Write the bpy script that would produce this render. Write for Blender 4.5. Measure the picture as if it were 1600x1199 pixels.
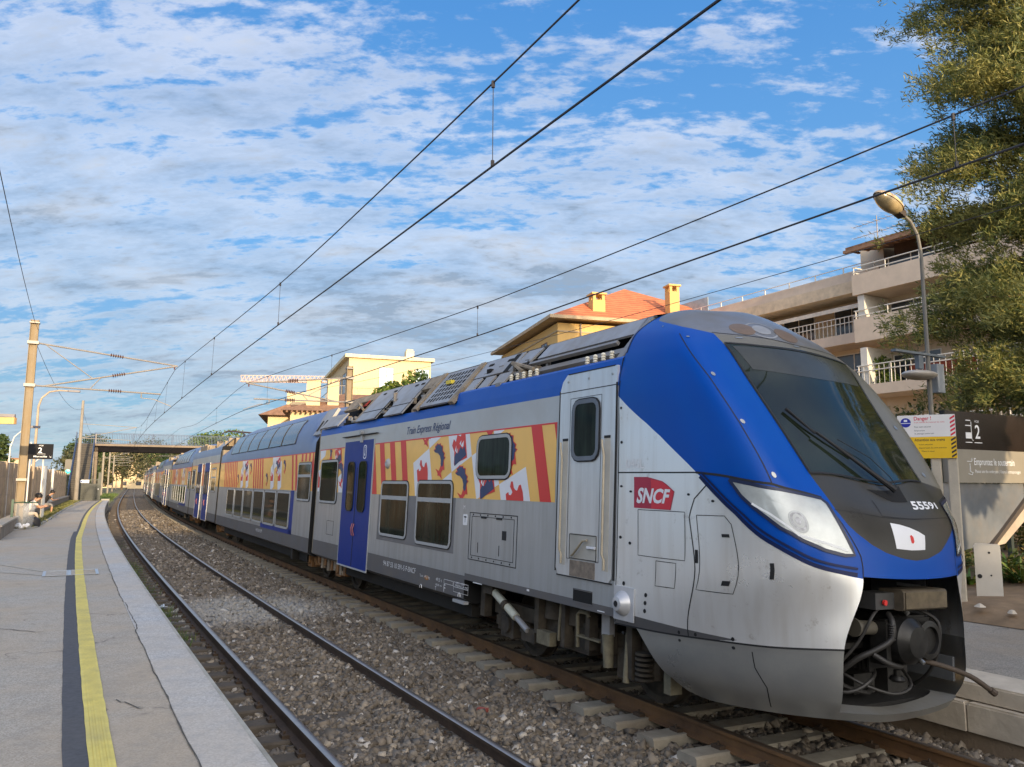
import bpy, math, random
import numpy as np
from mathutils import Matrix, Vector
random.seed(7); rng = np.random.default_rng(11)
for o in list(bpy.data.objects): bpy.data.objects.remove(o)
scene = bpy.context.scene
COL = scene.collection
# ------------------------------------------------------------------ camera
H = 2.4
cam = bpy.data.cameras.new('camera'); camo = bpy.data.objects.new('camera', cam); COL.objects.link(camo)
cam.lens = 27.0; cam.sensor_width = 36.0; cam.clip_start = .05; cam.clip_end = 9000
_th, _ro = math.radians(7.313), .005
_R0, _U0, _F = Vector((1, 0, 0)), Vector((0, -math.sin(_th), math.cos(_th))), Vector((0, math.cos(_th), math.sin(_th)))
_r = _R0*math.cos(_ro)+_U0*math.sin(_ro); _u = -_R0*math.sin(_ro)+_U0*math.cos(_ro)
camo.matrix_world = Matrix(((_r.x, _u.x, -_F.x, 0), (_r.y, _u.y, -_F.y, 0), (_r.z, _u.z, -_F.z, H), (0, 0, 0, 1)))
scene.camera = camo
scene.render.resolution_x, scene.render.resolution_y = 1024, 767
# ------------------------------------------------------------------ light, sky, exposure
SUN = Vector((.42, -.907, 0)).normalized(); SUN_EL = math.radians(9.0)
sd = Vector((SUN.x*math.cos(SUN_EL), SUN.y*math.cos(SUN_EL), math.sin(SUN_EL)))
sl = bpy.data.lights.new('sun', 'SUN'); sl.energy = 3.0; sl.angle = math.radians(.6); sl.color = (1, .76, .47)
so = bpy.data.objects.new('sun', sl); COL.objects.link(so); so.rotation_euler = (-sd).to_track_quat('-Z', 'Y').to_euler(); so.location = sd*60
scene.view_settings.view_transform = 'Standard'; scene.view_settings.look = 'None'; scene.view_settings.gamma = 1
scene.view_settings.exposure = EXPO = 1.0
try: scene.cycles.max_bounces = 8
except Exception: pass
w = bpy.data.worlds.new('World'); scene.world = w; w.use_nodes = True
nt = w.node_tree; nd = nt.nodes; lk = nt.links; nd.clear()
def N(tree, typ, **kw):
    n = tree.nodes.new(typ)
    for k, v in kw.items():
        if k == 'ins':
            for a, b in v.items():
                if hasattr(b, 'is_output') or isinstance(b, bpy.types.NodeSocket): tree.links.new(b, n.inputs[a])
                else: n.inputs[a].default_value = b
        else: setattr(n, k, v)
    return n
def mth(tree, op, a, b=0.0, c=None, clamp=False):
    n = N(tree, 'ShaderNodeMath', operation=op, use_clamp=clamp, ins={0: a, 1: b})
    if c is not None:
        if isinstance(c, bpy.types.NodeSocket): tree.links.new(c, n.inputs[2])
        else: n.inputs[2].default_value = c
    return n.outputs[0]
def ramp(tree, fac, stops, interp='LINEAR'):
    r = tree.nodes.new('ShaderNodeValToRGB'); r.color_ramp.interpolation = interp
    el = r.color_ramp.elements
    while len(el) < len(stops): el.new(.5)
    for e, (p, c) in zip(el, stops):
        e.position = p; e.color = (c if len(c) == 4 else tuple(c)+(1,)) if not isinstance(c, (int, float)) else (c, c, c, 1)
    tree.links.new(fac, r.inputs[0]); return r.outputs[0]
def mixc(tree, f, a, b):
    n = tree.nodes.new('ShaderNodeMix'); n.data_type = 'RGBA'
    for i, v in ((0, f), (6, a), (7, b)):
        if isinstance(v, bpy.types.NodeSocket): tree.links.new(v, n.inputs[i])
        else: n.inputs[i].default_value = v if i == 0 else (tuple(v)+(1,))[:4]
    return n.outputs[2]
sky = N(nt, 'ShaderNodeTexSky', sky_type='NISHITA', sun_disc=False, sun_elevation=SUN_EL, sun_rotation=math.atan2(SUN.x, SUN.y))
sky.air_density = 1.0; sky.dust_density = .6; sky.ozone_density = 2.5
tc = nd.new('ShaderNodeTexCoord'); sx = N(nt, 'ShaderNodeSeparateXYZ', ins={0: tc.outputs['Generated']})
zc = mth(nt, 'MAXIMUM', sx.outputs[2], .015); zz = mth(nt, 'MULTIPLY', mth(nt, 'ADD', zc, .26), .74)
uu = mth(nt, 'DIVIDE', sx.outputs[0], zz); vv = mth(nt, 'DIVIDE', sx.outputs[1], zz)
cv = N(nt, 'ShaderNodeCombineXYZ', ins={0: uu, 1: vv, 2: 0.0}).outputs[0]
def smap(rot, sc, loc=(0, 0, 0)):
    return N(nt, 'ShaderNodeMapping', ins={0: cv, 1: loc, 2: (0, 0, math.radians(rot)), 3: sc}).outputs[0]
wob = N(nt, 'ShaderNodeTexNoise', ins={'Vector': smap(0, (1, 1, 1)), 'Scale': 1.3, 'Detail': 3.0}).outputs['Color']
def warp(vec, k):
    s = N(nt, 'ShaderNodeVectorMath', operation='SUBTRACT', ins={0: wob, 1: (.5, .5, .5)}).outputs[0]
    s = N(nt, 'ShaderNodeVectorMath', operation='SCALE', ins={0: s, 'Scale': k}).outputs[0]
    return N(nt, 'ShaderNodeVectorMath', operation='ADD', ins={0: vec, 1: s}).outputs[0]
big = N(nt, 'ShaderNodeTexNoise', ins={'Vector': warp(smap(24, (.55, 1.0, 1), (3.1, 1.7, 0)), .5), 'Scale': .75, 'Detail': 4.0, 'Roughness': .5}).outputs[0]
rip = N(nt, 'ShaderNodeTexNoise', ins={'Vector': warp(smap(-32, (4.0, 11.0, 1)), 1.4), 'Scale': 1.0, 'Detail': 8.0, 'Roughness': .62}).outputs[0]
fin = N(nt, 'ShaderNodeTexNoise', ins={'Vector': warp(smap(20, (17, 30, 1)), 1.6), 'Scale': 1.0, 'Detail': 6.0, 'Roughness': .62}).outputs[0]
wsp = N(nt, 'ShaderNodeTexNoise', ins={'Vector': warp(smap(64, (1.3, 6.0, 1), (2, 5, 0)), .9), 'Scale': 1.0, 'Detail': 5.0, 'Roughness': .55}).outputs[0]
# the cloud field thickens towards the left of the view and towards the horizon
lean = mth(nt, 'MULTIPLY', sx.outputs[0], -.05)
low = mth(nt, 'MULTIPLY', mth(nt, 'SUBTRACT', .50, zc), .34)
d0 = mth(nt, 'ADD', mth(nt, 'MULTIPLY', big, 1.45), mth(nt, 'ADD', mth(nt, 'MULTIPLY', rip, 1.05), mth(nt, 'MULTIPLY', fin, .72)))
d0 = mth(nt, 'ADD', mth(nt, 'ADD', d0, lean), mth(nt, 'ADD', low, mth(nt, 'MULTIPLY', mth(nt, 'SUBTRACT', wsp, .5), .85)))
cover = ramp(nt, mth(nt, 'SUBTRACT', d0, 1.13), [(.33, 0.0), (.62, .46), (.98, .90)], 'EASE')
shade = N(nt, 'ShaderNodeTexNoise', ins={'Vector': warp(smap(-20, (2.2, 5.2, 1), (.35, .12, 0)), 1.4), 'Scale': 1.0, 'Detail': 5.0}).outputs[0]
thick = mth(nt, 'MULTIPLY', mth(nt, 'SUBTRACT', d0, 1.66), 2.4, clamp=True)
shd = mth(nt, 'ADD', mth(nt, 'MULTIPLY', thick, .95), mth(nt, 'MULTIPLY', mth(nt, 'SUBTRACT', shade, .46), 1.9), clamp=True)
K = .54
ccol = mixc(nt, shd, (1.08*K, 1.04*K, 1.02*K), (.30*K, .38*K, .50*K))
hz = ramp(nt, zc, [(.0, 1.0), (.10, .72), (.30, .30), (.60, 0.0)])
ccol = mixc(nt, mth(nt, 'MULTIPLY', hz, .55), ccol, (.40*K, .48*K, .56*K))
skb = ramp(nt, zc, [(.0, (.33*K, .46*K, .59*K)), (.12, (.23*K, .39*K, .60*K)), (.30, (.16*K, .40*K, .77*K)), (.55, (.085*K, .29*K, .69*K)), (1.0, (.06*K, .22*K, .6*K))])
skn = N(nt, 'ShaderNodeVectorMath', operation='MULTIPLY', ins={0: sky.outputs[0], 1: (.074, .117, .136)}).outputs[0]
skb = mixc(nt, .15, skb, skn)
fincol = mixc(nt, cover, skb, ccol)
# evening glow round the low sun, behind the viewer, added as warm fill light
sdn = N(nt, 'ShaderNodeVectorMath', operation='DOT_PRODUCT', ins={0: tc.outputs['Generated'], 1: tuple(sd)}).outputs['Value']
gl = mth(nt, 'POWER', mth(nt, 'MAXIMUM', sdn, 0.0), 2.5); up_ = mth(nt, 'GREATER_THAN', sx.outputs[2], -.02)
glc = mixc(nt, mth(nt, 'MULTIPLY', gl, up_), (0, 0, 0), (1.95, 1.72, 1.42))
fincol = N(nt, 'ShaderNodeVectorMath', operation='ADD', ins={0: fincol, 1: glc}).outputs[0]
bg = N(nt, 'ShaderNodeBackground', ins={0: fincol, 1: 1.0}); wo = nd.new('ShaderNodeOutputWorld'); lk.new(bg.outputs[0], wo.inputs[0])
# ------------------------------------------------------------------ helpers
def tag(o, label=None, cat=None, group=None, kind=None):
    if label: o['label'] = label
    if cat: o['category'] = cat
    if group: o['group'] = group
    if kind: o['kind'] = kind
    return o
def empty(name, M, label=None, cat=None, group=None):
    o = bpy.data.objects.new(name, None); COL.objects.link(o); o.empty_display_size = .2
    if not isinstance(M, Matrix): M = Matrix.Translation(Vector(M))
    o.matrix_world = M; return tag(o, label, cat, group)
MATS = {}
def mat(name, col, rough=.6, metal=0.0, var=.18, vs=2.5, bump=0.0, bs=30.0, coat=0.0, dirt=None, dirtamt=.4, streak=False, emit=None, spec=.5, tint=None, stretch=None):
    if name in MATS: return MATS[name]
    m = bpy.data.materials.new(name); m.use_nodes = True; t = m.node_tree; t.nodes.clear()
    out = t.nodes.new('ShaderNodeOutputMaterial'); b = t.nodes.new('ShaderNodeBsdfPrincipled'); t.links.new(b.outputs[0], out.inputs[0])
    c = t.nodes.new('ShaderNodeTexCoord')
    vec = c.outputs['Object']
    if stretch: vec = N(t, 'ShaderNodeMapping', ins={0: vec, 3: stretch}).outputs[0]
    n1 = N(t, 'ShaderNodeTexNoise', ins={'Vector': vec, 'Scale': vs, 'Detail': 6.0, 'Roughness': .6}).outputs[0]
    lo = tuple(x*(1-var) for x in col); hi = tuple(min(1, x*(1+var)) for x in col)
    cc = mixc(t, ramp(t, n1, [(.3, 0.0), (.7, 1.0)]), lo, hi)
    if tint:
        n3 = N(t, 'ShaderNodeNewGeometry').outputs['Random Per Island']
        cc = mixc(t, ramp(t, n3, tint[0]), cc, tint[1]) if not isinstance(tint[0][0][1], tuple) else ramp(t, n3, tint[0])
    if dirt:
        v2 = N(t, 'ShaderNodeMapping', ins={0: c.outputs['Object'], 3: ((7, 7, .5) if streak else (1, 1, 1))}).outputs[0]
        n2 = N(t, 'ShaderNodeTexNoise', ins={'Vector': v2, 'Scale': 1.3 if streak else 1.7, 'Detail': 8.0, 'Roughness': .65}).outputs[0]
        cc = mixc(t, mth(t, 'MULTIPLY', ramp(t, n2, [(.42, 0.0), (.75, 1.0)]), dirtamt), cc, dirt)
        rr = mth(t, 'ADD', mth(t, 'MULTIPLY', n2, .25), rough-.1); t.links.new(rr, b.inputs['Roughness'])
    else: b.inputs['Roughness'].default_value = rough
    t.links.new(cc, b.inputs['Base Color'])
    b.inputs['Metallic'].default_value = metal
    b.inputs['Specular IOR Level'].default_value = spec
    if coat: b.inputs['Coat Weight'].default_value = coat; b.inputs['Coat Roughness'].default_value = .08
    if bump:
        nb = N(t, 'ShaderNodeTexNoise', ins={'Vector': c.outputs['Object'], 'Scale': bs, 'Detail': 5.0}).outputs[0]
        bp = N(t, 'ShaderNodeBump', ins={'Height': nb, 'Strength': bump, 'Distance': .02}); t.links.new(bp.outputs[0], b.inputs['Normal'])
    if emit: b.inputs['Emission Color'].default_value = tuple(emit[:3])+(1,); b.inputs['Emission Strength'].default_value = emit[3]
    MATS[name] = m; return m
class MB:
    def __init__(s): s.v = []; s.f = []; s.m = []
    def add(s, vs, fs, mi=0):
        k = len(s.v); s.v += [tuple(map(float, p)) for p in vs]; s.f += [[k+i for i in f] for f in fs]; s.m += [mi]*len(fs); return s
    def box(s, a, b, mi=0, M=None):
        x0, y0, z0 = a; x1, y1, z1 = b
        vs = [(x0, y0, z0), (x1, y0, z0), (x1, y1, z0), (x0, y1, z0), (x0, y0, z1), (x1, y0, z1), (x1, y1, z1), (x0, y1, z1)]
        if M is not None: vs = [M @ Vector(p) for p in vs]
        return s.add(vs, [(0, 3, 2, 1), (4, 5, 6, 7), (0, 1, 5, 4), (1, 2, 6, 5), (2, 3, 7, 6), (3, 0, 4, 7)], mi)
    def bevbox(s, a, b, r, mi=0, ax=2, M=None):
        # box with rounded vertical edges (prism of a rounded rectangle) along axis ax
        o = [i for i in range(3) if i != ax]
        rr = rrect(a[o[0]], b[o[0]], a[o[1]], b[o[1]], r, 3)
        return s.prism(rr, a[ax], b[ax], ax, mi, M)
    def prism(s, poly, h0, h1, ax=2, mi=0, M=None):
        o = [i for i in range(3) if i != ax]; vs = []
        for h in (h0, h1):
            for p in poly:
                q = [0, 0, 0]; q[o[0]] = p[0]; q[o[1]] = p[1]; q[ax] = h; vs.append(q)
        if M is not None: vs = [M @ Vector(p) for p in vs]
        n = len(poly)
        return s.add(vs, [list(range(n))[::-1], list(range(n, 2*n))]+[(i, (i+1) % n, n+(i+1) % n, n+i) for i in range(n)], mi)
    def tube(s, p0, p1, r0, r1=None, n=8, mi=0, caps=True):
        r1 = r0 if r1 is None else r1; p0 = Vector(p0); p1 = Vector(p1); d = (p1-p0)
        if d.length < 1e-6: return s
        d.normalize(); a = d.orthogonal().normalized(); b = d.cross(a); vs = []
        for p, r in ((p0, r0), (p1, r1)):
            for i in range(n): t = 2*math.pi*i/n; vs.append(p+(a*math.cos(t)+b*math.sin(t))*r)
        fs = [(i, (i+1) % n, n+(i+1) % n, n+i) for i in range(n)]
        if caps: fs += [list(range(n))[::-1], list(range(n, 2*n))]
        return s.add(vs, fs, mi)
    def path(s, pts, r, n=6, mi=0, taper=None):
        pts = [Vector(p) for p in pts]; vs = []; up = None
        for k, p in enumerate(pts):
            d = (pts[min(k+1, len(pts)-1)]-pts[max(k-1, 0)]).normalized()
            if up is None: up = d.orthogonal().normalized()
            a = (up-d*up.dot(d)).normalized(); up = a; b = d.cross(a)
            rr = r if taper is None else r+(taper-r)*k/(len(pts)-1)
            if hasattr(r, '__len__'): rr = r[k]
            for i in range(n): t = 2*math.pi*i/n; vs.append(p+(a*math.cos(t)+b*math.sin(t))*rr)
        fs = [(k*n+i, k*n+(i+1) % n, (k+1)*n+(i+1) % n, (k+1)*n+i) for k in range(len(pts)-1) for i in range(n)]
        fs += [list(range(n))[::-1], list(range((len(pts)-1)*n, len(pts)*n))]
        return s.add(vs, fs, mi)
    def lathe(s, prof, c=(0, 0, 0), ax=2, n=16, mi=0, M=None):
        vs = []; o = [i for i in range(3) if i != ax]
        for r, h in prof:
            for i in range(n):
                t = 2*math.pi*i/n; q = [0, 0, 0]; q[o[0]] = c[o[0]]+r*math.cos(t); q[o[1]] = c[o[1]]+r*math.sin(t); q[ax] = c[ax]+h; vs.append(q)
        if M is not None: vs = [M @ Vector(p) for p in vs]
        m = len(prof); fs = [(k*n+i, k*n+(i+1) % n, (k+1)*n+(i+1) % n, (k+1)*n+i) for k in range(m-1) for i in range(n)]
        return s.add(vs, fs+[list(range(n))[::-1], list(range((m-1)*n, m*n))], mi)
    def build(s, name, ms, parent=None, smooth=False, M=None):
        me = bpy.data.meshes.new(name); me.from_pydata(s.v, [], s.f)
        ms = ms if isinstance(ms, (list, tuple)) else [ms]
        for m in ms: me.materials.append(m)
        if len(ms) > 1: me.polygons.foreach_set('material_index', s.m)
        if smooth: me.polygons.foreach_set('use_smooth', [True]*len(me.polygons))
        me.update(); o = bpy.data.objects.new(name, me); COL.objects.link(o)
        if smooth and smooth != 'full':
            try: me.set_sharp_from_angle(angle=math.radians(smooth if smooth is not True else 40))
            except Exception: pass
        if parent: o.parent = parent
        if M is not None: o.matrix_world = M
        return o
def rrect(x0, x1, y0, y1, r, n=3):
    pts = []
    for cx, cy, a in ((x1-r, y1-r, 0), (x0+r, y1-r, 90), (x0+r, y0+r, 180), (x1-r, y0+r, 270)):
        for i in range(n+1): t = math.radians(a+90*i/n); pts.append((cx+r*math.cos(t), cy+r*math.sin(t)))
    return pts
def bignp(name, V, F, ms, attr=None, smooth=False, parent=None):
    """numpy mesh: V (n,3), F (m,k)"""
    me = bpy.data.meshes.new(name); V = np.asarray(V, np.float32); F = np.asarray(F, np.int32)
    me.vertices.add(len(V)); me.vertices.foreach_set('co', V.ravel())
    me.loops.add(F.size); me.loops.foreach_set('vertex_index', F.ravel())
    me.polygons.add(len(F)); me.polygons.foreach_set('loop_start', np.arange(0, F.size, F.shape[1], dtype=np.int32))
    me.polygons.foreach_set('loop_total', np.full(len(F), F.shape[1], np.int32))
    if smooth: me.polygons.foreach_set('use_smooth', np.ones(len(F), bool))
    for m in (ms if isinstance(ms, (list, tuple)) else [ms]): me.materials.append(m)
    me.update(calc_edges=True); me.validate()
    for k, a in (attr or {}).items():
        at = me.attributes.new(k, 'FLOAT', 'POINT'); at.data.foreach_set('value', np.asarray(a, np.float32))
    o = bpy.data.objects.new(name, me); COL.objects.link(o)
    if parent: o.parent = parent
    return o
def smp(pts, k=4):
    P_ = [np.array(p, float) for p in pts]; o = []
    for i in range(len(P_)-1):
        a, b, c, d = P_[max(i-1, 0)], P_[i], P_[i+1], P_[min(i+2, len(P_)-1)]
        for j in range(k): t = j/k; o.append(tuple(.5*((2*b)+(-a+c)*t+(2*a-5*b+4*c-d)*t*t+(-a+3*b-3*c+d)*t**3)))
    return o+[tuple(P_[-1])]
_tx = {}
def text2d(s, size=1.0, shear=0.0, sx=1.0, bold=0.0):
    """text -> (verts2d, faces) in a local plane, left-bottom at 0"""
    key = (s, size, shear, sx, bold)
    if key in _tx: return _tx[key]
    c = bpy.data.curves.new('t', 'FONT'); c.body = s; c.size = size; c.shear = shear; c.offset = bold; c.resolution_u = 3; c.fill_mode = 'FRONT'
    o = bpy.data.objects.new('t', c); COL.objects.link(o); dg = bpy.context.evaluated_depsgraph_get(); dg.update()
    me = o.evaluated_get(dg).to_mesh(); V = [(v.co.x*sx, v.co.y) for v in me.vertices]; F = [list(p.vertices) for p in me.polygons]
    o.evaluated_get(dg).to_mesh_clear(); bpy.data.objects.remove(o); bpy.data.curves.remove(c)
    if V:
        x0 = min(v[0] for v in V); V = [(x-x0, y) for x, y in V]
    _tx[key] = (V, F); return _tx[key]
def addtext(mb, s, M, width=None, height=None, mi=0, shear=0.0, bold=0.0):
    V, F = text2d(s, 1.0, shear, 1.0, bold)
    W = max(v[0] for v in V); Hh = max(v[1] for v in V)
    kx = (width/W) if width else (height/Hh); ky = (height/Hh) if height else kx
    mb.add([M @ Vector((x*kx, y*ky, 0)) for x, y in V], F, mi); return mb
# ------------------------------------------------------------------ track geometry
KS = np.array([-130, -12, 10, 25, 40, 60, 90, 150, 300, 900.])
HK = np.radians(np.array([34.0, 31.574, 29.933, 29.226, 28.484, 27.306, 26.316, 25.933, 25.827, 25.827]))
_s = np.arange(-130, 900, .25); _h = np.interp(_s, KS, HK); _d = np.c_[-np.sin(_h), np.cos(_h)]
_c = np.cumsum(np.vstack([[0, 0], (_d[1:]+_d[:-1])/2*.25]), 0); _c = _c-_c[np.argmin(abs(_s))]+np.array([2.3629, .40263])
_n = np.c_[np.cos(_h), np.sin(_h)]
def P2(s, w): return np.array([np.interp(s, _s, _c[:, 0])+np.interp(s, _s, _n[:, 0])*w, np.interp(s, _s, _c[:, 1])+np.interp(s, _s, _n[:, 1])*w])
def P(s, w, z=0.0):
    p = P2(s, w); return Vector((p[0], p[1], z))
def frame(s, w, z=0.0, rot=0.0):
    """x = away along the track, y = left, z = up"""
    h = float(np.interp(s, _s, _h))+math.radians(rot); d = Vector((-math.sin(h), math.cos(h), 0)); l = Vector((-d.y, d.x, 0)); p = P(s, w, z)
    return Matrix(((d.x, l.x, 0, p.x), (d.y, l.y, 0, p.y), (0, 0, 1, p.z), (0, 0, 0, 1)))
def sweep(prof, s0, s1, ds, off=0.0, mi=None, close=False, zf=None):
    """sweep an open/closed (w,z) profile along the track -> MB"""
    mb = MB(); ss = np.arange(s0, s1+ds*.5, ds); n = len(prof); vs = []
    for s in ss:
        for (wv, z) in prof: vs.append(P(s, off+wv, z+(zf(s, wv) if zf else 0)))
    fs = []; ms = []
    for k in range(len(ss)-1):
        for i in range(n if close else n-1):
            j = (i+1) % n; fs.append((k*n+i, k*n+j, (k+1)*n+j, (k+1)*n+i)); ms.append(mi[i] if mi else 0)
    mb.v = [tuple(v) for v in vs]; mb.f = [list(f)[::-1] for f in fs]; mb.m = ms
    if close: mb.f += [list(range(n)), list(range((len(ss)-1)*n, len(ss)*n))[::-1]]; mb.m += [0, 0]
    return mb
# ================================================================== MATERIALS
GR = (.30, .25, .18)
m_silver = mat('silver_paint', (.66, .68, .69), .34, .5, .05, 1.2, coat=.15, dirt=(.30, .27, .23), dirtamt=.35, streak=True)
m_side = mat('side_grey_paint', (.42, .445, .46), .34, .45, .05, 1.1, coat=.1, dirt=(.26, .24, .21), dirtamt=.45, streak=True)
m_upgrey = mat('upper_grey_paint', (.48, .48, .475), .34, .45, .07, 1.0, dirt=(.42, .38, .33), dirtamt=.45)
m_band = mat('dark_grey_paint', (.105, .105, .11), .5, .0, .08, 2, dirt=(.16, .13, .09), dirtamt=.5)
m_blue = mat('blue_paint', (.003, .085, .42), .36, .0, .06, 1.5, coat=.0, spec=.2, dirt=(.08, .16, .42), dirtamt=.3)
m_navy = mat('door_blue_paint', (.001, .028, .22), .4, .0, .06, 1.5, coat=.0, spec=.2, dirt=(.03, .06, .3), dirtamt=.3)
m_orange = mat('golden_vinyl', (.93, .54, .12), .42, .0, .04, 2, coat=.2, dirt=(.55, .36, .15), dirtamt=.25)
m_red = mat('red_vinyl', (.66, .035, .03), .42, .0, .05, 2)
m_white = mat('white_vinyl', (.78, .79, .82), .42, .0, .03, 2)
m_ink = mat('navy_vinyl', (.02, .04, .13), .42)
m_glass = mat('dark_window_glass', (.014, .020, .015), .05, .0, .7, 3, spec=.3, stretch=(3, 3, .4)); m_glass.node_tree.nodes['Principled BSDF'].inputs['IOR'].default_value = 1.22
m_frame = mat('window_frame_grey', (.40, .41, .41), .5, .1, .05)
m_rubber = mat('black_rubber', (.012, .012, .013), .65)
m_black = mat('dark_void', (.006, .006, .006), .9)
m_roof = mat('roof_grey', (.25, .25, .255), .5, .2, .12, 1.5, dirt=(.26, .20, .14), dirtamt=.8)
m_cowl = mat('cowl_grey', (.36, .365, .375), .45, .25, .10, 1.5, dirt=(.25, .20, .145), dirtamt=.8)
m_tan = mat('grimy_equipment', (.27, .215, .15), .8, .0, .35, 6, bump=.3)
m_gw = mat('gangway_rubber', (.24, .19, .125), .8, .0, .25, 5)
m_bogie = mat('bogie_grime', (.055, .044, .03), .8, .0, .5, 5, bump=.4, bs=20)
m_bogie2 = mat('bogie_rust', (.22, .11, .04), .85, .0, .5, 5, bump=.4, bs=20)
m_steel = mat('bare_steel', (.42, .42, .40), .35, .8, .15, 8)
m_damp = mat('damper_paint', (.52, .52, .42), .5, .1, .15, 8)
m_brass = mat('worn_handrail', (.42, .36, .26), .5, .2, .15, 8)
m_ceram = mat('insulator_cream', (.72, .66, .52), .4)
m_text = mat('white_lettering', (.80, .80, .80), .5, var=.04)
m_logo = mat('logo_crimson', (.45, .02, .06), .4, var=.25, vs=.8)
m_logo2 = mat('logo_red', (.62, .03, .05), .4, var=.05, vs=.8)
m_hdark = mat('hood_anthracite', (.085, .085, .08), .42, .0, .10, 1.3, dirt=(.16, .15, .12), dirtamt=.6, coat=.15)
m_pgrey = mat('pillar_grey', (.20, .198, .185), .45, .1, .08, 1.3, dirt=(.17, .15, .11), dirtamt=.6)
m_wind = mat('windscreen_glass', (.016, .022, .014), .04, .0, .5, 1.4, spec=.45)
m_lens = mat('headlight_lens', (.46, .49, .48), .10, .15, .25, 3.0, coat=.8)
m_lamp = mat('headlight_reflector', (.20, .21, .23), .25, .6, .5, 40)
# ================================================================== NOSE SURFACE
NB=[ # rows V0..V12: C,E,K,M1,M2,R  (x, lat, z)
[(1.23,0,.36),(1.28,.8,.43),(1.62,1.02,.41),(2.1,1.16,.38),(2.7,1.24,.36),(3.45,1.28,.36)],
[(1.10,0,.55),(1.19,.86,.60),(1.58,1.13,.58),(2.1,1.31,.57),(2.7,1.42,.56),(3.45,1.46,.56)],
[(1.05,0,1.0),(1.15,.86,1.05),(1.60,1.19,1.01),(2.2,1.38,.98),(2.75,1.46,.95),(3.45,1.5,.93)],
[(1.0,0,1.6),(1.09,.68,1.62),(1.33,1.15,1.66),(1.95,1.41,1.62),(2.65,1.49,1.6),(3.45,1.5,1.6)],
[(1.08,0,2.1),(1.23,.82,2.13),(1.44,1.22,2.12),(2.0,1.43,2.1),(2.65,1.495,2.1),(3.45,1.5,2.1)],
[(1.36,0,2.42),(1.51,.82,2.49),(1.56,1.26,2.42),(2.05,1.44,2.46),(2.65,1.495,2.46),(3.45,1.5,2.46)],
[(1.68,0,2.90),(1.82,.86,2.94),(1.89,1.32,2.94),(2.32,1.45,2.95),(2.8,1.495,2.95),(3.45,1.5,2.95)],
[(1.98,0,3.36),(2.14,.91,3.40),(2.21,1.35,3.37),(2.55,1.44,3.4),(2.95,1.485,3.4),(3.45,1.5,3.4)],
[(2.28,0,3.84),(2.43,.95,3.81),(2.60,1.31,3.8),(2.82,1.37,3.8),(3.1,1.4,3.8),(3.45,1.41,3.8)],
[(2.44,0,4.03),(2.60,.95,3.97),(2.78,1.22,3.98),(2.98,1.27,4.0),(3.2,1.29,4.01),(3.45,1.3,4.02)],
[(2.66,0,4.2),(2.82,.82,4.14),(2.96,1.0,4.16),(3.1,1.07,4.17),(3.25,1.1,4.18),(3.45,1.1,4.19)],
[(2.98,0,4.38),(3.05,.5,4.34),(3.14,.66,4.34),(3.22,.72,4.35),(3.32,.75,4.36),(3.45,.75,4.37)],
[(3.45,0,4.46)]*6]
NB=np.array(NB,float)
def cr(P,t):  # catmull-rom (chord-limited) along axis0, t array
    n=len(P)-1;i=np.clip(np.floor(t).astype(int),0,n-1);u=(t-i)
    k=lambda j:P[np.clip(j,0,n)]
    sh=(-1,)+(1,)*(P.ndim-1);u=u.reshape(sh)
    p0,p1,p2,p3=k(i-1),k(i),k(i+1),k(i+2)
    d=np.linalg.norm(p2-p1,axis=-1,keepdims=True)+1e-6
    da=np.linalg.norm(p1-p0,axis=-1,keepdims=True);db=np.linalg.norm(p3-p2,axis=-1,keepdims=True)
    # tangents weighted by chord
    m1=np.where(da<1e-5,(p2-p1),( (p1-p0)/(da+1e-9)*d + (p2-p1)/d*da )/(da+d)*d )
    m2=np.where(db<1e-5,(p2-p1),( (p2-p1)/d*db + (p3-p2)/(db+1e-9)*d )/(db+d)*d )
    h00=2*u**3-3*u**2+1;h10=u**3-2*u**2+u;h01=-2*u**3+3*u**2;h11=u**3-u**2
    return h00*p1+h10*m1+h01*p2+h11*m2
def nose_grid(nu,nv):
    """signed U -5..5 (negative = photo side, lat<0) ; returns U,V,XYZ(x,lat,z)"""
    G=np.concatenate([NB[:,:0:-1]*np.array([1,-1,1]),NB],axis=1) # 13 x 11 x3
    U=np.linspace(-5,5,nu*10+1);V=np.linspace(0,12,nv*12+1)
    A=cr(G,V)                      # along V -> (nV,11,3)
    B=cr(np.swapaxes(A,0,1),U+5)   # (nU,nV,3)
    return U,V,np.swapaxes(B,0,1)
def sdf(P,poly):
    P=np.asarray(P,float);poly=np.asarray(poly,float);n=len(poly)
    d=np.full(len(P),1e9);ins=np.zeros(len(P),bool)
    for i in range(n):
        a=poly[i];b=poly[(i+1)%n];e=b-a;w=P-a
        t=np.clip((w@e)/(e@e+1e-12),0,1);q=w-t[:,None]*e
        d=np.minimum(d,(q**2).sum(1))
        c=((a[1]<=P[:,1])&(b[1]>P[:,1]))|((b[1]<=P[:,1])&(a[1]>P[:,1]))
        with np.errstate(divide='ignore',invalid='ignore'):
            xi=a[0]+(P[:,1]-a[1])/(b[1]-a[1])*e[0]
        ins^=c&(P[:,0]<xi)
    d=np.sqrt(d);return np.where(ins,d,-d)

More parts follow.
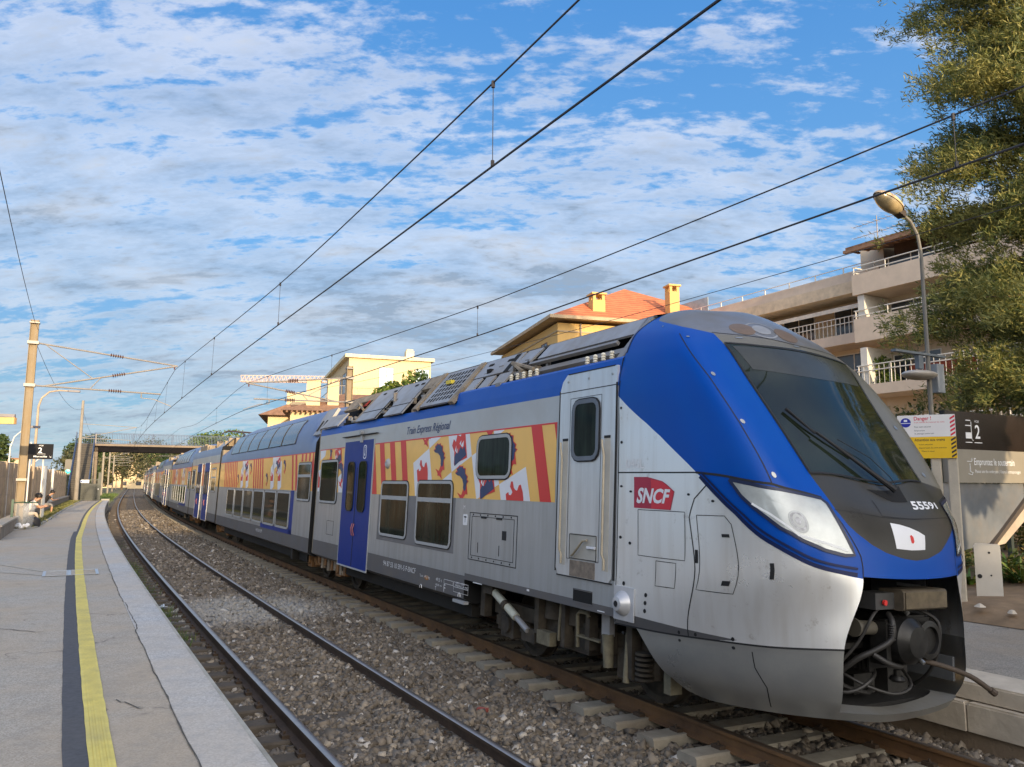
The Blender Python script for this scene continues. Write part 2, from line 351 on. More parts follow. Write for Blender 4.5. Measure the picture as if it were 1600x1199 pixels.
NG = np.concatenate([NB[:, :0:-1]*np.array([1, -1, 1]), NB], axis=1)
def nsp(uv, off=0.0):
    out = []
    for u, v in uv:
        def e(a, b):
            A = cr(NG, np.array([min(max(b, 0), 12)]))[0]; return cr(A, np.array([min(max(a+5, 0), 10)]))[0]
        p = e(u, v); q = p.copy()
        if off:
            a = e(u+.02, v)-e(u-.02, v); b = e(u, v+.02)-e(u, v-.02); n = np.cross(a, b); n /= np.linalg.norm(n)+1e-9
            if n[0] > 0 and abs(n[0]) > .2: n = -n
            c = p-np.array([3.2, 0, 2.3])
            if n@c < 0: n = -n
            q = p+n*off
        out.append((q[0], -q[1], q[2]))
    return out
def npatch(mb, poly, off, n=10, mi=0, thick=None):
    """fill a quad-like 4-corner UV patch with an n x n grid lying 'off' above the nose"""
    P4 = [np.array(p, float) for p in poly]; uv = []
    for i in range(n+1):
        for j in range(n+1):
            a, b = i/n, j/n; uv.append(tuple((P4[0]*(1-a)+P4[1]*a)*(1-b)+(P4[3]*(1-a)+P4[2]*a)*b))
    return mb.add(nsp(uv, off), [(i*(n+1)+j, (i+1)*(n+1)+j, (i+1)*(n+1)+j+1, i*(n+1)+j+1) for i in range(n) for j in range(n)], mi)
def dens(pts, step=.08, close=False):
    pts = [np.array(p, float) for p in pts]; o = []
    if close: pts = pts+[pts[0]]
    for a, b in zip(pts[:-1], pts[1:]):
        k = max(1, int(np.linalg.norm(b-a)/step)); o += [a+(b-a)*i/k for i in range(k)]
    if not close: o.append(pts[-1])
    return [tuple(p) for p in o]
def nfan(mb, poly, off, mi=0, rings=5):
    """fill a star-shaped UV outline with concentric rings following the nose"""
    o = [np.array(p) for p in dens(poly, .1, True)]; c = sum(o)/len(o); n = len(o); uv = []
    for k in range(rings): uv += [tuple(c+(p-c)*(1-k/rings)) for p in o]
    uv.append(tuple(c)); L = rings*n
    fs = [(k*n+i, k*n+(i+1) % n, (k+1)*n+(i+1) % n, (k+1)*n+i) for k in range(rings-1) for i in range(n)]
    fs += [((rings-1)*n+i, (rings-1)*n+(i+1) % n, L) for i in range(n)]
    return mb.add(nsp(uv, off), fs, mi)
def nrib(mb, pts, wd=.009, off=.002, mi=0, close=False):
    q = [Vector(p) for p in nsp(dens(pts, .12, close), off)]
    r = [Vector(p) for p in nsp(dens(pts, .12, close), off+.02)]
    if close: q.append(q[0]); r.append(r[0])
    vs = []
    for k in range(len(q)):
        t = (q[min(k+1, len(q)-1)]-q[max(k-1, 0)]).normalized(); nn = (r[k]-q[k]).normalized(); s = t.cross(nn).normalized()*wd*.5
        vs += [q[k]-s, q[k]+s]
    return mb.add(vs, [(2*k, 2*k+1, 2*k+3, 2*k+2) for k in range(len(q)-1)], mi)
def ntext(mb, s, quad, off, mi=0, shear=0.0, bold=0.0):
    """text inside the UV quad: bottom-left, bottom-right, top-right, top-left"""
    V, F = text2d(s, 1.0, shear, 1.0, bold); W = max(v[0] for v in V); Hh = max(v[1] for v in V); y0 = min(v[1] for v in V)
    Q = [np.array(p, float) for p in quad]; uv = []
    for x, y in V:
        a, b = x/W, (y-y0)/(Hh-y0); uv.append(tuple((Q[0]*(1-a)+Q[1]*a)*(1-b)+(Q[3]*(1-a)+Q[2]*a)*b))
    return mb.add(nsp(uv, off), F, mi)
# ================================================================== CARRIAGES
TILT = .04; WC = 4.33
def carframe(sa, sb):
    A = P(sa, WC, -.03); B = P(sb, WC, -.03); d = (B-A).normalized(); R = Vector((d.y, -d.x, 0))
    lt = R*math.cos(TILT)-Vector((0, 0, math.sin(TILT))); up = R*math.sin(TILT)+Vector((0, 0, math.cos(TILT)))
    return Matrix(((d.x, -lt.x, up.x, A.x), (d.y, -lt.y, up.y, A.y), (d.z, -lt.z, up.z, A.z), (0, 0, 0, 1)))
GRP = 'carriages of the double-deck train'
def extr(mb, sec, xs, mi, both=True, sc=None):
    """extrude half-section sec [(y,z)] (bottom->top centre) mirrored, over stations xs"""
    full = list(sec)+[(-y, z) for y, z in sec[::-1] if y > 1e-6]; n = len(full); vs = []
    for k, x in enumerate(xs):
        for y, z in full:
            yy, z2 = (sc(x, y, z) if sc else (y, z)); vs.append((x, yy, z2))
    fs = []; ms = []; L = len(sec)
    for k in range(len(xs)-1):
        for i in range(n-1):
            fs.append((k*n+i, (k+1)*n+i, (k+1)*n+i+1, k*n+i+1)); j = i if i < L-1 else (n-2-i); ms.append(mi[min(j, len(mi)-1)])
    fs += [list(range(n)), list(range((len(xs)-1)*n, len(xs)*n))[::-1]]; ms += [0, 0]
    k0 = len(mb.v); mb.v += vs; mb.f += [[k0+i for i in f] for f in fs]; mb.m += ms; return mb
def window(par, x0, x1, z0, z1, y=1.5, fr=.045, r=.06, split=None, frame_m=None, rub=True):
    s = 1 if y > 0 else -1; g = MB(); g.prism(rrect(x0, x1, z0, z1, r, 3), y-.02*s, y+.0125*s, 1)
    o = g.build('window', m_glass, par); f = MB(); n = 16
    def ring(a, b, h0, h1, mi):
        A = rrect(x0-a, x1+a, z0-a, z1+a, r+a, 3); B = rrect(x0-b, x1+b, z0-b, z1+b, max(.01, r+b), 3); k = len(A)
        vs = [(p[0], y+h0*s, p[1]) for p in A]+[(p[0], y+h1*s, p[1]) for p in A]+[(p[0], y+h1*s, p[1]) for p in B]+[(p[0], y+h0*s, p[1]) for p in B]
        f.add(vs, [(q*k+i, q*k+(i+1) % k, ((q+1) % 4)*k+(i+1) % k, ((q+1) % 4)*k+i) for q in range(4) for i in range(k)], mi)
    ring(fr, .0, 0.0, .020, 0)
    if rub: ring(fr+.016, fr, 0.0, .014, 1)
    if split: f.box((x0, min(y, y+.014*s), split-.035), (x1, max(y, y+.018*s), split+.035), 0)
    f.build('window_frame', [frame_m or m_frame, m_rubber], o, 30); return o
def rectline(mb, x0, x1, z0, z1, wd=.01, y=1.5, h=.003, mi=0):
    for a, b in (((x0, z0), (x1, z0)), ((x1, z0), (x1, z1)), ((x1, z1), (x0, z1)), ((x0, z1), (x0, z0))):
        mb.box((min(a[0], b[0])-wd/2, y, min(a[1], b[1])-wd/2), (max(a[0], b[0])+wd/2, y+h, max(a[1], b[1])+wd/2), mi)
def poly_s(mb, pts, y, mi=0, h=.0015):
    """thin vinyl shape on the side plane"""
    n = len(pts); vs = [(p[0], y, p[1]) for p in pts]
    return mb.add(vs, [list(range(n))], mi)
# --- heraldic livery shapes, local to an anchor (x grows to the left of the picture)
DOL = [(.19,.17),(.11,.20),(.15,.23),(.09,.25),(.05,.28),(.01,.26),(-.06,.27),(-.07,.24),(-.13,.23),(-.15,.16),(-.21,.11),(-.20,.07),(-.24,.05),(-.20,.01),(-.20,-.07),(-.24,-.14),(-.16,-.13),(-.12,-.18),(-.15,-.27),(-.07,-.22),(.01,-.22),(-.01,-.18),(.10,-.11),(.04,-.12),(-.03,-.15),(-.07,-.12),(-.09,-.05),(-.10,.01),(-.06,.08),(.03,.13),(.12,.14)]
DOB = [(.19,.165),(.10,.20),(.06,.235),(-.02,.235),(-.08,.21),(-.13,.15),(-.165,.07),(-.17,-.02),(-.15,-.10),(-.11,-.12),(-.10,-.05),(-.105,.01),(-.065,.08),(.03,.135),(.12,.145)]
EAG = [(.20,-.18),(.25,.01),(.18,.04),(.16,.0),(.11,.0),(.07,.04),(.14,.11),(.12,.18),(.07,.18),(.04,.10),(0,.07),(-.05,.06),(-.09,.13),(-.14,.14),(-.20,.04),(-.22,-.04),(-.23,-.18)]
def clipz(pts, z0=2.13, z1=3.085, x0=None, x1=None):
    def cl(ps, f):
        o = []
        for i in range(len(ps)):
            a, b = ps[i], ps[(i+1) % len(ps)]; fa, fb = f(a), f(b)
            if fa >= 0: o.append(a)
            if (fa >= 0) != (fb >= 0): t = fa/(fa-fb); o.append((a[0]+(b[0]-a[0])*t, a[1]+(b[1]-a[1])*t))
        return o
    for f in (lambda p: p[1]-z0, lambda p: z1-p[1]):
        if pts: pts = cl(pts, f)
    if x0 is not None and pts: pts = cl(pts, lambda p: p[0]-x0)
    if x1 is not None and pts: pts = cl(pts, lambda p: x1-p[0])
    return pts
def livery(par, stripes, whites, dols, eags, mounts, x0, x1, y=1.5, k=1.0, za=2.13, zb=3.085, sl=.28, redline=True):
    mb = MB(); poly_s(mb, [(x0, za), (x1, za), (x1, zb), (x0, zb)], y+.002, 0)
    def P_(pts, mi, dy):
        q = clipz(pts, za, zb, x0, x1)
        if len(q) > 2: poly_s(mb, q, y+dy, mi)
    for xt, wd in stripes: P_([(xt-.27, 2.13), (xt-.27+wd, 2.13), (xt+wd, 3.09), (xt, 3.09)], 1, .004)
    for q in whites: P_(q, 2, .004)
    def put(shape, c, mi, dy, s=1.0): P_([(c[0]+a*s, c[1]+b*s) for a, b in shape], mi, dy)
    for c in dols:
        rim = [(a*1.12+(.018 if i % 2 else -.006), b*1.06) for i, (a, b) in enumerate(DOL)]
        put(rim, c, 1, .006, k); put(DOL[:14]+[(-.19, -.07), (-.15, -.10), (-.095, -.05), (-.10, .01), (-.06, .08), (.03, .13), (.12, .14)], c, 3, .008, k)
    for c in eags: put(EAG, c, 1, .006, k)
    for c in mounts:
        P_([(c[0]+a*k, c[1]+b*k) for a, b in [(.25,.10),(.20,.20),(.12,.15),(.08,.26),(-.04,.23),(-.08,.28),(-.20,.26),(-.24,.10),(-.29,-.10),(.0,-.16),(.15,-.20),(.16,.0)]], 1, .006)
        P_([(c[0]+a*k, c[1]+b*k) for a, b in [(.15,-.08),(.08,.0),(.03,-.03),(-.06,.07),(-.13,.03),(-.19,.08),(-.265,-.06),(.13,-.22)]], 3, .008)
        P_([(c[0]+a*k, c[1]+b*k) for a, b in [(-.02,.12),(-.08,.17),(-.07,.09),(-.16,.16),(-.16,.08),(-.12,.06)]], 2, .010)
        P_([(c[0]+a*k, c[1]+b*k) for a, b in [(.13,.02),(.09,.10),(.08,.0),(.02,.06),(.05,-.03)]], 2, .010)
    if redline: mb.box((x0, y, zb), (x1, y+.004, zb+.02), 1)
    return mb.build('livery_panel', [m_orange, m_red, m_white, m_ink], par)
def wheel(par, x, y, r=.44):
    s = 1 if y > 0 else -1; mb = MB()
    mb.lathe([(.02, .07*s), (.09, .075*s), (.10, .03*s), (.34, .02*s), (.37, .055*s), (r, .055*s), (r, -.06*s), (r+.03, -.07*s), (r+.03, -.09*s), (.1, -.09*s)], (x, y, r+.03), 1, 28)
    return mb.build('wheel', m_bogie, par, 35)
def bogie(par, xc, wb=2.5, m=None, det=True, front=False):
    m = m or m_bogie; b = MB(); y = 1.12
    for sy in (1, -1):
        b.box((xc-wb/2-.45, sy*y-.07, .56), (xc+wb/2+.45, sy*y+.07, .74)); b.box((xc-.55, sy*y-.09, .40), (xc+.55, sy*y+.08, .60))
        for dx in (-wb/2, wb/2):
            b.box((xc+dx-.17, sy*(y-.02)-.1, .30), (xc+dx+.17, sy*(y+.02)+.1, .60)); b.tube((xc+dx, sy*(y+.02), .47), (xc+dx, sy*(y+.16), .47), .13, .11, 14)
            for q in (-.32, .32): b.tube((xc+dx+q, sy*y, .36), (xc+dx+q, sy*y, .60), .075, n=12); b.tube((xc+dx+q, sy*y, .42), (xc+dx+q, sy*y, .54), .10, n=12)
        b.tube((xc-.25, sy*y, .70), (xc-.25, sy*y, .96), .17, .15, 14); b.tube((xc+.25, sy*y, .70), (xc+.25, sy*y, .96), .17, .15, 14)
    b.box((xc-.35, -1.0, .45), (xc+.35, 1.0, .62))
    o = b.build('bogie', m, par, 30)
    for dx in (-wb/2, wb/2):
        for sy in (1, -1): wheel(o, xc+dx, sy*.75)
        a = MB().tube((xc+dx, -.75, .47), (xc+dx, .75, .47), .09, n=10); a.build('axle', m, o, 30)
    return o
def cushions(): pass
#---------------------------------------------------------------- first carriage (driving end)
F1 = carframe(4, 24)
c1 = empty('train_carriage', F1, 'silver, blue and orange leading carriage with the driving cab and open coupler recess', 'train carriage', GRP)
SEC = [(1.34, .62), (1.5, .70), (1.5, 1.02), (1.5, 2.13), (1.5, 3.1), (1.5, 3.43), (1.488, 3.55), (1.45, 3.74), (1.42, 3.77), (1.1, 3.80), (0, 3.84)]
mi = [1, 1, 2, 2, 3, 4, 4, 4, 5, 5, 5]
body = MB()
SECR = SEC[:6]+[(1.49, 3.52), (1.475, 3.585), (1.47, 3.59), (1.1, 3.60), (0, 3.64)]
extr(body, SECR, [7.60, 15.0], mi); extr(body, SEC, [7.0, 7.60], mi)
SECB = [(1.30, .97), (1.5, .97), (1.5, 1.06)]+SEC[3:]
extr(body, SECB, [3.45, 7.0], mi)
body.build('body', [m_black, m_band, m_side, m_upgrey, m_blue, m_roof], c1)
# nose shell: base colours by masks measured on the shell itself
U, V, X = nose_grid(12, 12)
XX = X.reshape(-1, 3)*np.array([1, -1, 1]); uv = np.stack(np.meshgrid(U, V), -1).reshape(-1, 2); nU = len(U)
blue_low = [(-5.2, 7.0), (-4.975, 6.79), (-4.254, 6.074), (-3.77, 5.509), (-3.358, 5.016), (-3.123, 4.678), (-2.92, 4.336), (-2.613, 3.841), (-2.364, 3.516), (-2.122, 3.258), (-1.822, 3.088), (-1.524, 3.014), (-1.157, 2.979), (0, 2.9)]
blue_poly = blue_low+[(-p[0], p[1]) for p in blue_low[::-1][1:]]+[(5.2, 11.5), (-5.2, 11.5)]
grey_c = [(-.99, 4.66), (-.976, 4.09), (-.932, 3.833), (-.871, 3.69), (-.748, 3.526), (-.573, 3.408), (-.312, 3.331), (-.081, 3.306), (.165, 3.335), (.484, 3.44), (.779, 3.66), (1.25, 3.95)]
grey_poly = [(-1.0, 9.3), (-1.0, 5.0)]+grey_c+[(2.3, 4.35), (2.1, 9.3)]
band_poly = [(-5.2, 2.17), (-4.4, 2.13), (-3.4, 2.06), (-2.1, 1.97), (-1, 1.95), (-1, 1.93), (-3.4, 1.93), (-5.2, 1.96)]
skirt_poly = [(-5.3, 1.94), (5.3, 1.94), (5.3, -.5), (-5.3, -.5)]
EDGE = [(-5.3, 1.94), (-4.51, 1.936), (-4.31, 1.558), (-4.168, 1.253), (-3.962, .792), (-3.797, .247), (-3.6, .08), (-3.3, -.05), (-5.3, -.05)]
at = dict(m_blue=sdf(uv, blue_poly), m_grey=sdf(uv, grey_poly), m_roof=uv[:, 1]-np.interp(abs(uv[:, 0]), [0, 1, 1.25, 2.14, 4.06, 5], [8.38, 8.82, 8.98, 9.33, 10.0, 10.7]), m_band=np.maximum(sdf(uv, band_poly), sdf(uv*np.array([-1, 1]), band_poly)), m_skirt=1.94-uv[:, 1], m_hood=5.0-uv[:, 1], m_cut=np.maximum(sdf(uv, EDGE), sdf(uv*np.array([-1, 1]), EDGE)))
F = []; edge = EDGE; _e = [(-5.3, 1.94), (-4.51, 1.936), (-4.31, 1.558), (-4.168, 1.253), (-3.962, .792), (-3.797, .247), (-3.467, 0), (-5.3, 0)]
cc = lambda i, j: (.5*(U[i]+U[i+1]), .5*(V[j]+V[j+1]))
cen = np.array([cc(i, j) for j in range(len(V)-1) for i in range(nU-1)]); hole = (abs(cen[:, 0]) < 1) & (cen[:, 1] > .42) & (cen[:, 1] < 3)
cut = (sdf(cen, edge) > 0) | (sdf(cen*np.array([-1, 1]), edge) > 0); k = 0
for j in range(len(V)-1):
    for i in range(nU-1):
        if not hole[k]: F.append((j*nU+i, j*nU+i+1, (j+1)*nU+i+1, (j+1)*nU+i))
        k += 1
mn = bpy.data.materials.new('nose_paint'); mn.use_nodes = True; t = mn.node_tree; t.nodes.clear()
out = t.nodes.new('ShaderNodeOutputMaterial'); b = t.nodes.new('ShaderNodeBsdfPrincipled'); t.links.new(b.outputs[0], out.inputs[0])
co = t.nodes.new('ShaderNodeTexCoord').outputs['Object']
def amask(nm): return mth(t, 'GREATER_THAN', N(t, 'ShaderNodeAttribute', attribute_name=nm).outputs['Fac'], 0.0)
nz = N(t, 'ShaderNodeTexNoise', ins={'Vector': co, 'Scale': 1.1, 'Detail': 7.0, 'Roughness': .62}).outputs[0]
st = N(t, 'ShaderNodeTexNoise', ins={'Vector': N(t, 'ShaderNodeMapping', ins={0: co, 3: (6, 6, .45)}).outputs[0], 'Scale': 1.6, 'Detail': 6.0}).outputs[0]
c = mixc(t, mth(t, 'MULTIPLY', ramp(t, st, [(.45, 0.0), (.8, 1.0)]), .35), (.80, .81, .81), (.50, .46, .40))
grime = ramp(t, N(t, 'ShaderNodeTexNoise', ins={'Vector': co, 'Scale': 5.0, 'Detail': 8.0, 'Roughness': .75}).outputs[0], [(.60, 0.0), (.74, 1.0)])
c = mixc(t, mth(t, 'MULTIPLY', grime, .6), c, (.22, .18, .13))
c = mixc(t, amask('m_skirt'), c, mixc(t, ramp(t, nz, [(.35, 0.0), (.7, 1.0)]), (.27, .275, .27), (.38, .37, .34)))
c = mixc(t, amask('m_band'), c, (.15, .15, .155))
c = mixc(t, amask('m_blue'), c, mixc(t, mth(t, 'MULTIPLY', ramp(t, nz, [(.45, 0.0), (.8, 1.0)]), .5), (.0, .066, .37), (.003, .095, .37)))
gcol = mixc(t, amask('m_hood'), mixc(t, nz, (.20, .195, .175), (.14, .13, .105)), mixc(t, nz, (.035, .035, .034), (.075, .07, .06)))
c = mixc(t, amask('m_grey'), c, gcol)
c = mixc(t, amask('m_roof'), c, mixc(t, ramp(t, nz, [(.4, 0.0), (.65, 1.0)]), (.17, .18, .205), (.15, .135, .115)))
t.links.new(c, b.inputs['Base Color']); t.links.new(mth(t, 'MULTIPLY', mth(t, 'SUBTRACT', 1.0, mth(t, 'MAXIMUM', amask('m_blue'), amask('m_grey')), clamp=True), .6), b.inputs['Metallic']); b.inputs['Specular IOR Level'].default_value = .2; b.inputs['Coat Weight'].default_value = .03; b.inputs['Coat Roughness'].default_value = .15
t.links.new(mth(t, 'ADD', mth(t, 'MULTIPLY', nz, .22), .20), b.inputs['Roughness'])
tb = t.nodes.new('ShaderNodeBsdfTransparent'); mxx = N(t, 'ShaderNodeMixShader', ins={0: amask('m_cut')}); t.links.new(b.outputs[0], mxx.inputs[1]); t.links.new(tb.outputs[0], mxx.inputs[2]); t.links.new(mxx.outputs[0], out.inputs[0])
nose = bignp('cab_nose', XX, F, mn, at, True, c1)
# dark backing behind the shell and the coupler recess
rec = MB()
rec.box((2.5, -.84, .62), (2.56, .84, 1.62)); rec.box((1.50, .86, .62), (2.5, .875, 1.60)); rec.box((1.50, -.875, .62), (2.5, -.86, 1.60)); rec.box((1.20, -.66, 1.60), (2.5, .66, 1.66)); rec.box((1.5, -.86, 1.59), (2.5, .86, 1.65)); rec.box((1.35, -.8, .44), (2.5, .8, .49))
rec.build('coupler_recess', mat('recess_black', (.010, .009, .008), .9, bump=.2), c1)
lip = MB(); lipc = [(-1.0, .5), (-.75, .42), (-.4, .38), (0, .36), (.4, .38), (.75, .42), (1.0, .5)]
pl = MB(); pl.box((1.50, -.845, 1.13), (2.1, -.835, 1.58)); pl.box((1.25, -.85, .62), (1.9, -.82, .84)); pl.build('recess_side_plate', mat('recess_plate', (.11, .115, .12), .5), c1)
pl = MB(); pl.box((1.55, -.833, 1.38), (1.8, -.825, 1.43), 0); pl.box((1.55, -.832, 1.44), (1.8, -.824, 1.47), 1); pl.build('recess_slot', [m_black, m_frame], c1)
# floor lip ring of the nose
ringo = nsp(dens([(-1, .42), (1, .42)], .1)); ri = [(p[0]+.16, p[1]*.82, p[2]+.02) for p in ringo]
lm = MB(); n = len(ringo); lm.add(ringo+ri, [(i, i+1, n+i+1, n+i) for i in range(n-1)]); lm.build('nose_lip', m_pgrey, c1)
# automatic coupler with its electric head, hoses and uncoupling lever
cp = MB(); cp.box((1.18, -.30, .88), (1.62, .20, 1.26), 0); cp.lathe([(.02, -.10), (.13, -.09), (.2, -.02), (.215, .12), (.16, .2)], (1.10, .06, 1.06), 0, 36, 0)
cp.lathe([(.16, .0), (.17, -.02), (.12, -.03), (.11, .06)], (1.12, -.24, 1.05), 0, 30, 0); cp.tube((1.6, -.05, 1.05), (2.5, 0, 1.02), .11, n=12)
cp.box((1.3, -.36, .80), (1.6, .28, .88)); cp.tube((1.10, .06, 1.29), (1.13, .06, 1.31), .02, n=8, mi=1); cp.tube((1.02, -.02, .88), (1.05, -.02, .90), .018, n=8, mi=1)
for q in range(10): a = q*.628; cp.tube((1.075, .06+.17*math.cos(a), 1.06+.17*math.sin(a)), (1.10, .06+.17*math.cos(a), 1.06+.17*math.sin(a)), .012, n=6, mi=1 if q % 3 == 0 else 0)
cp.box((1.16, -.34, 1.20), (1.22, .30, 1.24)); cp.box((1.14, .26, .86), (1.3, .32, 1.22)); cp.box((1.20, -.38, .84), (1.5, -.33, 1.2)); cp.tube((1.2, .1, .80), (1.2, .1, .70), .03, n=10); cp.lathe([(.05, 0), (.07, .02), (.05, .05)], (1.2, .1, .70), 2, 12)
for q in range(5): cp.box((1.3+q*.05, .28, .78), (1.32+q*.05, .34, .9))
coup = cp.build('coupler', [mat('coupler_black', (.028, .027, .025), .38, .5, .4, 9), m_steel], c1, 35)
eh = MB(); eh.bevbox((1.06, -.46, 1.32), (1.30, .18, 1.50), .03, 0, 1); eh.box((1.05, -.44, 1.34), (1.058, .16, 1.48), 1); eh.box((1.15, .18, 1.33), (1.35, .44, 1.47), 2); eh.tube((1.14, .34, 1.39), (1.12, .34, 1.39), .024, n=12, mi=3)
eh.build('electric_head', [mat('head_grime', (.10, .08, .055), .6, var=.4, vs=9), mat('head_cover_tan', (.11, .085, .05), .6, var=.35, vs=14), mat('head_dark', (.05, .05, .05), .5), m_red], coup, 30)
hs = MB()
hs.path(smp([(1.2, .20, 1.28), (1.12, .26, 1.22), (1.12, .28, 1.08), (1.2, .40, .98), (1.3, .50, .90), (1.5, .6, .7)]), .026, 10)
hs.path(smp([(1.25, -.30, 1.30), (1.12, -.40, 1.2), (1.14, -.42, .95), (1.3, -.5, .7), (1.5, -.55, .55)]), .016, 8); hs.path(smp([(1.3, .1, 1.34), (1.18, .42, 1.30), (1.25, .55, 1.05), (1.4, .7, .8), (1.6, .75, .6)]), .014, 8); hs.path(smp([(1.4, -.2, .8), (1.2, -.1, .66), (1.2, .15, .60), (1.35, .4, .68), (1.6, .5, .8)]), .014, 8); hs.path(smp([(1.5, .3, 1.55), (1.3, .45, 1.45), (1.35, .6, 1.25), (1.6, .72, 1.1)]), .013, 8)
for q in range(7): hs.lathe([(.028, -.008), (.034, 0), (.028, .008)], (1.12, .27, 1.20-.02*q), 2, 10)
hs.path(smp([(1.3, -.1, .86), (1.15, .12, .84), (1.12, .32, .88), (1.2, .42, .95)]), .024, 10); hs.path(smp([(1.7, .7, .62), (1.4, .5, .60), (1.3, .3, .72), (1.4, .15, .8)]), .018, 8)
hs.path(smp([(1.9, .6, .9), (1.6, .45, .66), (1.45, .2, .56), (1.6, -.1, .55)]), .022, 8); hs.build('air_hose', mat('hose_grey', (.028, .026, .024), .5), coup, True)
cyl = MB().tube((1.28, .55, 1.17), (1.28, .22, 1.15), .062, n=14); cyl.tube((1.28, .57, 1.17), (1.28, .55, 1.17), .08, n=14); cyl.build('coupler_cylinder', mat('cylinder_tan', (.10, .09, .07), .5), coup, 35)
lv = MB(); lv.path(smp([(1.2, -.22, .86), (1.1, -.36, .83), (.98, -.62, .74), (.9, -.80, .62)]), .024, 10); lv.tube((.9, -.80, .62), (.88, -.84, .59), .032, n=8); lv.build('uncoupling_lever', m_tan if False else mat('lever_rust', (.07, .05, .035), .7), coup, True)
dk = MB(); dk.box((1.5, -.5, .50), (1.9, -.2, .78)); dk.box((1.45, .1, .95), (1.9, .7, 1.0)); dk.box((1.6, -.15, .5), (1.95, .15, .68)); dk.build('recess_equipment', mat('recess_grey', (.03, .028, .025), .7, var=.4, vs=9), c1)
# windscreen with brow shade, frame lines, wiper
ws = MB(); npatch(ws, [(-.985, 5.0), (.985, 4.97), (1.0, 8.02), (-.985, 8.02)], .010, 22); wso = ws.build('windscreen', m_wind, c1, 'full')
wf = MB(); nrib(wf, [(-.99, 5.0), (-.3, 5.04), (.3, 5.04), (.99, 4.97), (1.0, 6.5), (1.005, 8.03), (.5, 7.97), (0, 7.96), (-.5, 7.97), (-.99, 8.03), (-.99, 6.5)], .022, .014, 0, True); wf.build('windscreen_seal', m_rubber, wso)
vis = MB(); npatch(vis, [(-.86, 7.30), (.93, 7.30), (.97, 7.92), (-.93, 7.92)], .0125, 14); vis.build('sun_visor', mat('visor_tint', (.055, .058, .052), .2, spec=.4), wso, 'full')
wp = MB(); a = nsp([(0.0, 4.7), (-.25, 5.25), (-.62, 5.85)], .07); bb = nsp([(-.62, 5.85), (-.80, 6.35)], .05)
wp.path(a, [.03, .018, .012], 8); wp.path(bb, .010, 6); w3 = nsp([(-.80, 6.35), (-.66, 6.02), (-.50, 5.78), (-.25, 5.50)], .035); wp.path(w3, .010, 6); w4 = nsp([(.12, 4.75), (.16, 5.1), (0, 5.5), (-.35, 5.8)], .05); wp.path(w4, .004, 5)
wp.build('windscreen_wiper', m_rubber, c1, True)
wh = MB(); nfan(wh, [(-.34, 4.78), (.1, 4.86), (.33, 4.95), (.20, 4.50), (-.1, 4.50)], .003); wh.build('wiper_recess', m_black, c1)
# headlights
HL = [(-2.748, 4.877), (-2.372, 4.81), (-1.887, 4.67), (-1.461, 4.49), (-1.14, 4.36), (-1.075, 4.25), (-1.058, 3.858), (-1.06, 3.34), (-1.238, 3.32), (-1.546, 3.38), (-1.874, 3.53), (-2.137, 3.74), (-2.36, 4.04), (-2.60, 4.47)]
for s in (1, -1):
    hp = [(u*s, v) for u, v in HL]
    hl = MB(); nfan(hl, hp, .008, rings=8); ho = hl.build('headlight', m_lens, c1, 'full')
    hb = MB(); nrib(hb, hp, .03, .010, 0, True); hb.build('headlight_rim', mat('rim_darkblue', (.012, .02, .06), .35), ho)
    cx = -1.81*s; d1 = MB()
    for r, m_, of in ((.17, 0, .0105), (.135, 1, .0125), (.10, 0, .0145), (.055, 1, .0165)): nfan(d1, [(cx+r*1.0*math.cos(a*math.pi/10), 3.875+r*1.3*math.sin(a*math.pi/10)) for a in range(20)], of, m_, 2)
    d1.build('lamp', [mat('lamp_ring', (.30, .32, .33), .2, .3), m_lamp], ho, 'full')
    st_ = MB(); nrib(st_, [(-2.45*s, 4.28), (-1.9*s, 3.62), (-1.15*s, 3.40)], .02, .0105); st_.build('daylight_strip', mat('strip_white', (.8, .82, .82), .2), ho)
    bd = MB(); lowp = [(-3.30*s, 4.92), (-3.05*s, 4.50), (-2.80*s, 4.12), (-2.50*s, 3.66), (-2.25*s, 3.40), (-1.95*s, 3.17), (-1.6*s, 3.06), (-1.1*s, 3.02)]
    lowp = smp(lowp); nrib(bd, lowp, .035, .004); nrib(bd, [(p[0]*.985, p[1]+.10) for p in lowp], .02, .012); bd.build('bumper_strip', mat('bumper_navy', (.003, .012, .07), .4, spec=.3), c1)
# side mirrors / seams, rivets, panels
sm = MB()
for s in (1, -1):
    nrib(sm, [(-3.358*s, 5.016), (-2.85*s, 4.965), (-2.034*s, 4.86), (-1.74*s, 4.70), (-1.1*s, 4.40)], .022, .003)
    nrib(sm, [(-2.1*s, 8.68), (-1.976*s, 7.03), (-1.96*s, 6.0), (-2.017*s, 4.87)], .010, .002)
    nrib(sm, [(-4.98*s, 5.04), (-4.14*s, 5.03), (-3.358*s, 5.016)], .014, .002)
    nrib(sm, [(-3.15*s, 4.76), (-3.437*s, 4.345), (-3.55*s, 3.9), (-3.50*s, 3.2), (-3.40*s, 1.95)], .012, .002)
    nrib(sm, [(-4.98*s, 1.95), (-3.9*s, 1.94), (-3.39*s, 1.935), (-2.1*s, 1.93), (-1.0*s, 1.93)], .016, .002)
    nrib(sm, [(-4.97*s, 2.0), (-4.97*s, 7.2)], .012, .002)
    nrib(sm, [(-1.10*s, 4.3), (-.995*s, 3.85), (-.96*s, 3.32), (-1.0*s, 2.99)], .010, .002)
    nrib(sm, [(-4.95*s, 8.0), (-4.9*s, 9.2), (-4.9*s, 10.5), (-4.9*s, 11.7)], .02, .003)
nrib(sm, [(-.99, 4.12), (-.44, 4.03), (.22, 4.05), (.99, 4.02)], .006, .002); nrib(sm, [(-.41, 4.45), (-.43, 4.06), (.216, 4.05)], .008, .0025)
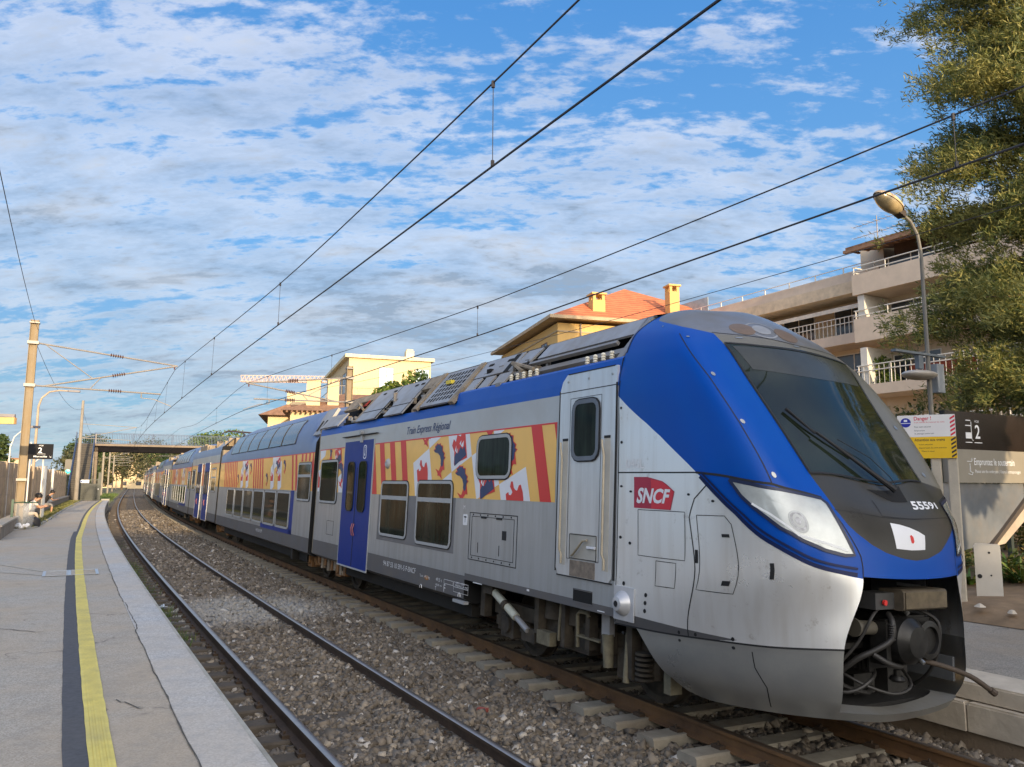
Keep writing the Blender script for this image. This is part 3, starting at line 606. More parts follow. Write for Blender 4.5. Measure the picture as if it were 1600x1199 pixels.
nrib(sm, [(-2.32, 1.80), (-2.315, 1.5), (-2.2, 1.14), (-2.24, .3)], .010, .002)
nrib(sm, smp([(-1.03, 8.9), (-.52, 8.66), (.07, 8.33), (.7, 8.5), (1.4, 8.78)]), .010, .003)
sm.build('panel_seams', m_rubber, c1)
for q in ([(-4.542, 3.994), (-3.632, 3.993), (-3.665, 3.074), (-4.532, 3.081)], [(-3.41, 3.95), (-2.93, 3.955), (-2.84, 3.80), (-2.80, 2.64), (-3.40, 2.66)], [(-4.189, 3.015), (-3.828, 3.008), (-3.80, 2.64), (-4.17, 2.64)]): (lambda h_: (nrib(h_, q, .007, .0025, 0, True), h_.build('inspection_hatch', m_rubber, c1)))(MB())
pn = MB()
for u, v in ((-4.33, 2.48), (-4.33, 2.36), (-4.33, 2.24), (-4.9, 4.65), (-4.9, 5.7), (-4.9, 6.5), (-4.9, 3.4), (-4.8, 2.6), (-3.55, 4.45), (-4.7, 4.5), (-4.7, 3.3), (-3.1, 4.3), (-4.7, 2.05), (-3.6, 2.0), (-3.25, 2.0), (-2.6, 2.0), (-2.6, 1.83), (-3.6, 1.83), (-4.8, 1.75)):
    nfan(pn, [(u+.03*math.cos(a), v+.034*math.sin(a)) for a in np.linspace(0, 6.28, 9)[:-1]], .003, 0, 1)
for q in ([(-2.40, 3.10), (-2.345, 3.10), (-2.335, 2.86), (-2.39, 2.86)], [(-3.48, 3.3), (-3.43, 3.3), (-3.43, 3.05), (-3.48, 3.05)], [(-3.02, 3.62), (-2.9, 3.62), (-2.9, 3.56), (-3.02, 3.56)], [(-3.02, 2.82), (-2.9, 2.82), (-2.9, 2.75), (-3.02, 2.75)]): (lambda h_: (npatch(h_, q, .004, 2), h_.build('vent_slot', m_rubber, c1)))(MB())
pn.build('panel_bolts', m_rubber, c1)
rv = MB()
for u, v in ((-1.85, 8.42), (-1.833, 7.14), (-1.873, 6.02), (-1.888, 5.06), (-3.17, 9.33), (1.3, 7.8), (1.4, 6.3), (1.35, 5.2), (-.75, 8.5), (0, 8.25)): nfan(rv, [(u+.05*math.cos(a), v+.05*math.sin(a)) for a in np.linspace(0, 6.28, 9)[:-1]], .006, 0, 1)
rv.build('rivets', m_steel, c1)
el = MB()
for u, v, a_, mi_ in ((-.60, 9.28, .5, 0), (-.02, 8.98, .5, 0)):
    nfan(el, [(u+.16*math.cos(a), v+a_*math.sin(a)) for a in np.linspace(0, 6.28, 17)[:-1]], .004, mi_, 3)
nrib(el, [(-.34+.2*math.cos(a), 9.25+.62*math.sin(a)) for a in np.linspace(0, 6.28, 17)[:-1]], .02, .003, 1, True); nfan(el, [(-.34+.12*math.cos(a), 9.25+.38*math.sin(a)) for a in np.linspace(0, 6.28, 17)[:-1]], .004, 1, 3)
el.build('roof_lamp_covers', [mat('lamp_cover_brown', (.16, .11, .075), .5), m_cowl], c1)
# operator logo, plate and numbers
lg = MB(); Q = [(-4.634, 4.92), (-4.363, 4.917), (-4.09, 4.80), (-3.844, 4.52), (-3.92, 4.02), (-4.622, 4.04)]; nfan(lg, Q, .003, 0, 4); nfan(lg, [(-4.30, 4.86), (-4.09, 4.78), (-3.86, 4.51), (-3.93, 4.04), (-4.28, 4.04)], .0038, 1, 4)
ntext(lg, 'SNCF', [(-4.575, 4.17), (-3.98, 4.19), (-3.93, 4.58), (-4.53, 4.62)], .006, 2, 0.0, .035); lg.build('operator_logo', [m_logo, m_logo2, m_white], c1)
ft = MB(); ntext(ft, '55591', [(.18, 4.28), (.80, 4.24), (.85, 4.40), (.25, 4.52)], .004, 0, 0, .03); ft.build('fleet_number', m_text, c1); ft = MB(); ntext(ft, '046L', [(-4.80, 5.13), (-4.42, 5.12), (-4.42, 5.33), (-4.80, 5.33)], .004)
ft.build('fleet_number', m_text, c1)
wpq = MB(); nfan(wpq, [(-.369, 3.93), (-.24, 3.915), (-.09, 3.87), (.05, 3.80), (.153, 3.73), (.113, 3.486), (-.15, 3.475), (-.40, 3.49)], .004, 0, 3); nfan(wpq, [(-.13, 3.60), (-.13, 3.72), (-.10, 3.735), (-.075, 3.70), (-.075, 3.62), (-.10, 3.59)], .006, 1, 1)
wpq.build('white_front_plate', [m_white, m_red], c1)
#---------------------------------------------------------------- cab door, passenger door, windows, hatches of the first carriage
def cabdoor(par, sy=1):
    y = 1.5*sy
    d = MB(); d.prism([(3.50, 1.36), (3.56, 1.30), (4.53, 1.30), (4.59, 1.38), (4.59, 3.46), (4.54, 3.58), (4.44, 3.66), (3.46, 3.66), (3.47, 3.46)], y-.02*sy, y+.012*sy, 1); do = d.build('cab_door', m_silver, par)
    l = MB(); yy = 1.512
    for x in (3.47, 4.595): l.box((x-.008, yy-.01, 1.34), (x+.008, yy+.004, 3.47))
    l.box((3.5, yy-.01, 1.292), (4.56, yy+.004, 1.306)); l.box((3.47, yy, 3.44), (4.59, yy+.003, 3.449)); l.box((3.5, yy-.01, 3.655), (4.42, yy+.004, 3.668)); rectline(l, 3.74, 4.36, 1.5, 3.36, .006, yy, .002)
    l.build('door_seal', m_rubber, do)
    window(do, 3.82, 4.25, 2.67, 3.28, 1.512, .05, .08, frame_m=mat('door_window_frame', (.12, .14, .17), .4))
    for x in (3.62, 4.45):
        r = MB(); r.box((x-.055, yy, 1.42), (x+.055, yy+.002, 2.88), 1); r.path([(x+.03, yy+.05, 2.84), (x+.02, yy+.055, 2.78), (x-.02, yy+.06, 2.66), (x-.02, yy+.06, 1.60), (x-.045, yy+.05, 1.54), (x-.045, yy+.05, 1.44)], .014, 8); r.box((x-.055, yy, 2.86), (x+.055, yy+.006, 2.89), 2)
        r.build('handrail', [m_brass, mat('handrail_recess', (.50, .47, .40), .6), m_rubber], do, 40)
    k = MB(); k.bevbox((3.77, yy-.003, 1.50), (4.31, yy+.004, 1.79), .03, 0, 1); rectline(k, 3.78, 4.30, 1.51, 1.78, .008, yy+.004, .003, 1); k.build('handle_recess', [mat('recess_pale', (.40, .385, .34), .5), m_rubber], do)
    k = MB(); k.path([(4.22, yy+.03, 1.54), (4.16, yy+.05, 1.56), (3.98, yy+.05, 1.72), (3.92, yy+.03, 1.73)], .014, 8); k.box((3.78, yy+.01, 1.64), (3.93, yy+.03, 1.665), 1); k.build('door_handle', [m_brass, m_white], do, 40)
    k = MB(); k.box((3.80, yy-.001, 1.31), (4.29, yy+.004, 1.49)); k.build('worn_kick_panel', mat('worn_brown', (.21, .17, .13), .6, var=.4, vs=12), do)
    k = MB()
    for x in (3.55, 4.0, 4.42): k.tube((x, yy, 3.57), (x, yy+.008, 3.57), .014, n=8)
    k.build('door_screws', m_steel, do)
    return do
cabdoor(c1)
def passdoor(par, x0=11.21, x1=13.0, z0=.66, z1=3.20, y=1.5, icon=True):
    d = MB(); d.box((x0, y-.02, z0), (x1, y+.010, z1)); do = d.build('passenger_door', m_navy, par); l = MB(); xm = (x0+x1)/2
    l.box((xm-.012, y+.01, z0+.02), (xm+.012, y+.014, z1-.55)); l.build('door_leaf_gap', m_rubber, do)
    for a, b_ in ((xm+.15, xm+.57), (xm-.58, xm-.16)):
        window(do, a, b_, 1.78, 2.76, y+.010, .02, .11, frame_m=m_rubber, rub=False)
    e = MB(); e.box((x0-.03, y, z0), (x0, y+.012, z1+.01)); e.box((x1, y, z0), (x1+.03, y+.012, z1+.01)); e.box((x0-.03, y, z0-.03), (x1+.03, y+.02, z0)); e.build('door_edge', m_frame if icon else m_side, do)
    h = MB(); h.path([(xm+.06, y+.02, 1.52), (xm+.05, y+.05, 1.42), (xm+.06, y+.02, 1.28)], .012, 6); h.path([(xm-.06, y+.02, 1.52), (xm-.05, y+.05, 1.42), (xm-.06, y+.02, 1.28)], .012, 6); h.build('door_grip', mat('grip_red', (.35, .12, .12), .4), do)
    if icon:
        s = MB(); s.prism(rrect(x0+.40, x0+.58, 2.82, 3.10, .06, 3), y+.010, y+.0125, 1, 0); s.prism(rrect(x0+.42, x0+.56, 2.84, 3.08, .05, 3), y+.0125, y+.0135, 1, 1)
        s.prism([(x0+.49+.028*math.cos(a), 2.905+.028*math.sin(a)) for a in np.linspace(0, 6.28, 13)[:-1]], y+.0135, y+.0145, 1, 0); s.box((x0+.475, y+.0135, 2.93), (x0+.50, y+.0145, 3.03), 0); s.tube((x0+.49, y+.0135, 3.05), (x0+.49, y+.0145, 3.05), .016, n=8)
        for xx in (xm+.3, xm-.42):
            s.prism([(xx-.03, 2.18), (xx+.10, 2.18), (xx+.10, 2.14), (xx+.04, 2.05), (xx+.0, 2.0), (xx-.03, 2.06)], y+.017, y+.018, 1, 0)
        s.build('door_sticker', [m_white, m_navy], do)
    return do
passdoor(c1)
sg = MB(); sg.box((11.0, 1.5, 3.30), (13.1, 1.56, 3.315)); sg.build('door_rain_gutter', m_rubber, c1)
sg = MB(); sg.tube((11.95, 1.5, 3.36), (11.95, 1.56, 3.36), .05, n=10); sg.box((11.85, 1.5, 3.16), (11.97, 1.54, 3.30)); sg.build('door_lamp', m_frame, c1)
window(c1, 9.34, 10.58, 1.43, 2.33, split=2.08); window(c1, 7.56, 8.86, 1.40, 2.34, split=2.08); window(c1, 5.80, 6.72, 2.46, 2.98, r=.10)
window(c1, 13.46, 14.70, 1.93, 2.80); 
db = MB(); db.box((7.42, 1.5, 1.30), (10.75, 1.504, 2.13)); db.build('window_surround', mat('surround_grey', (.16, .16, .165), .45), c1)
livery(c1, [(11.15-.0, .35), (10.64, .25), (10.10, .25), (9.56, .25), (5.01, .26), (4.46, .26)],
       [[(9.16, 2.69), (8.51, 2.92), (8.30, 2.27), (8.65, 2.12), (9.0, 2.12)], [(8.27, 2.27), (7.61, 2.52), (7.50, 2.12), (8.27, 2.12)], [(7.78, 3.09), (7.04, 3.09), (6.94, 2.75), (7.61, 2.52)], [(8.56, 3.09), (8.05, 3.09), (8.51, 2.915)],
        [(6.94, 2.75), (6.27, 2.98), (6.07, 2.34), (6.73, 2.12)], [(6.07, 2.34), (5.37, 2.57), (5.23, 2.12), (6.0, 2.12)], [(6.29, 3.09), (5.95, 3.09), (6.26, 2.98)]],
       [(8.12, 2.70), (7.27, 2.33), (5.87, 2.75), (8.72, 3.22), (6.45, 3.24)], [(8.73, 2.55), (5.62, 2.20)], [(7.38, 2.83), (6.47, 2.34)], 4.66, 11.15)
livery(c1, [], [[(14.9, 3.09), (14.45, 3.09), (14.5, 2.95), (14.85, 2.85)], [(13.75, 3.09), (13.3, 3.09), (13.2, 2.75), (13.65, 2.6)], [(15.0, 2.6), (14.6, 2.7), (14.4, 2.12), (15.0, 2.12)], [(13.4, 2.45), (13.05, 2.6), (13.05, 2.12), (13.3, 2.12)]], [(13.25, 2.5), (14.2, 3.0)], [(14.85, 2.4)], [(13.5, 2.9)], 13.05, 14.93)
hp = MB(); rectline(hp, 5.54, 6.91, 1.27, 1.93, .012); rectline(hp, 5.62, 6.84, 1.33, 1.88, .008); 
for x in np.arange(5.7, 6.9, .22): hp.tube((x, 1.5, 1.30), (x, 1.506, 1.30), .012, n=6); hp.tube((x, 1.5, 1.905), (x, 1.506, 1.905), .012, n=6)
hp.box((5.82, 1.5, 1.60), (5.93, 1.505, 1.72)); hp.box((6.0, 1.5, 1.38), (6.012, 1.504, 1.52)); hp.box((6.62, 1.5, 1.38), (6.632, 1.504, 1.52)); hp.box((5.95, 1.5, 1.86), (6.1, 1.51, 1.89)); hp.box((6.4, 1.5, 1.86), (6.55, 1.51, 1.89))
hp.build('equipment_hatch', m_rubber, c1); hp = MB(); rectline(hp, 13.5, 14.0, 1.2, 1.5, .008); hp.build('equipment_hatch', m_rubber, c1)
mk = MB(); mk.bevbox((6.99, 1.5, 1.74), (7.13, 1.503, 1.90), .02, 0, 1); mk.box((7.02, 1.503, 1.85), (7.1, 1.504, 1.87), 1); mk.box((7.055, 1.503, 1.78), (7.065, 1.504, 1.87), 1)
mk.build('marking_plate', [m_text, m_rubber], c1)
def sidetext(mb, s, x, z, width=None, height=None, mi=0, shear=0, bold=0, y=1.503):
    """text starting at x (picture left) running towards smaller x"""
    M = Matrix(((-1, 0, 0, x), (0, 0, 1, y), (0, 1, 0, z), (0, 0, 0, 1))); return addtext(mb, s, M, width, height, mi, shear, bold)
tx = MB(); sidetext(tx, '94 87 55 10 591-5 F-SNCF', 10.30, .865, 1.50, .085); sidetext(tx, 'Tare : 49,2 kg', 8.62, .845, .40, .04); sidetext(tx, '49,5 t', 7.98, .845, .22, .05); sidetext(tx, '18,0 m', 7.98, .775, .22, .03)
sidetext(tx, 'F', 7.68, .715, None, .11); sidetext(tx, 'T', 8.0, .70, None, .06); sidetext(tx, 'M', 7.13, 1.97, None, .06); sidetext(tx, 'LRM : 1000', 7.26, .88, .28, .03); sidetext(tx, 'FREIN LA MG', 7.28, .84, .42, .03)
rectline(tx, 7.36, 7.68, .84, .90, .006, 1.502, .001); rectline(tx, 6.86, 7.34, .76, .90, .006, 1.502, .001); rectline(tx, 6.86, 7.34, .76, .83, .006, 1.502, .001)
tx.box((6.45, 1.502, .955), (6.72, 1.503, .968)); tx.box((4.28+.9, 1.502, 1.02), (5.24, 1.503, 1.045)); tx.box((3.62, 1.502, .99), (3.75, 1.503, 1.0))
for x, z in ((8.55, .70), (7.14, .74)): tx.path([(x+.04, 1.504, z-.03), (x+.03, 1.504, z+.01), (x, 1.504, z+.025), (x-.03, 1.504, z+.01), (x-.04, 1.504, z-.03)], .006, 4)
tx.build('vehicle_lettering', m_text, c1)
t2 = MB(); sidetext(t2, 'Train Express Régional', 9.53, 3.20, 1.80, .13, 0, .35, .012); t2.build('company_lettering', m_ink, c1)
rs = MB(); rs.prism([(8.34+.09*math.cos(a), .85+.035*math.sin(a)) for a in np.linspace(0, 6.28, 13)[:-1]], 1.5, 1.5028, 1); rs.build('rust_stain', mat('stain_orange', (.35, .16, .04), .8, var=.5, vs=20), c1)
rf = MB(); rf.lathe([(.0, .04), (.05, .05), (.085, .03), (.10, 0)], (10.37, 1.5, 2.70), 1, 16); rf.build('side_lamp', m_frame, c1, 35)
sn = MB(); sn.box((3.12, 1.5, .96), (3.45, 1.512, 1.30), 0); sn.lathe([(.03, .012), (.034, .09), (.07, .085), (.115, .03), (.13, .0)], (3.30, 1.512, 1.13), 1, 22, 0); sn.lathe([(.0, .02), (.032, .025)], (3.30, 1.58, 1.13), 1, 12, 1); sn.build('axle_sensor', [mat('sensor_silver', (.55, .56, .58), .3, .3), m_rubber], c1, 35)
stp = MB(); stp.box((3.85, 1.40, 1.03), (4.22, 1.503, 1.17)); stp.build('step_slot', m_black, c1)
stp = MB(); stp.bevbox((3.85, 1.50, 1.025), (4.22, 1.506, 1.04), .003, 0, 1); stp.box((3.85, 1.5, 1.165), (4.22, 1.506, 1.18)); stp.build('step_edge', m_band, c1)
ft_ = MB(); ft_.box((6.95, 1.44, .62), (7.32, 1.52, .66)); ft_.build('step_plate', m_frame, c1)
# frames under the floor, bogies
un = MB(); un.box((7.1, -1.3, .42), (14.5, 1.3, .64)); un.box((7.0, .2, .55), (7.6, 1.2, .9)); un.build('underframe', mat('underframe_dark', (.015, .013, .010), .9), c1)
un = MB(); un.box((2.7, -1.25, .90), (6.95, 1.25, .97)); un.box((2.6, -1.2, .45), (2.66, 1.2, .95)); un.build('underframe', m_black, c1)
bg = bogie(c1, 4.85, 2.6)
dt = MB(); dt.tube((6.35, 1.36, .88), (5.75, 1.34, .62), .055, n=12, mi=0); dt.tube((5.75, 1.34, .62), (5.45, 1.34, .50), .038, n=12, mi=1); dt.box((6.3, 1.2, .84), (6.55, 1.42, 1.0), 2); dt.tube((6.05, 1.36, .75), (5.98, 1.36, .72), .062, n=12, mi=2)
for x, w_, z in ((5.25, .10, .5), (4.65, .08, .44), (4.15, .08, .5), (3.82, .14, .52), (3.4, .1, .35), (6.7, .12, .5)): dt.box((x-w_/2, 1.22, z), (x+w_/2, 1.34, .95), 2)
dt.path([(4.35, 1.33, .50), (4.35, 1.34, .86), (4.30, 1.34, .90), (4.15, 1.34, .90), (4.12, 1.34, .86)], .022, 8, 3); dt.path([(4.75, 1.3, .95), (4.72, 1.34, .7), (4.76, 1.32, .5)], .02, 6, 3)
dt.box((3.70, 1.30, .72), (3.84, 1.37, .95), 1); dt.tube((3.74, 1.36, .74), (3.72, 1.36, .40), .065, .055, 12, 3); dt.tube((3.45, 1.3, .8), (3.44, 1.34, .30), .035, n=10, mi=3); dt.box((4.9, 1.26, .40), (5.2, 1.36, .56), 3); dt.box((5.3, 1.26, .36), (5.62, 1.33, .52), 2)
for q in range(6): dt.tube((3.25, 1.25, .36+q*.05), (3.25, 1.25, .385+q*.05), .10, n=14, mi=2)
dt.box((3.9, 1.28, .62), (4.35, 1.36, .64), 3); dt.box((2.85, 1.1, .3), (2.95, 1.25, .7), 3)
dt.build('bogie_damper', [m_damp, m_cowl, m_bogie, mat('bogie_pale', (.16, .14, .09), .7, var=.4, vs=8)], bg, 30)
bogie(c1, 14.9, 2.3, m_bogie2)
rst = MB()
for k in range(9): x = 13.1+k*.24+random.uniform(-.04, .04); rst.box((x-.07, 1.05, .36+random.uniform(0, .12)), (x+.07, 1.32, .68), k % 2)
rst.tube((12.7, 1.2, .5), (13.4, 1.25, .42), .07, n=8, mi=1); rst.build('rear_brake_gear', [m_bogie2, m_tan], c1)
# roof: flat crown, cowls with openings, insulators, grille
def cw(t, off=0.0):  # point on cowl slope, t 0 bottom .. 1 top
    y = 1.44+(.98-1.44)*t; z = 3.74+(4.30-3.74)*t; return (y+.78*off, z+.63*off)
def cowlq(mb, x0, x1, t0, t1, mi=0, th=.03, sk=0.0, off=0.0):
    (ya, za), (yb, zb), (yc, zc_), (yd, zd) = cw(t0, off), cw(t1, off), cw(t1, off-th), cw(t0, off-th)
    vs = [(x0, ya, za), (x1, ya, za), (x1+sk, yb, zb), (x0+sk, yb, zb), (x0, yd, zd), (x1, yd, zd), (x1+sk, yc, zc_), (x0+sk, yc, zc_)]
    mb.add(vs, [(0, 3, 2, 1), (4, 5, 6, 7), (0, 1, 5, 4), (1, 2, 6, 5), (2, 3, 7, 6), (3, 0, 4, 7)], mi)
rt = MB(); crown = [(.96, 4.28), (.98, 4.305), (.55, 4.41), (0, 4.44)]
fullc = crown+[(-y, z) for y, z in crown[::-1][1:]]; n = len(fullc)
rt.v = [(x, y, z) for x in (3.45, 15.0) for y, z in fullc]; rt.f = [[i, n+i, n+i+1, i+1] for i in range(n-1)]; rt.m = [0]*(n-1)
rt.box((3.45, -.9, 3.8), (14.9, .9, 4.26), 1); rt.box((7.6, -1.42, 3.6), (14.9, .95, 3.9), 1); rt.add([(3.5, -1.42, 3.76), (15, -1.42, 3.76), (15, -.96, 4.29), (3.5, -.96, 4.29)], [(0, 1, 2, 3)], 0)
rt.build('roof_crown', [m_roof, m_black], c1)
cl = MB(); D = random.Random(3)
cowlq(cl, 3.62, 5.75, .62, 1.0, 0, sk=-.05); cowlq(cl, 3.5, 5.6, .30, .42, 2, .08, off=-.06); cowlq(cl, 3.5, 3.62, 0, 1.0, 2, .05); cowlq(cl, 3.9, 5.9, .50, .56, 2, .05)
cowlq(cl, 6.35, 7.55, .46, 1.0, 0); cowlq(cl, 6.25, 6.62, .08, .40, 0); cowlq(cl, 6.75, 7.05, .06, .40, 0); cowlq(cl, 7.2, 7.5, .06, .42, 0); cowlq(cl, 5.95, 6.35, .60, .98, 0, sk=-.1)
cowlq(cl, 7.60, 7.76, -.24, 1.0, 1, .06, off=.02); cowlq(cl, 9.05, 9.22, -.24, 1.0, 1, .06, off=.02); cowlq(cl, 6.45, 6.6, .46, .98, 3, .01, off=.002); cowlq(cl, 9.22, 9.75, .55, 1.0, 1, .06)
cowlq(cl, 9.75, 10.7, -.24, 1.0, 0); cowlq(cl, 10.7, 11.15, .42, 1.0, 0); cowlq(cl, 11.15, 12.35, -.24, 1.0, 0); cowlq(cl, 12.35, 12.5, -.2, 1.0, 1, .06); cowlq(cl, 13.3, 14.2, .45, 1.0, 1, .06); cowlq(cl, 12.5, 13.3, .7, 1.0, 1, .06)
for x in (9.9, 10.2, 11.3, 11.9, 6.6, 7.2): cowlq(cl, x, x+.14, .80, .86, 3, .01, off=.01)
for x in (9.76, 11.14): cowlq(cl, x, x+.02, -.24, 1, 3, .01, off=.004)
cowlq(cl, 9.75, 12.35, .10, .125, 3, .01, off=.004); cowlq(cl, 13.6, 14.9, -.24, .3, 0)
for k in range(70):
    x = D.choice([D.uniform(5.7, 6.3), D.uniform(9.2, 9.75), D.uniform(12.4, 13.4), D.uniform(10.7, 11.15), D.uniform(5.4, 6.1), D.uniform(6.6, 7.2)]); t_ = D.uniform(-.15 if x > 7.6 else .02, .75); y_, z_ = cw(t_, D.uniform(-.10, .0)); a_, b_, c_ = (D.uniform(.02, .10) for _ in range(3)); cl.box((x, y_-a_*.5, z_-b_*.5), (x+c_*1.4, y_+a_*.3, z_+b_*.6), D.choice([1, 1, 2, 0, 3]))
for x, l_ in ((5.6, .8), (5.9, .5), (12.6, .7), (10.75, .35)):
    y_, z_ = cw(.3, .0); cl.tube((x, y_, z_), (x+l_, y_-.12, z_+.2), .03, n=6, mi=1)
cl.build('roof_cowling', [m_cowl, m_tan, m_roof, m_black], c1)
g = MB(); holes = MB(); cowlq(g, 7.78, 9.0, -.18, .98, 0)
for i in range(8):
    for j in range(6): x = 7.90+i*.125; t0 = -.06+j*.165; cowlq(g, x, x+.055, t0, t0+.115, 1, .01, sk=-.015, off=.004)
g.build('roof_grille', [m_cowl, m_black], c1)
for x in [3.72+.16*i for i in range(4)]+[5.35+.17*i for i in range(5)]:
    i_ = MB(); i_.lathe([(.015, 0), (.022, .01), (.032, .02), (.022, .035), (.032, .05), (.022, .065), (.032, .08), (.02, .10), (.012, .105)], (x, 1.40, 3.765), 2, 10); i_.build('roof_insulator', m_ceram, c1, 35)
rb = MB(); rb.path([(12.9, 1.25, 3.95), (12.7, 1.2, 4.05), (12.6, 1.25, 4.0), (12.5, 1.2, 4.1)], .018, 6); rb.build('red_roof_hose', mat('faded_red', (.30, .04, .03), .7), c1)
yy = MB(); yy.box((8.35, 1.18, 4.02), (8.55, 1.25, 4.08)); yy.build('yellow_tag', mat('tag_yellow', (.7, .55, .05), .5), c1)
gw = MB(); gw.box((15.0, -1.46, .7), (15.2, 1.46, 3.6)); gw.build('gangway_bellows', m_gw, c1)
#---------------------------------------------------------------- following carriages
def dome_sec(): return [(1.34, .60), (1.5, .68), (1.5, 1.02), (1.5, 2.10), (1.5, 3.05), (1.5, 3.07), (1.49, 3.3), (1.43, 3.6), (1.30, 3.88), (1.08, 4.12), (.75, 4.31), (.4, 4.40), (0, 4.43)]
m_dome = mat('dome_blue_grey', (.055, .10, .24), .32, .0, .08, 1.2, coat=.15, dirt=(.16, .19, .25), dirtamt=.5)
m_dwin = mat('dome_window_glass', (.04, .07, .12), .16, .0, .15, 2, spec=.5)
def dsc(x0, x1, l, zs=3.3):
    def f(x, y, z):
        if z <= zs: return y, z
        a = min(1, (x-x0)/.55) if x1-x > (x1-x0)/2 else min(1, (x1-x)/l); a = max(0, a); a = math.sin(a*math.pi/2)**.8
        return y*(1-.0*(1-a)), zs+(z-zs)*(.42+.58*a)
    return f
def double_deck(s0, L, label, detail=2):
    Fm = carframe(s0, s0+L); c = empty('train_carriage', Fm, label, 'train carriage', GRP)
    b = MB(); xs = [0.15]+[.4+.08*i for i in range(8)]+[L*.5]+list(np.linspace(L-3.4, L-.8, 10))+[L-.25]
    extr(b, dome_sec(), xs, [1, 1, 2, 2, 2, 3, 4, 4, 4, 4, 5, 5, 5], sc=dsc(.55, L-.8, 2.4)); b.build('body', [m_black, m_band, m_side, m_dome, m_dome, m_dome], c, 35)
    X0, X1 = 2.2, L-2.35
    bl = MB(); bl.box((X0-.28, 1.5, 1.0), (X0+.05, 1.506, 2.12)); bl.box((X0-.28, 1.5, 1.0), (X0+3.6, 1.506, 1.12)); bl.build('blue_trim', m_navy, c)
    sp = MB(); sp.box((X0, 1.5, 1.10), (X1, 1.505, 2.10)); sp.build('window_surround', mat('surround_dark', (.05, .052, .055), .3), c)
    nw = 6; dx = (X1-X0)/nw
    for i in range(nw):
        if detail > 1: window(c, X0+i*dx+.13, X0+(i+1)*dx-.13, 1.16, 2.04, 1.505, .05, .05, rub=False)
    # curved upper windows following the dome
    sec = dome_sec(); yz = [p for p in sec if p[1] >= 3.25][:5]
    for i in range(nw):
        a, e = X0+.1+i*dx, X0+.1+(i+1)*dx-.1; m = MB()
        pr = [(1.486, 3.36), (1.43, 3.6), (1.37, 3.74), (1.285, 3.90), (1.18, 4.02)]; m.v = [(x, y+.008, z+.004) for x in (a, e) for y, z in pr]; k = len(pr); m.f = [[j, k+j, k+j+1, j+1] for j in range(k-1)]; m.m = [0]*(k-1)
        o = m.build('upper_window', m_dwin, c, 'full')
        if detail > 1:
            r_ = MB(); 
            for x in (a, e): r_.path([(x, y+.008, z) for y, z in pr], .009, 4)
            for y, z in (pr[0], pr[-1]): r_.tube((a, y+.008, z), (e, y+.008, z), .009, n=4)
            r_.build('window_frame', m_rubber, o)
    K = 2.13; st = []; wh = []; dl = []; eg = []; mt = []
    for base in (X0+1.4, X0+6.2):
        for q in range(2):
            x = base+q*.95; wh += [[(x+.42, 2.75), (x+.02, 2.95), (x-.14, 2.2), (x+.26, 2.05)]]; eg.append((x+.18, 2.5)); dl.append((x-.35, 2.75))
        wh += [[(x-.30, 3.09), (x-.75, 3.09), (x-.85, 2.72), (x-.42, 2.55)]]; mt.append((x-.6, 2.85)); dl.append((x+.9, 2.4))
        wh += [[(base+1.2, 3.09), (base+.7, 3.09), (base+.6, 2.8), (base+1.1, 2.65)]]
    for x in [X0-.1+.0]+[X0+3.75+i*.34 for i in range(5)]+[X1-1.8+i*.36 for i in range(8)]: st.append((x+.2, .17))
    for x in (X0-2.0, X0-.35): st.append((x+.05, .2))
    livery(c, st, wh, dl, eg, mt, .16, L-.26, za=2.13, zb=3.05, k=.72)
    window(c, .38, 1.58, 1.93, 2.78, split=2.5)
    w2 = MB(); w2.box((.33, 1.5, 2.86), (1.6, 1.508, 3.05), 0)
    for i in range(3): w2.box((.5+i*.36, 1.508, 2.86), (.66+i*.36, 1.51, 3.05), 1)
    w2.build('striped_panel', [m_orange, m_red], c)
    u = MB(); u.box((.9, -1.3, .40), (L-1.2, 1.3, .62)); u.box((1.7, .8, .4), (1.85, 1.48, .95)); u.build('underframe', mat('underframe_dark', (.015, .013, .010), .9), c)
    if detail > 1:
        sk = MB(); sidetext(sk, '94 87 55 10 591', 7.4-1.0, .84, .9, .09); sk.build('vehicle_lettering', m_text, c)
        ec = MB()   # end cowl above the gangway, two slots
        for k_ in (0,): ec.add([(.0, 1.44, 3.5), (.95, 1.44, 3.5), (.85, 1.05, 4.18), (.0, 1.05, 4.18), (.0, 1.38, 3.46), (.95, 1.38, 3.46), (.85, .99, 4.14), (.0, .99, 4.14)], [(0, 3, 2, 1), (4, 5, 6, 7), (0, 1, 5, 4), (1, 2, 6, 5), (2, 3, 7, 6), (3, 0, 4, 7)], 0)
        for x in (.15, .5): ec.add([(x, 1.40, 3.60), (x+.14, 1.40, 3.60), (x+.12, 1.24, 3.87), (x-.02, 1.24, 3.87)], [(0, 1, 2, 3)], 1)
        eco = ec.build('end_cowling', [m_cowl, m_black], c)
    bogie(c, L-.3, 2.3, m_bogie2)
    g_ = MB(); g_.box((L-.25, -1.46, .7), (L+.15, 1.46, 3.6)); g_.build('gangway_bellows', m_gw, c)
    return c
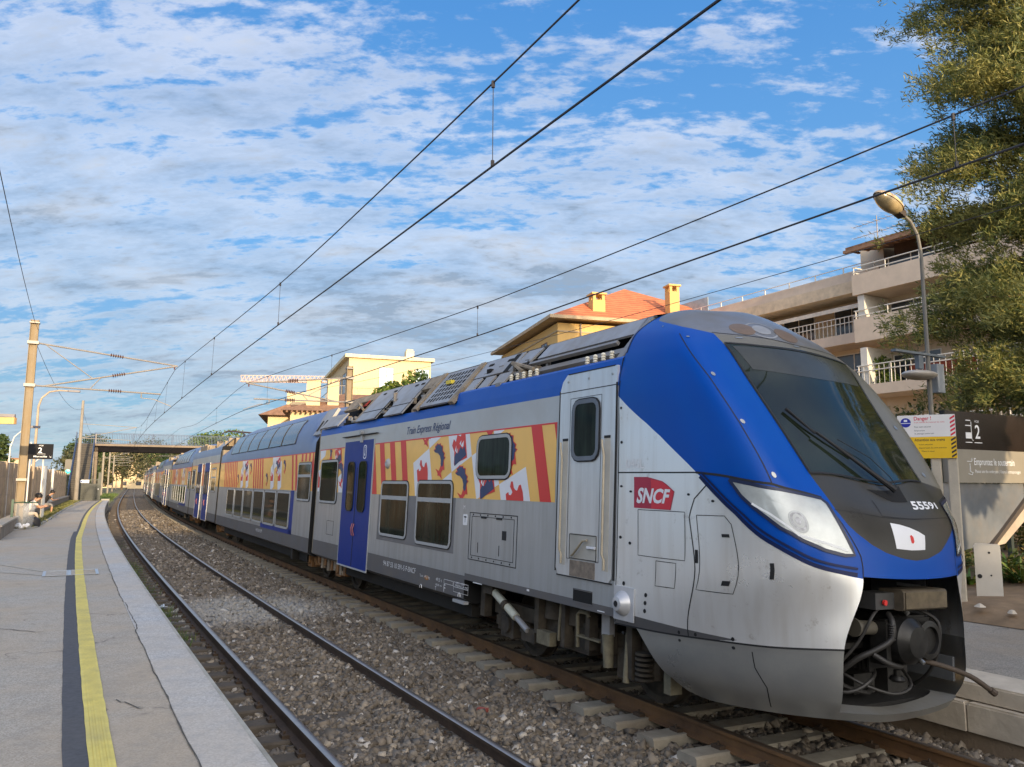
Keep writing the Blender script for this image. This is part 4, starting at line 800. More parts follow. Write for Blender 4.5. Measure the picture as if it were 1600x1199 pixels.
def single_deck(s0, L, label, panto=False, detail=2):
    Fm = carframe(s0, s0+L); c = empty('train_carriage', Fm, label, 'train carriage', GRP); b = MB()
    extr(b, SEC, [.15, L-.15], [1, 1, 2, 2, 2, 6, 6, 6, 5, 5, 5]); b.build('body', [m_black, m_band, m_side, m_upgrey, m_blue, m_roof, m_dome], c)
    passdoor(c, 2.9, 4.6, .66, 3.15, icon=False); passdoor(c, 5.6, 7.3, .66, 3.15, icon=False)
    livery(c, [(4.9+.24*i, .12) for i in range(3)], [], [], [], [], .16, L-.16, za=2.13, zb=3.08)
    window(c, .9, 2.2, 1.95, 2.85, split=2.5); window(c, 8.0, 9.3, 1.95, 2.85)
    r = MB(); r.add([(.2, 1.44, 3.72), (2.2, 1.44, 3.72), (2.0, .95, 4.2), (.3, .95, 4.2)], [(0, 1, 2, 3)], 0); r.box((.2, -1.2, 3.8), (2.2, .95, 4.15), 1); r.box((7.0, -1.2, 3.8), (L-.3, 1.2, 4.1), 1)
    R_ = random.Random(int(s0))
    for k in range(26): x = R_.uniform(.3, L-.6); y = R_.uniform(-.2, 1.25); a = R_.uniform(.06, .25); r.box((x, y-a/2, 3.8), (x+a, y+a/2, 3.85+R_.uniform(.1, .45)), 1)
    r.build('roof_equipment', [m_cowl, m_tan], c)
    if panto:
        p = MB(); 
        for y in (-.5, .5): p.tube((2.9, y, 4.0), (4.4, y, 4.0), .04, n=6)
        for x in (2.9, 4.4): p.tube((x, -.6, 4.0), (x, .6, 4.0), .04, n=6)
        p.path([(4.2, .35, 4.1), (2.7, .2, 4.45)], .035, 6); p.path([(4.2, -.35, 4.1), (2.7, -.2, 4.45)], .035, 6); p.path([(2.7, .2, 4.45), (3.9, .15, 4.62)], .03, 6); p.path([(2.7, -.2, 4.45), (3.9, -.15, 4.62)], .03, 6)
        for x in (3.75, 4.05): p.path([(x, 1.0, 4.5), (x, .8, 4.64), (x, -.8, 4.64), (x, -1.0, 4.5)], .03, 6)
        for x in (2.9, 4.4):
            for y in (-.5, .5): p.tube((x, y, 3.8), (x, y, 4.0), .06, n=8)
        p.build('pantograph', mat('pantograph_dark', (.05, .04, .05), .5), c, 30)
    bogie(c, L-.2, 2.3, m_bogie2)
    g_ = MB(); g_.box((L-.15, -1.46, .7), (L+.15, 1.46, 3.6)); g_.build('gangway_bellows', m_gw, c)
    return c
names = ['second', 'third', 'fourth', 'fifth', 'sixth', 'seventh', 'eighth', 'ninth', 'tenth', 'eleventh', 'twelfth']
s = 19.18; i = 0
while i < len(names):
    if i % 2 == 0: double_deck(s, 14.6 if i == 0 else 13.4, names[i]+' carriage from the cab, double-deck with a curved row of upper windows', 2 if i < 4 else 1); s += 14.6 if i == 0 else 13.4
    else: single_deck(s, 9.9, names[i]+' carriage from the cab, single-deck with two blue doors', i == 1, 2); s += 9.9
    i += 1
# ================================================================== GROUND, BALLAST, TRACKS
m_ground = mat('dry_ground', (.16, .13, .085), .95, var=.35, vs=.3, bump=.4, bs=4, dirt=(.07, .10, .03), dirtamt=.7)
g = MB(); g.add([(-3000, -1500, -.8), (3000, -1500, -.8), (3000, 5000, -.8), (-3000, 5000, -.8)], [(0, 1, 2, 3)]); tag(g.build('ground', m_ground), kind='structure')
# ballast bed
mb_ = bpy.data.materials.new('ballast_bed'); mb_.use_nodes = True; t = mb_.node_tree; t.nodes.clear()
out = t.nodes.new('ShaderNodeOutputMaterial'); b = t.nodes.new('ShaderNodeBsdfPrincipled'); t.links.new(b.outputs[0], out.inputs[0])
co = t.nodes.new('ShaderNodeTexCoord').outputs['Object']
vo = N(t, 'ShaderNodeTexVoronoi', ins={'Vector': co, 'Scale': 17.0}); vc = N(t, 'ShaderNodeSeparateColor', ins={0: vo.outputs['Color']}).outputs[0]
cc1 = ramp(t, vc, [(0, (.035, .027, .02)), (.45, (.10, .08, .058)), (.8, (.18, .145, .105)), (.97, (.36, .31, .24))])
nz = N(t, 'ShaderNodeTexNoise', ins={'Vector': co, 'Scale': .5, 'Detail': 5.0}).outputs[0]
cc1 = mixc(t, mth(t, 'MULTIPLY', nz, .5), cc1, (.11, .085, .06)); t.links.new(cc1, b.inputs['Base Color']); b.inputs['Roughness'].default_value = .95
bp = N(t, 'ShaderNodeBump', ins={'Height': mth(t, 'SUBTRACT', 1.0, vo.outputs['Distance']), 'Strength': 1.0, 'Distance': .05}); t.links.new(bp.outputs[0], b.inputs['Normal'])
def bz(w_):
    xs = [-1.2, -.83, -.3, 0, 1.5, 1.9, 2.4, 3.0, 3.4, 5.0, 5.4, 5.9, 6.2]; ys = [-.45, -.40, -.25, -.198, -.195, -.20, -.205, -.245, -.252, -.262, -.27, -.30, -.32]
    return float(np.interp(w_, xs, ys))
ws_ = [-1.2, -.83, -.5, -.25, 0, .75, 1.5, 1.9, 2.4, 2.8, 3.1, 3.6, 4.3, 5.0, 5.5, 6.2]
tag(sweep([(x, bz(x)) for x in ws_], -20, 260, 1.0).build('ballast_bed', mb_), kind='structure')
tag(sweep([(-12, -.55), (-1.2, -.45)], 82, 420, 4.0).build('verge', mat('dry_verge', (.20, .165, .09), .95, var=.4, vs=.8, bump=.5, bs=5, dirt=(.06, .09, .02), dirtamt=.8)), kind='structure')
# loose stones
ms_ = bpy.data.materials.new('ballast_stone'); ms_.use_nodes = True; t = ms_.node_tree; t.nodes.clear()
out = t.nodes.new('ShaderNodeOutputMaterial'); b = t.nodes.new('ShaderNodeBsdfPrincipled'); t.links.new(b.outputs[0], out.inputs[0])
rnd = N(t, 'ShaderNodeNewGeometry').outputs['Random Per Island']; co = t.nodes.new('ShaderNodeTexCoord').outputs['Object']
c1_ = ramp(t, rnd, [(0, (.09, .07, .05)), (.3, (.16, .13, .094)), (.55, (.235, .19, .14)), (.75, (.18, .155, .125)), (.9, (.32, .265, .20)), (.955, (.42, .35, .26)), (.985, (.60, .55, .48))])
nn = N(t, 'ShaderNodeTexNoise', ins={'Vector': co, 'Scale': 25.0, 'Detail': 4.0}).outputs[0]
c1_ = mixc(t, mth(t, 'MULTIPLY', nn, .45), c1_, (.095, .075, .052))
pw = P(17.3, .95, -.2); dd = N(t, 'ShaderNodeVectorMath', operation='DISTANCE', ins={0: co, 1: tuple(pw)}).outputs['Value']
big_ = N(t, 'ShaderNodeTexNoise', ins={'Vector': co, 'Scale': 1.6, 'Detail': 5.0}).outputs[0]
pm = mth(t, 'MULTIPLY', mth(t, 'SUBTRACT', mth(t, 'ADD', 1.5, mth(t, 'MULTIPLY', big_, 1.6)), dd), .8, clamp=True)
c1_ = mixc(t, mth(t, 'MULTIPLY', pm, .5), c1_, (.46, .45, .41)); t.links.new(c1_, b.inputs['Base Color']); b.inputs['Roughness'].default_value = .9
def stones(zones):
    B = np.array([(-1, -1, -1), (1, -1, -1), (1, 1, -1), (-1, 1, -1), (-1, -1, 1), (1, -1, 1), (1, 1, 1), (-1, 1, 1)], float)*.5
    Fq = np.array([(0, 3, 2, 1), (4, 5, 6, 7), (0, 1, 5, 4), (1, 2, 6, 5), (2, 3, 7, 6), (3, 0, 4, 7)]); VV = []; FF = []; base = 0
    for s0, s1, w0, w1, dens_, sz, dz in zones:
        n = int((s1-s0)*(w1-w0)*dens_); s_ = rng.uniform(s0, s1, n); w_ = rng.uniform(w0, w1, n)
        keep = (abs(w_) > .09) & (abs(w_-1.505) > .09) & (abs(w_-3.575) > .09) & (abs(w_-5.08) > .09); s_, w_ = s_[keep], w_[keep]; n = len(s_)
        X = np.interp(s_, _s, _c[:, 0])+np.interp(s_, _s, _n[:, 0])*w_; Y = np.interp(s_, _s, _c[:, 1])+np.interp(s_, _s, _n[:, 1])*w_
        Z = np.array([bz(x) for x in w_])+rng.uniform(-.012, .018, n)+dz
        # leave sleepers partly bare
        sl_ = np.abs(((s_+.3) % .6)-.3); far = (w_ > 3.575-.5) & (w_ < 5.6); Z = np.where(far & (sl_ < .16) & (w_ < 3.5), Z-.06, Z)
        near = (w_ > -.5) & (w_ < 2.0) & (sl_ < .12); Z = np.where(near & (rng.random(n) < .75), Z-.06, Z)
        sc = rng.lognormal(0, .3, (n, 1, 1))*sz*rng.uniform(.6, 1.25, (n, 1, 3)); v = (B[None]+rng.uniform(-.22, .22, (n, 8, 3)))*sc
        # random rotation
        q = rng.normal(size=(n, 4)); q /= np.linalg.norm(q, axis=1, keepdims=True); a, b_, c_, d_ = q.T
        R = np.stack([1-2*(c_*c_+d_*d_), 2*(b_*c_-a*d_), 2*(b_*d_+a*c_), 2*(b_*c_+a*d_), 1-2*(b_*b_+d_*d_), 2*(c_*d_-a*b_), 2*(b_*d_-a*c_), 2*(c_*d_+a*b_), 1-2*(b_*b_+c_*c_)], 1).reshape(n, 3, 3)
        v = np.einsum('nij,nkj->nki', R, v)+np.stack([X, Y, Z], 1)[:, None]
        VV.append(v.reshape(-1, 3)); FF.append((Fq[None]+(base+8*np.arange(n))[:, None, None]).reshape(-1, 4)); base += 8*n
    return np.concatenate(VV), np.concatenate(FF)
SV, SF = stones([(3.5, 14, -.85, 3.5, 950, .042, 0), (3.0, 9, 3.5, 6.0, 600, .045, 0), (9, 14, 3.5, 5.2, 150, .05, 0), (14, 24, -.85, 3.5, 560, .048, 0), (24, 42, -.85, 3.4, 230, .056, 0), (42, 75, -.9, 3.4, 60, .075, 0)])
so_ = bignp('ballast_stones', SV, SF, ms_); tag(so_, 'loose grey-brown crushed ballast stones between and beside the rails', 'ballast', kind='stuff')
# rails
m_rtop = mat('polished_rail_head', (.46, .40, .35), .38, 1.0, .12, 6); m_rside = mat('rusty_rail_side', (.06, .037, .022), .8, .0, .3, 5, bump=.2)
m_rtop2 = mat('dull_rail_head', (.16, .115, .075), .45, .6, .2, 6); m_rside2 = mat('orange_rust_rail', (.12, .065, .03), .8, .0, .35, 3, bump=.2, dirt=(.32, .16, .05), dirtamt=.5)
RP = [(-.075, -.172), (-.075, -.160), (-.03, -.145), (-.009, -.135), (-.009, -.052), (-.036, -.040), (-.036, -.008), (-.026, .0), (.026, .0), (.036, -.008), (.036, -.040), (.009, -.052), (.009, -.135), (.03, -.145), (.075, -.160), (.075, -.172)]
RM = [0]*6+[1, 1, 1]+[0]*7
m_slp2 = mat('sleeper_buried', (.10, .08, .058), .9, var=.3, vs=5, bump=.4, bs=30, dirt=(.06, .048, .035), dirtamt=.7); m_slp = mat('sleeper_concrete', (.30, .27, .21), .9, var=.2, vs=4, bump=.3, bs=30, dirt=(.17, .13, .09), dirtamt=.8); m_clip = mat('clip_rust', (.06, .038, .022), .85, bump=.3)
def track(off, label, tops, side, send):
    T = empty('railway_track', P(6, off+.75, 0), label, 'railway track', 'running lines of the station')
    inv = T.matrix_world.inverted()
    for o_, z in ((0, 0), (1.505, -.06)):
        o = sweep([(a, c+z) for a, c in RP], -15, 260, .5, off+o_, RM, True).build('rail', [side, tops], T, 40); o.matrix_parent_inverse = inv
    def slp(mb, s):
        M = frame(s, off+.7525, -.205 if send else -.214); M = M @ Matrix.Rotation(.04, 4, 'X')
        # rounded twin-block style ends
        pr = [(-.15, -.2), (.15, -.2), (.13, .0), (.11, .02), (-.11, .02), (-.13, .0)]
        mb.prism([(y, z) for y, z in pr], -1.27, 1.27, 1, 0, M)
        for y in (-.75, .75):
            for q in (-.11, .11): mb.box((-.06, y+q-.035, .02), (.06, y+q+.035, .055), 1, M); mb.tube(M @ Vector((0, y+q, .05)), M @ Vector((0, y+q, .085)), .014, n=6, mi=1)
    s = 2.4; n = 0
    rest = MB()
    while s < 150:
        if n < 96: m = MB(); slp(m, s); o = m.build('sleeper', [m_slp if send else m_slp2, m_clip], T); o.matrix_parent_inverse = inv
        else: slp(rest, s)
        n += 1; s += .6
    o = rest.build('sleepers', [m_slp if send else m_slp2, m_clip], T); o.matrix_parent_inverse = inv; tag(o, kind='stuff')
track(0, 'empty near track with polished shiny rails beside the yellow-lined platform', m_rtop, m_rside, 0)
track(3.575, 'far track with dull rusty rails carrying the train', m_rtop2, m_rside2, 1)
# weeds, litter along the platform foot
m_weed = mat('weed_green', (.07, .14, .02), .8, var=.3, tint=([(0, (.035, .075, .012)), (.6, (.09, .16, .03)), (1, (.22, .20, .07))], (0, 0, 0)))
def blades(pts, hmin, hmax, wd, nper, spread, rs=5):
    R_ = np.random.default_rng(rs); V_ = []; F_ = []; k = 0
    for p in pts:
        for _ in range(nper):
            b0 = np.array(p)+np.array([R_.normal()*spread, R_.normal()*spread, 0]); a = R_.uniform(0, 6.28); h = R_.uniform(hmin, hmax); d = np.array([math.cos(a), math.sin(a), 0]); e = np.array([-d[1], d[0], 0])*wd
            lean_ = d*h*R_.uniform(.1, .7); m1 = b0+lean_*.4+np.array([0, 0, h*.6]); m2 = b0+lean_+np.array([0, 0, h])
            V_ += [b0-e, b0+e, m1+e*.7, m1-e*.7, m2, m2+e*.1]; F_ += [(k, k+1, k+2, k+3), (k+3, k+2, k+5, k+4)]; k += 6
    return np.array(V_), np.array(F_)
R_ = random.Random(4)
pts = [tuple(P(s_, R_.uniform(-.72, -.38), -.35)) for s_ in [R_.choice([R_.gauss(25, 1.5), R_.gauss(20.6, 1.4), R_.gauss(17.2, .7), R_.gauss(30, 3), R_.gauss(14.8, .3)]) for _ in range(150)]]
v_, f_ = blades(pts, .10, .34, .010, 26, .10); tag(bignp('trackside_weeds', v_, f_, m_weed), 'green weeds growing between the platform foot and the near rail', 'weeds', kind='stuff')
lt_ = MB()
for k in range(7):
    a = R_.uniform(0, 6); c_ = P(17.9+R_.uniform(-.35, .35), -.5+R_.uniform(-.12, .12), -.18); q = [c_+Vector((math.cos(a+i*1.5)*.14, math.sin(a+i*1.5)*.12, R_.uniform(-.04, .12))) for i in range(4)]; lt_.add(q+[p+Vector((0, 0, -.01)) for p in q], [(0, 1, 2, 3), (7, 6, 5, 4), (0, 4, 5, 1), (1, 5, 6, 2), (2, 6, 7, 3), (3, 7, 4, 0)])
tag(lt_.build('litter', mat('crumpled_plastic', (.55, .60, .66), .4)), 'crumpled pale plastic litter in the weeds beside the near rail', 'litter')
bk = MB(); bk.box((-.06, -.035, -.02), (.06, .035, .03)); tag(bk.build('brick_fragment', mat('red_brick', (.30, .07, .05), .8, bump=.4), None, False, frame(8.9, 2.1, -.18, 40)), 'broken red brick lying on the ballast between the tracks', 'brick')
# ================================================================== LEFT PLATFORM
def asphalt(nm, col, crack=True, sc=1.0, patch=None):
    m = bpy.data.materials.new(nm); m.use_nodes = True; t = m.node_tree; t.nodes.clear(); MATS[nm] = m
    out = t.nodes.new('ShaderNodeOutputMaterial'); b = t.nodes.new('ShaderNodeBsdfPrincipled'); t.links.new(b.outputs[0], out.inputs[0])
    co = t.nodes.new('ShaderNodeTexCoord').outputs['Object']
    g1 = N(t, 'ShaderNodeTexVoronoi', ins={'Vector': co, 'Scale': 95.0*sc}); gc = N(t, 'ShaderNodeSeparateColor', ins={0: g1.outputs['Color']}).outputs[0]
    c = mixc(t, ramp(t, gc, [(.1, 0.0), (.9, 1.0)]), tuple(x*.68 for x in col), tuple(x*1.28 for x in col))
    big = N(t, 'ShaderNodeTexNoise', ins={'Vector': co, 'Scale': .45, 'Detail': 6.0, 'Roughness': .6}).outputs[0]
    c = mixc(t, mth(t, 'MULTIPLY', ramp(t, big, [(.38, 0.0), (.62, 1.0)]), .7), c, (col[0]*1.10, col[1]*.93, col[2]*.74))
    med = N(t, 'ShaderNodeTexNoise', ins={'Vector': co, 'Scale': 4.0, 'Detail': 6.0, 'Roughness': .7}).outputs[0]
    c = mixc(t, mth(t, 'MULTIPLY', ramp(t, med, [(.48, 0.0), (.70, 1.0)]), .42), c, tuple(x*.6 for x in col))
    if crack:
        wv = N(t, 'ShaderNodeTexNoise', ins={'Vector': co, 'Scale': 1.5, 'Detail': 5.0}).outputs['Color']
        sv = N(t, 'ShaderNodeVectorMath', operation='ADD', ins={0: co, 1: N(t, 'ShaderNodeVectorMath', operation='SCALE', ins={0: wv, 'Scale': 1.3}).outputs[0]}).outputs[0]
        cr_ = N(t, 'ShaderNodeTexVoronoi', feature='DISTANCE_TO_EDGE', ins={'Vector': sv, 'Scale': .33}).outputs['Distance']
        line = ramp(t, cr_, [(.0, 1.0), (.006, 0.0)]); br = ramp(t, N(t, 'ShaderNodeTexNoise', ins={'Vector': co, 'Scale': .9, 'Detail': 3.0}).outputs[0], [(.52, 0.0), (.6, 1.0)])
        c = mixc(t, mth(t, 'MULTIPLY', mth(t, 'MULTIPLY', line, br), .8), c, tuple(x*.3 for x in col))
    gm_ = N(t, 'ShaderNodeTexVoronoi', ins={'Vector': co, 'Scale': 2.6}).outputs['Distance']; c = mixc(t, mth(t, 'MULTIPLY', ramp(t, gm_, [(.03, 1.0), (.05, 0.0)]), .5), c, tuple(x*.45 for x in col))
    st3 = N(t, 'ShaderNodeTexNoise', ins={'Vector': N(t, 'ShaderNodeMapping', ins={0: co, 3: (1.2, .35, 1)}).outputs[0], 'Scale': .9, 'Detail': 7.0, 'Roughness': .7}).outputs[0]; c = mixc(t, mth(t, 'MULTIPLY', ramp(t, st3, [(.54, 0.0), (.66, 1.0)]), .22), c, tuple(x*.55 for x in col))
    t.links.new(c, b.inputs['Base Color']); b.inputs['Roughness'].default_value = .9
    bp = N(t, 'ShaderNodeBump', ins={'Height': gc, 'Strength': .5, 'Distance': .004}); t.links.new(bp.outputs[0], b.inputs['Normal']); return m
m_asph = asphalt('platform_asphalt', (.43, .395, .335)); m_slab = asphalt('platform_edge_concrete', (.50, .50, .485), False, .8)
ZP = .5
def wb(s): return float(np.interp(s, [-20, 12, 25, 33, 34.8, 36.8, 44.8, 68, 83], [-16, -16, -11, -6.2, -4.4, -3.35, -3.17, -3.03, -3.0]))
V_ = []; F_ = []; ss = list(np.arange(-20, 83.01, 1.0)); cols = 9
for s_ in ss:
    for k in range(cols): V_.append(P(s_, -1.28+(wb(s_)+1.28)*k/(cols-1), ZP))
for i in range(len(ss)-1):
    for k in range(cols-1): F_.append((i*cols+k, (i+1)*cols+k, (i+1)*cols+k+1, i*cols+k+1))
pm_ = MB().add(V_, F_); tag(pm_.build('platform', m_asph), kind='structure')
tag(sweep([(-1.28, ZP+.004), (-.865, ZP+.006)], -20, 83, .5).build('platform_edge', m_slab), kind='structure')
nosing = sweep([(-.87, ZP+.008), (-.835, ZP+.008), (-.825, ZP-.01), (-.825, ZP-.09), (-.86, ZP-.10), (-.88, -.5)], -20, 83, .5); tag(nosing.build('platform_kerb', mat('nosing_concrete', (.42, .395, .33), .85, var=.2, vs=3, bump=.3, dirt=(.2, .18, .14), dirtamt=.6)), kind='structure')
e = MB(); q = [P(83, -.83, ZP), P(83, -3.1, ZP), P(83, -3.1, -.8), P(83, -.83, -.8)]; e.add(q, [(0, 1, 2, 3)]); tag(e.build('platform_end', m_slab), kind='structure')
def ribbon(w0, w1, s0, s1, z, jit=0.0, ds=.25, seed=1):
    R_ = random.Random(seed); mb = MB(); vs = []; ss = np.arange(s0, s1+.01, ds)
    for s_ in ss: vs += [P(s_, w0(s_)+R_.uniform(-jit, jit), z), P(s_, w1(s_)+R_.uniform(-jit, jit), z)]
    return mb.add(vs, [(2*i, 2*i+1, 2*i+3, 2*i+2) for i in range(len(ss)-1)])
ysh = lambda s_: float(np.interp(s_, [0, 30, 37, 50, 68, 80], [0, 0, .10, .18, .30, .42]))
m_yel = mat('worn_yellow_paint', (.76, .62, .15), .7, var=.12, vs=6, dirt=(.45, .38, .18), dirtamt=.6)
tag(ribbon(lambda s_: -1.925+ysh(s_), lambda s_: -1.765+ysh(s_), -10, 82, ZP+.010, .004).build('yellow_line', m_yel), kind='structure')
# tactile ribs on the yellow strip near the camera
rb_ = MB()
for k in range(4): rb_.m; 
for w_ in (-1.885, -1.845, -1.805): 
    q = ribbon(lambda s_, w_=w_: w_-.008, lambda s_, w_=w_: w_+.008, 4, 30, ZP+.016); rb_.add(q.v, q.f)
tag(rb_.build('tactile_ribs', m_yel), kind='structure')
tag(ribbon(lambda s_: -2.03+ysh(s_)*.8-(.05 if s_ < 34 else -.04), lambda s_: -1.925+ysh(s_), -10, 82, ZP+.006, .004).build('dark_strip', mat('dark_bitumen', (.085, .085, .09), .85, var=.2, vs=20, dirt=(.13, .12, .11), dirtamt=.5)), kind='structure')
jn = MB()
R_ = random.Random(9); vs = []
for s_ in np.arange(-10, 82, .12):
    c_ = -1.285+(.03 if 12 < s_ < 14.5 else 0)+.006*math.sin(s_*3.1)+.004*math.sin(s_*7.7)+R_.uniform(-.003, .003); h_ = R_.uniform(.002, .008); vs += [P(s_, c_-h_, ZP+.0085), P(s_, c_+h_, ZP+.0085)]
jn.add(vs, [(2*i, 2*i+1, 2*i+3, 2*i+2) for i in range(len(vs)//2-1)]); m_crk = mat('crack_dark', (.10, .09, .075), .95, var=.3); tag(jn.build('platform_joint', m_crk), kind='structure')
ck = MB()
def crack(pts, wd):
    vs = []; 
    for i, (a, b_) in enumerate(pts): vs += [P(a-wd*R_.uniform(.3, 1), b_, ZP+.0075), P(a+wd*R_.uniform(.3, 1), b_+.01, ZP+.0075)]
    ck.add(vs, [(2*i, 2*i+1, 2*i+3, 2*i+2) for i in range(len(pts)-1)])
crack([(13.4-.05*i+R_.uniform(-.03, .03), -1.33-.04*i) for i in range(6)], .010); crack([(12.4+.08*i+R_.uniform(-.06, .06), -2.3-.09*i) for i in range(14)], .009)
crack([(10.8+.05*i+R_.uniform(-.04, .04), -2.9-.06*i) for i in range(6)], .008); crack([(8.2+.06*i+R_.uniform(-.05, .05), -1.5-.03*i) for i in range(8)], .005)
tag(ck.build('platform_cracks', m_crk), kind='structure')
# access hatch with metal frame, and the trench cover leading to it
hp_ = empty('access_hatch', frame(19.3, -2.0, ZP+.012), 'flat metal-framed cable hatch crossing the yellow line', 'hatch')
h = MB(); h.box((-.47, -.50, -.006), (.47, .50, .0)); h.build('cover', m_asph, hp_)
h = MB(); 
for y in (-.50, -.005, .44): h.box((-.47, y-.0, 0), (.47, y+.055, .006), 0)
h.box((-.49, -.5, 0), (-.47, .5, .006), 0); h.box((.47, -.5, 0), (.49, .5, .006), 0); h.box((-.47, .055, 0), (.47, .075, .006), 0); h.build('metal_frame', mat('zinc_strip', (.52, .55, .58), .35, .6, .1, 9), hp_)
h = MB(); h.box((-.47, -.24+.01, .001), (.47, -.08, .0045)); h.build('yellow_mark', m_yel, hp_)
tr = MB(); 
for a, b_, w_ in ((P(19.1, -2.47, ZP+.008), P(21.2, -4.2, ZP+.008), .03), (P(19.85, -2.5, ZP+.008), P(23.6, -4.2, ZP+.008), .03)):
    d_ = (b_-a).normalized(); l_ = Vector((-d_.y, d_.x, 0))*w_; tr.add([a-l_, a+l_, b_+l_, b_-l_], [(0, 1, 2, 3)])
tag(tr.build('trench_edging', mat('pale_edging', (.46, .42, .34), .8, var=.15)), kind='structure')
# kerb at the back of the platform, verge, low wall and sound wall
kb = MB(); ss = list(np.arange(33, 83, .5)); vs = []
for s_ in ss: vs += [P(s_, wb(s_), ZP-.02), P(s_, wb(s_), ZP+.05), P(s_, wb(s_)-.12, ZP+.05), P(s_, wb(s_)-.12, ZP-.02)]
kb.add(vs, [(4*i+j, 4*i+j+1, 4*i+j+5, 4*i+j+4) for i in range(len(ss)-1) for j in range(3)]); tag(kb.build('kerb', mat('pale_kerb', (.40, .38, .34), .8, var=.15, vs=3)), kind='structure')
vg = MB(); ss = list(np.arange(20, 84, 1.0)); vs = []
for s_ in ss: vs += [P(s_, wb(s_)-.10, ZP+.02), P(s_, min(wb(s_)-.3, -4.0), ZP+.04), P(s_, -14, ZP+.0)]
vg.add(vs, [(3*i+j, 3*i+j+1, 3*i+j+4, 3*i+j+3) for i in range(len(ss)-1) for j in range(2)]); tag(vg.build('grass_verge', mat('worn_grass', (.13, .125, .05), .95, var=.4, vs=3, bump=.4, dirt=(.2, .16, .09), dirtamt=.7)), kind='structure')
pts = [tuple(P(s_, R_.uniform(-3.95, wb(s_)-.15), ZP+.02)) for s_ in [R_.uniform(36, 82) for _ in range(500)]]
v_, f_ = blades(pts, .04, .13, .012, 14, .12, 8); tag(bignp('verge_grass', v_, f_, mat('dry_grass', (.2, .2, .06), .85, tint=([(0, (.06, .09, .02)), (.5, (.16, .17, .05)), (1, (.33, .27, .11))], (0, 0, 0)))), 'short patchy grass on the verge behind the platform kerb', 'grass', kind='stuff')
lw = empty('low_wall', frame(57, -4.1, ZP), 'low concrete retaining wall along the back of the platform where people sit', 'wall'); inv = lw.matrix_world.inverted()
o = sweep([(-4.02, ZP-.1), (-4.02, ZP+.42), (-4.35, ZP+.42), (-4.35, ZP-.1)], 30, 82, 1.0, close=True).build('wall_body', mat('wall_concrete', (.30, .25, .19), .9, var=.2, vs=2, bump=.4, dirt=(.17, .14, .1), dirtamt=.6), lw); o.matrix_parent_inverse = inv
o = sweep([(-3.98, ZP+.42), (-3.98, ZP+.48), (-4.39, ZP+.48), (-4.39, ZP+.42)], 30, 82, 1.0, close=True).build('coping', mat('coping_stone', (.42, .37, .29), .8, var=.15), lw); o.matrix_parent_inverse = inv
m_sw = mat('tan_sound_panel', (.50, .38, .26), .85, var=.16, vs=2, bump=.3, bs=25, dirt=(.22, .16, .11), dirtamt=.5, streak=True); m_sp = mat('sound_wall_post', (.40, .32, .23), .8, var=.15)
sw = empty('sound_wall', frame(57, -4.75, ZP), 'tall tan noise barrier of vertical panels behind the low wall', 'wall'); inv = sw.matrix_world.inverted()
def sww(s_): return float(np.interp(s_, [-30, 12, 25, 37, 46, 82, 100], [-17, -16.5, -11, -4.9, -4.6, -4.45, -4.5]))
def swt(s_): return float(np.interp(s_, [20, 37, 46, 82], [3.15, 3.12, 3.14, 3.05]))
s_ = 25.0
while s_ < 81:
    a, b_ = P(s_, sww(s_)), P(s_+2.4, sww(s_+2.4)); M_ = Matrix.Translation(a) @ Matrix.Rotation(math.atan2((b_-a).y, (b_-a).x), 4, 'Z'); L_ = (b_-a).length
    pn_ = MB(); pn_.box((.06, -.05, ZP), (L_-.06, .05, swt(s_)), 0, M_)
    for q in range(7): x = .06+(L_-.12)*(q+.5)/7; pn_.box((x-.035, -.068, ZP+.06), (x+.035, -.05, swt(s_)-.05), 0, M_)
    for z in (.95, 1.75, 2.5): pn_.box((.06, -.064, z), (L_-.06, -.052, z+.02), 0, M_)
    o = pn_.build('panel', m_sw, sw); o.matrix_parent_inverse = inv
    pn_ = MB(); pn_.box((-.06, -.12, ZP), (.06, .12, swt(s_)+.03), 0, M_); o = pn_.build('post', m_sp, sw); o.matrix_parent_inverse = inv; s_ += 2.4
# ================================================================== CATENARY
m_mast = mat('mast_ochre', (.25, .185, .105), .7, .1, .12, 1.5, dirt=(.33, .30, .25), dirtamt=.6, streak=True); m_arm = mat('galvanised_arm', (.27, .25, .23), .5, .3, .1)
m_ins = mat('brown_porcelain', (.10, .035, .03), .25); m_wire = mat('wire_dark', (.035, .03, .03), .5); m_con = mat('weathered_concrete', (.28, .25, .21), .9, var=.18, vs=1.5, bump=.3, dirt=(.25, .22, .17), dirtamt=.6, streak=True)
def insul(mb, p, q, mi=1):
    p, q = Vector(p), Vector(q); n = 6
    for k in range(n): a = p.lerp(q, (k+.2)/n); b_ = p.lerp(q, (k+.62)/n); mb.tube(a, b_, .10, .05, 10, mi)
    mb.tube(p, q, .035, n=6, mi=mi)
def hmast(mb, h, a=.13, c=.15, z0=0.0):
    # H-section column with web holes read as a ladder of bolts
    mb.box((-a, -c, z0), (a, -c+.02, h)); mb.box((-a, c-.02, z0), (a, c, h)); mb.box((-.012, -c+.02, z0), (.012, c-.02, h))
def cantilever(par, Y, pts, M_):
    pass
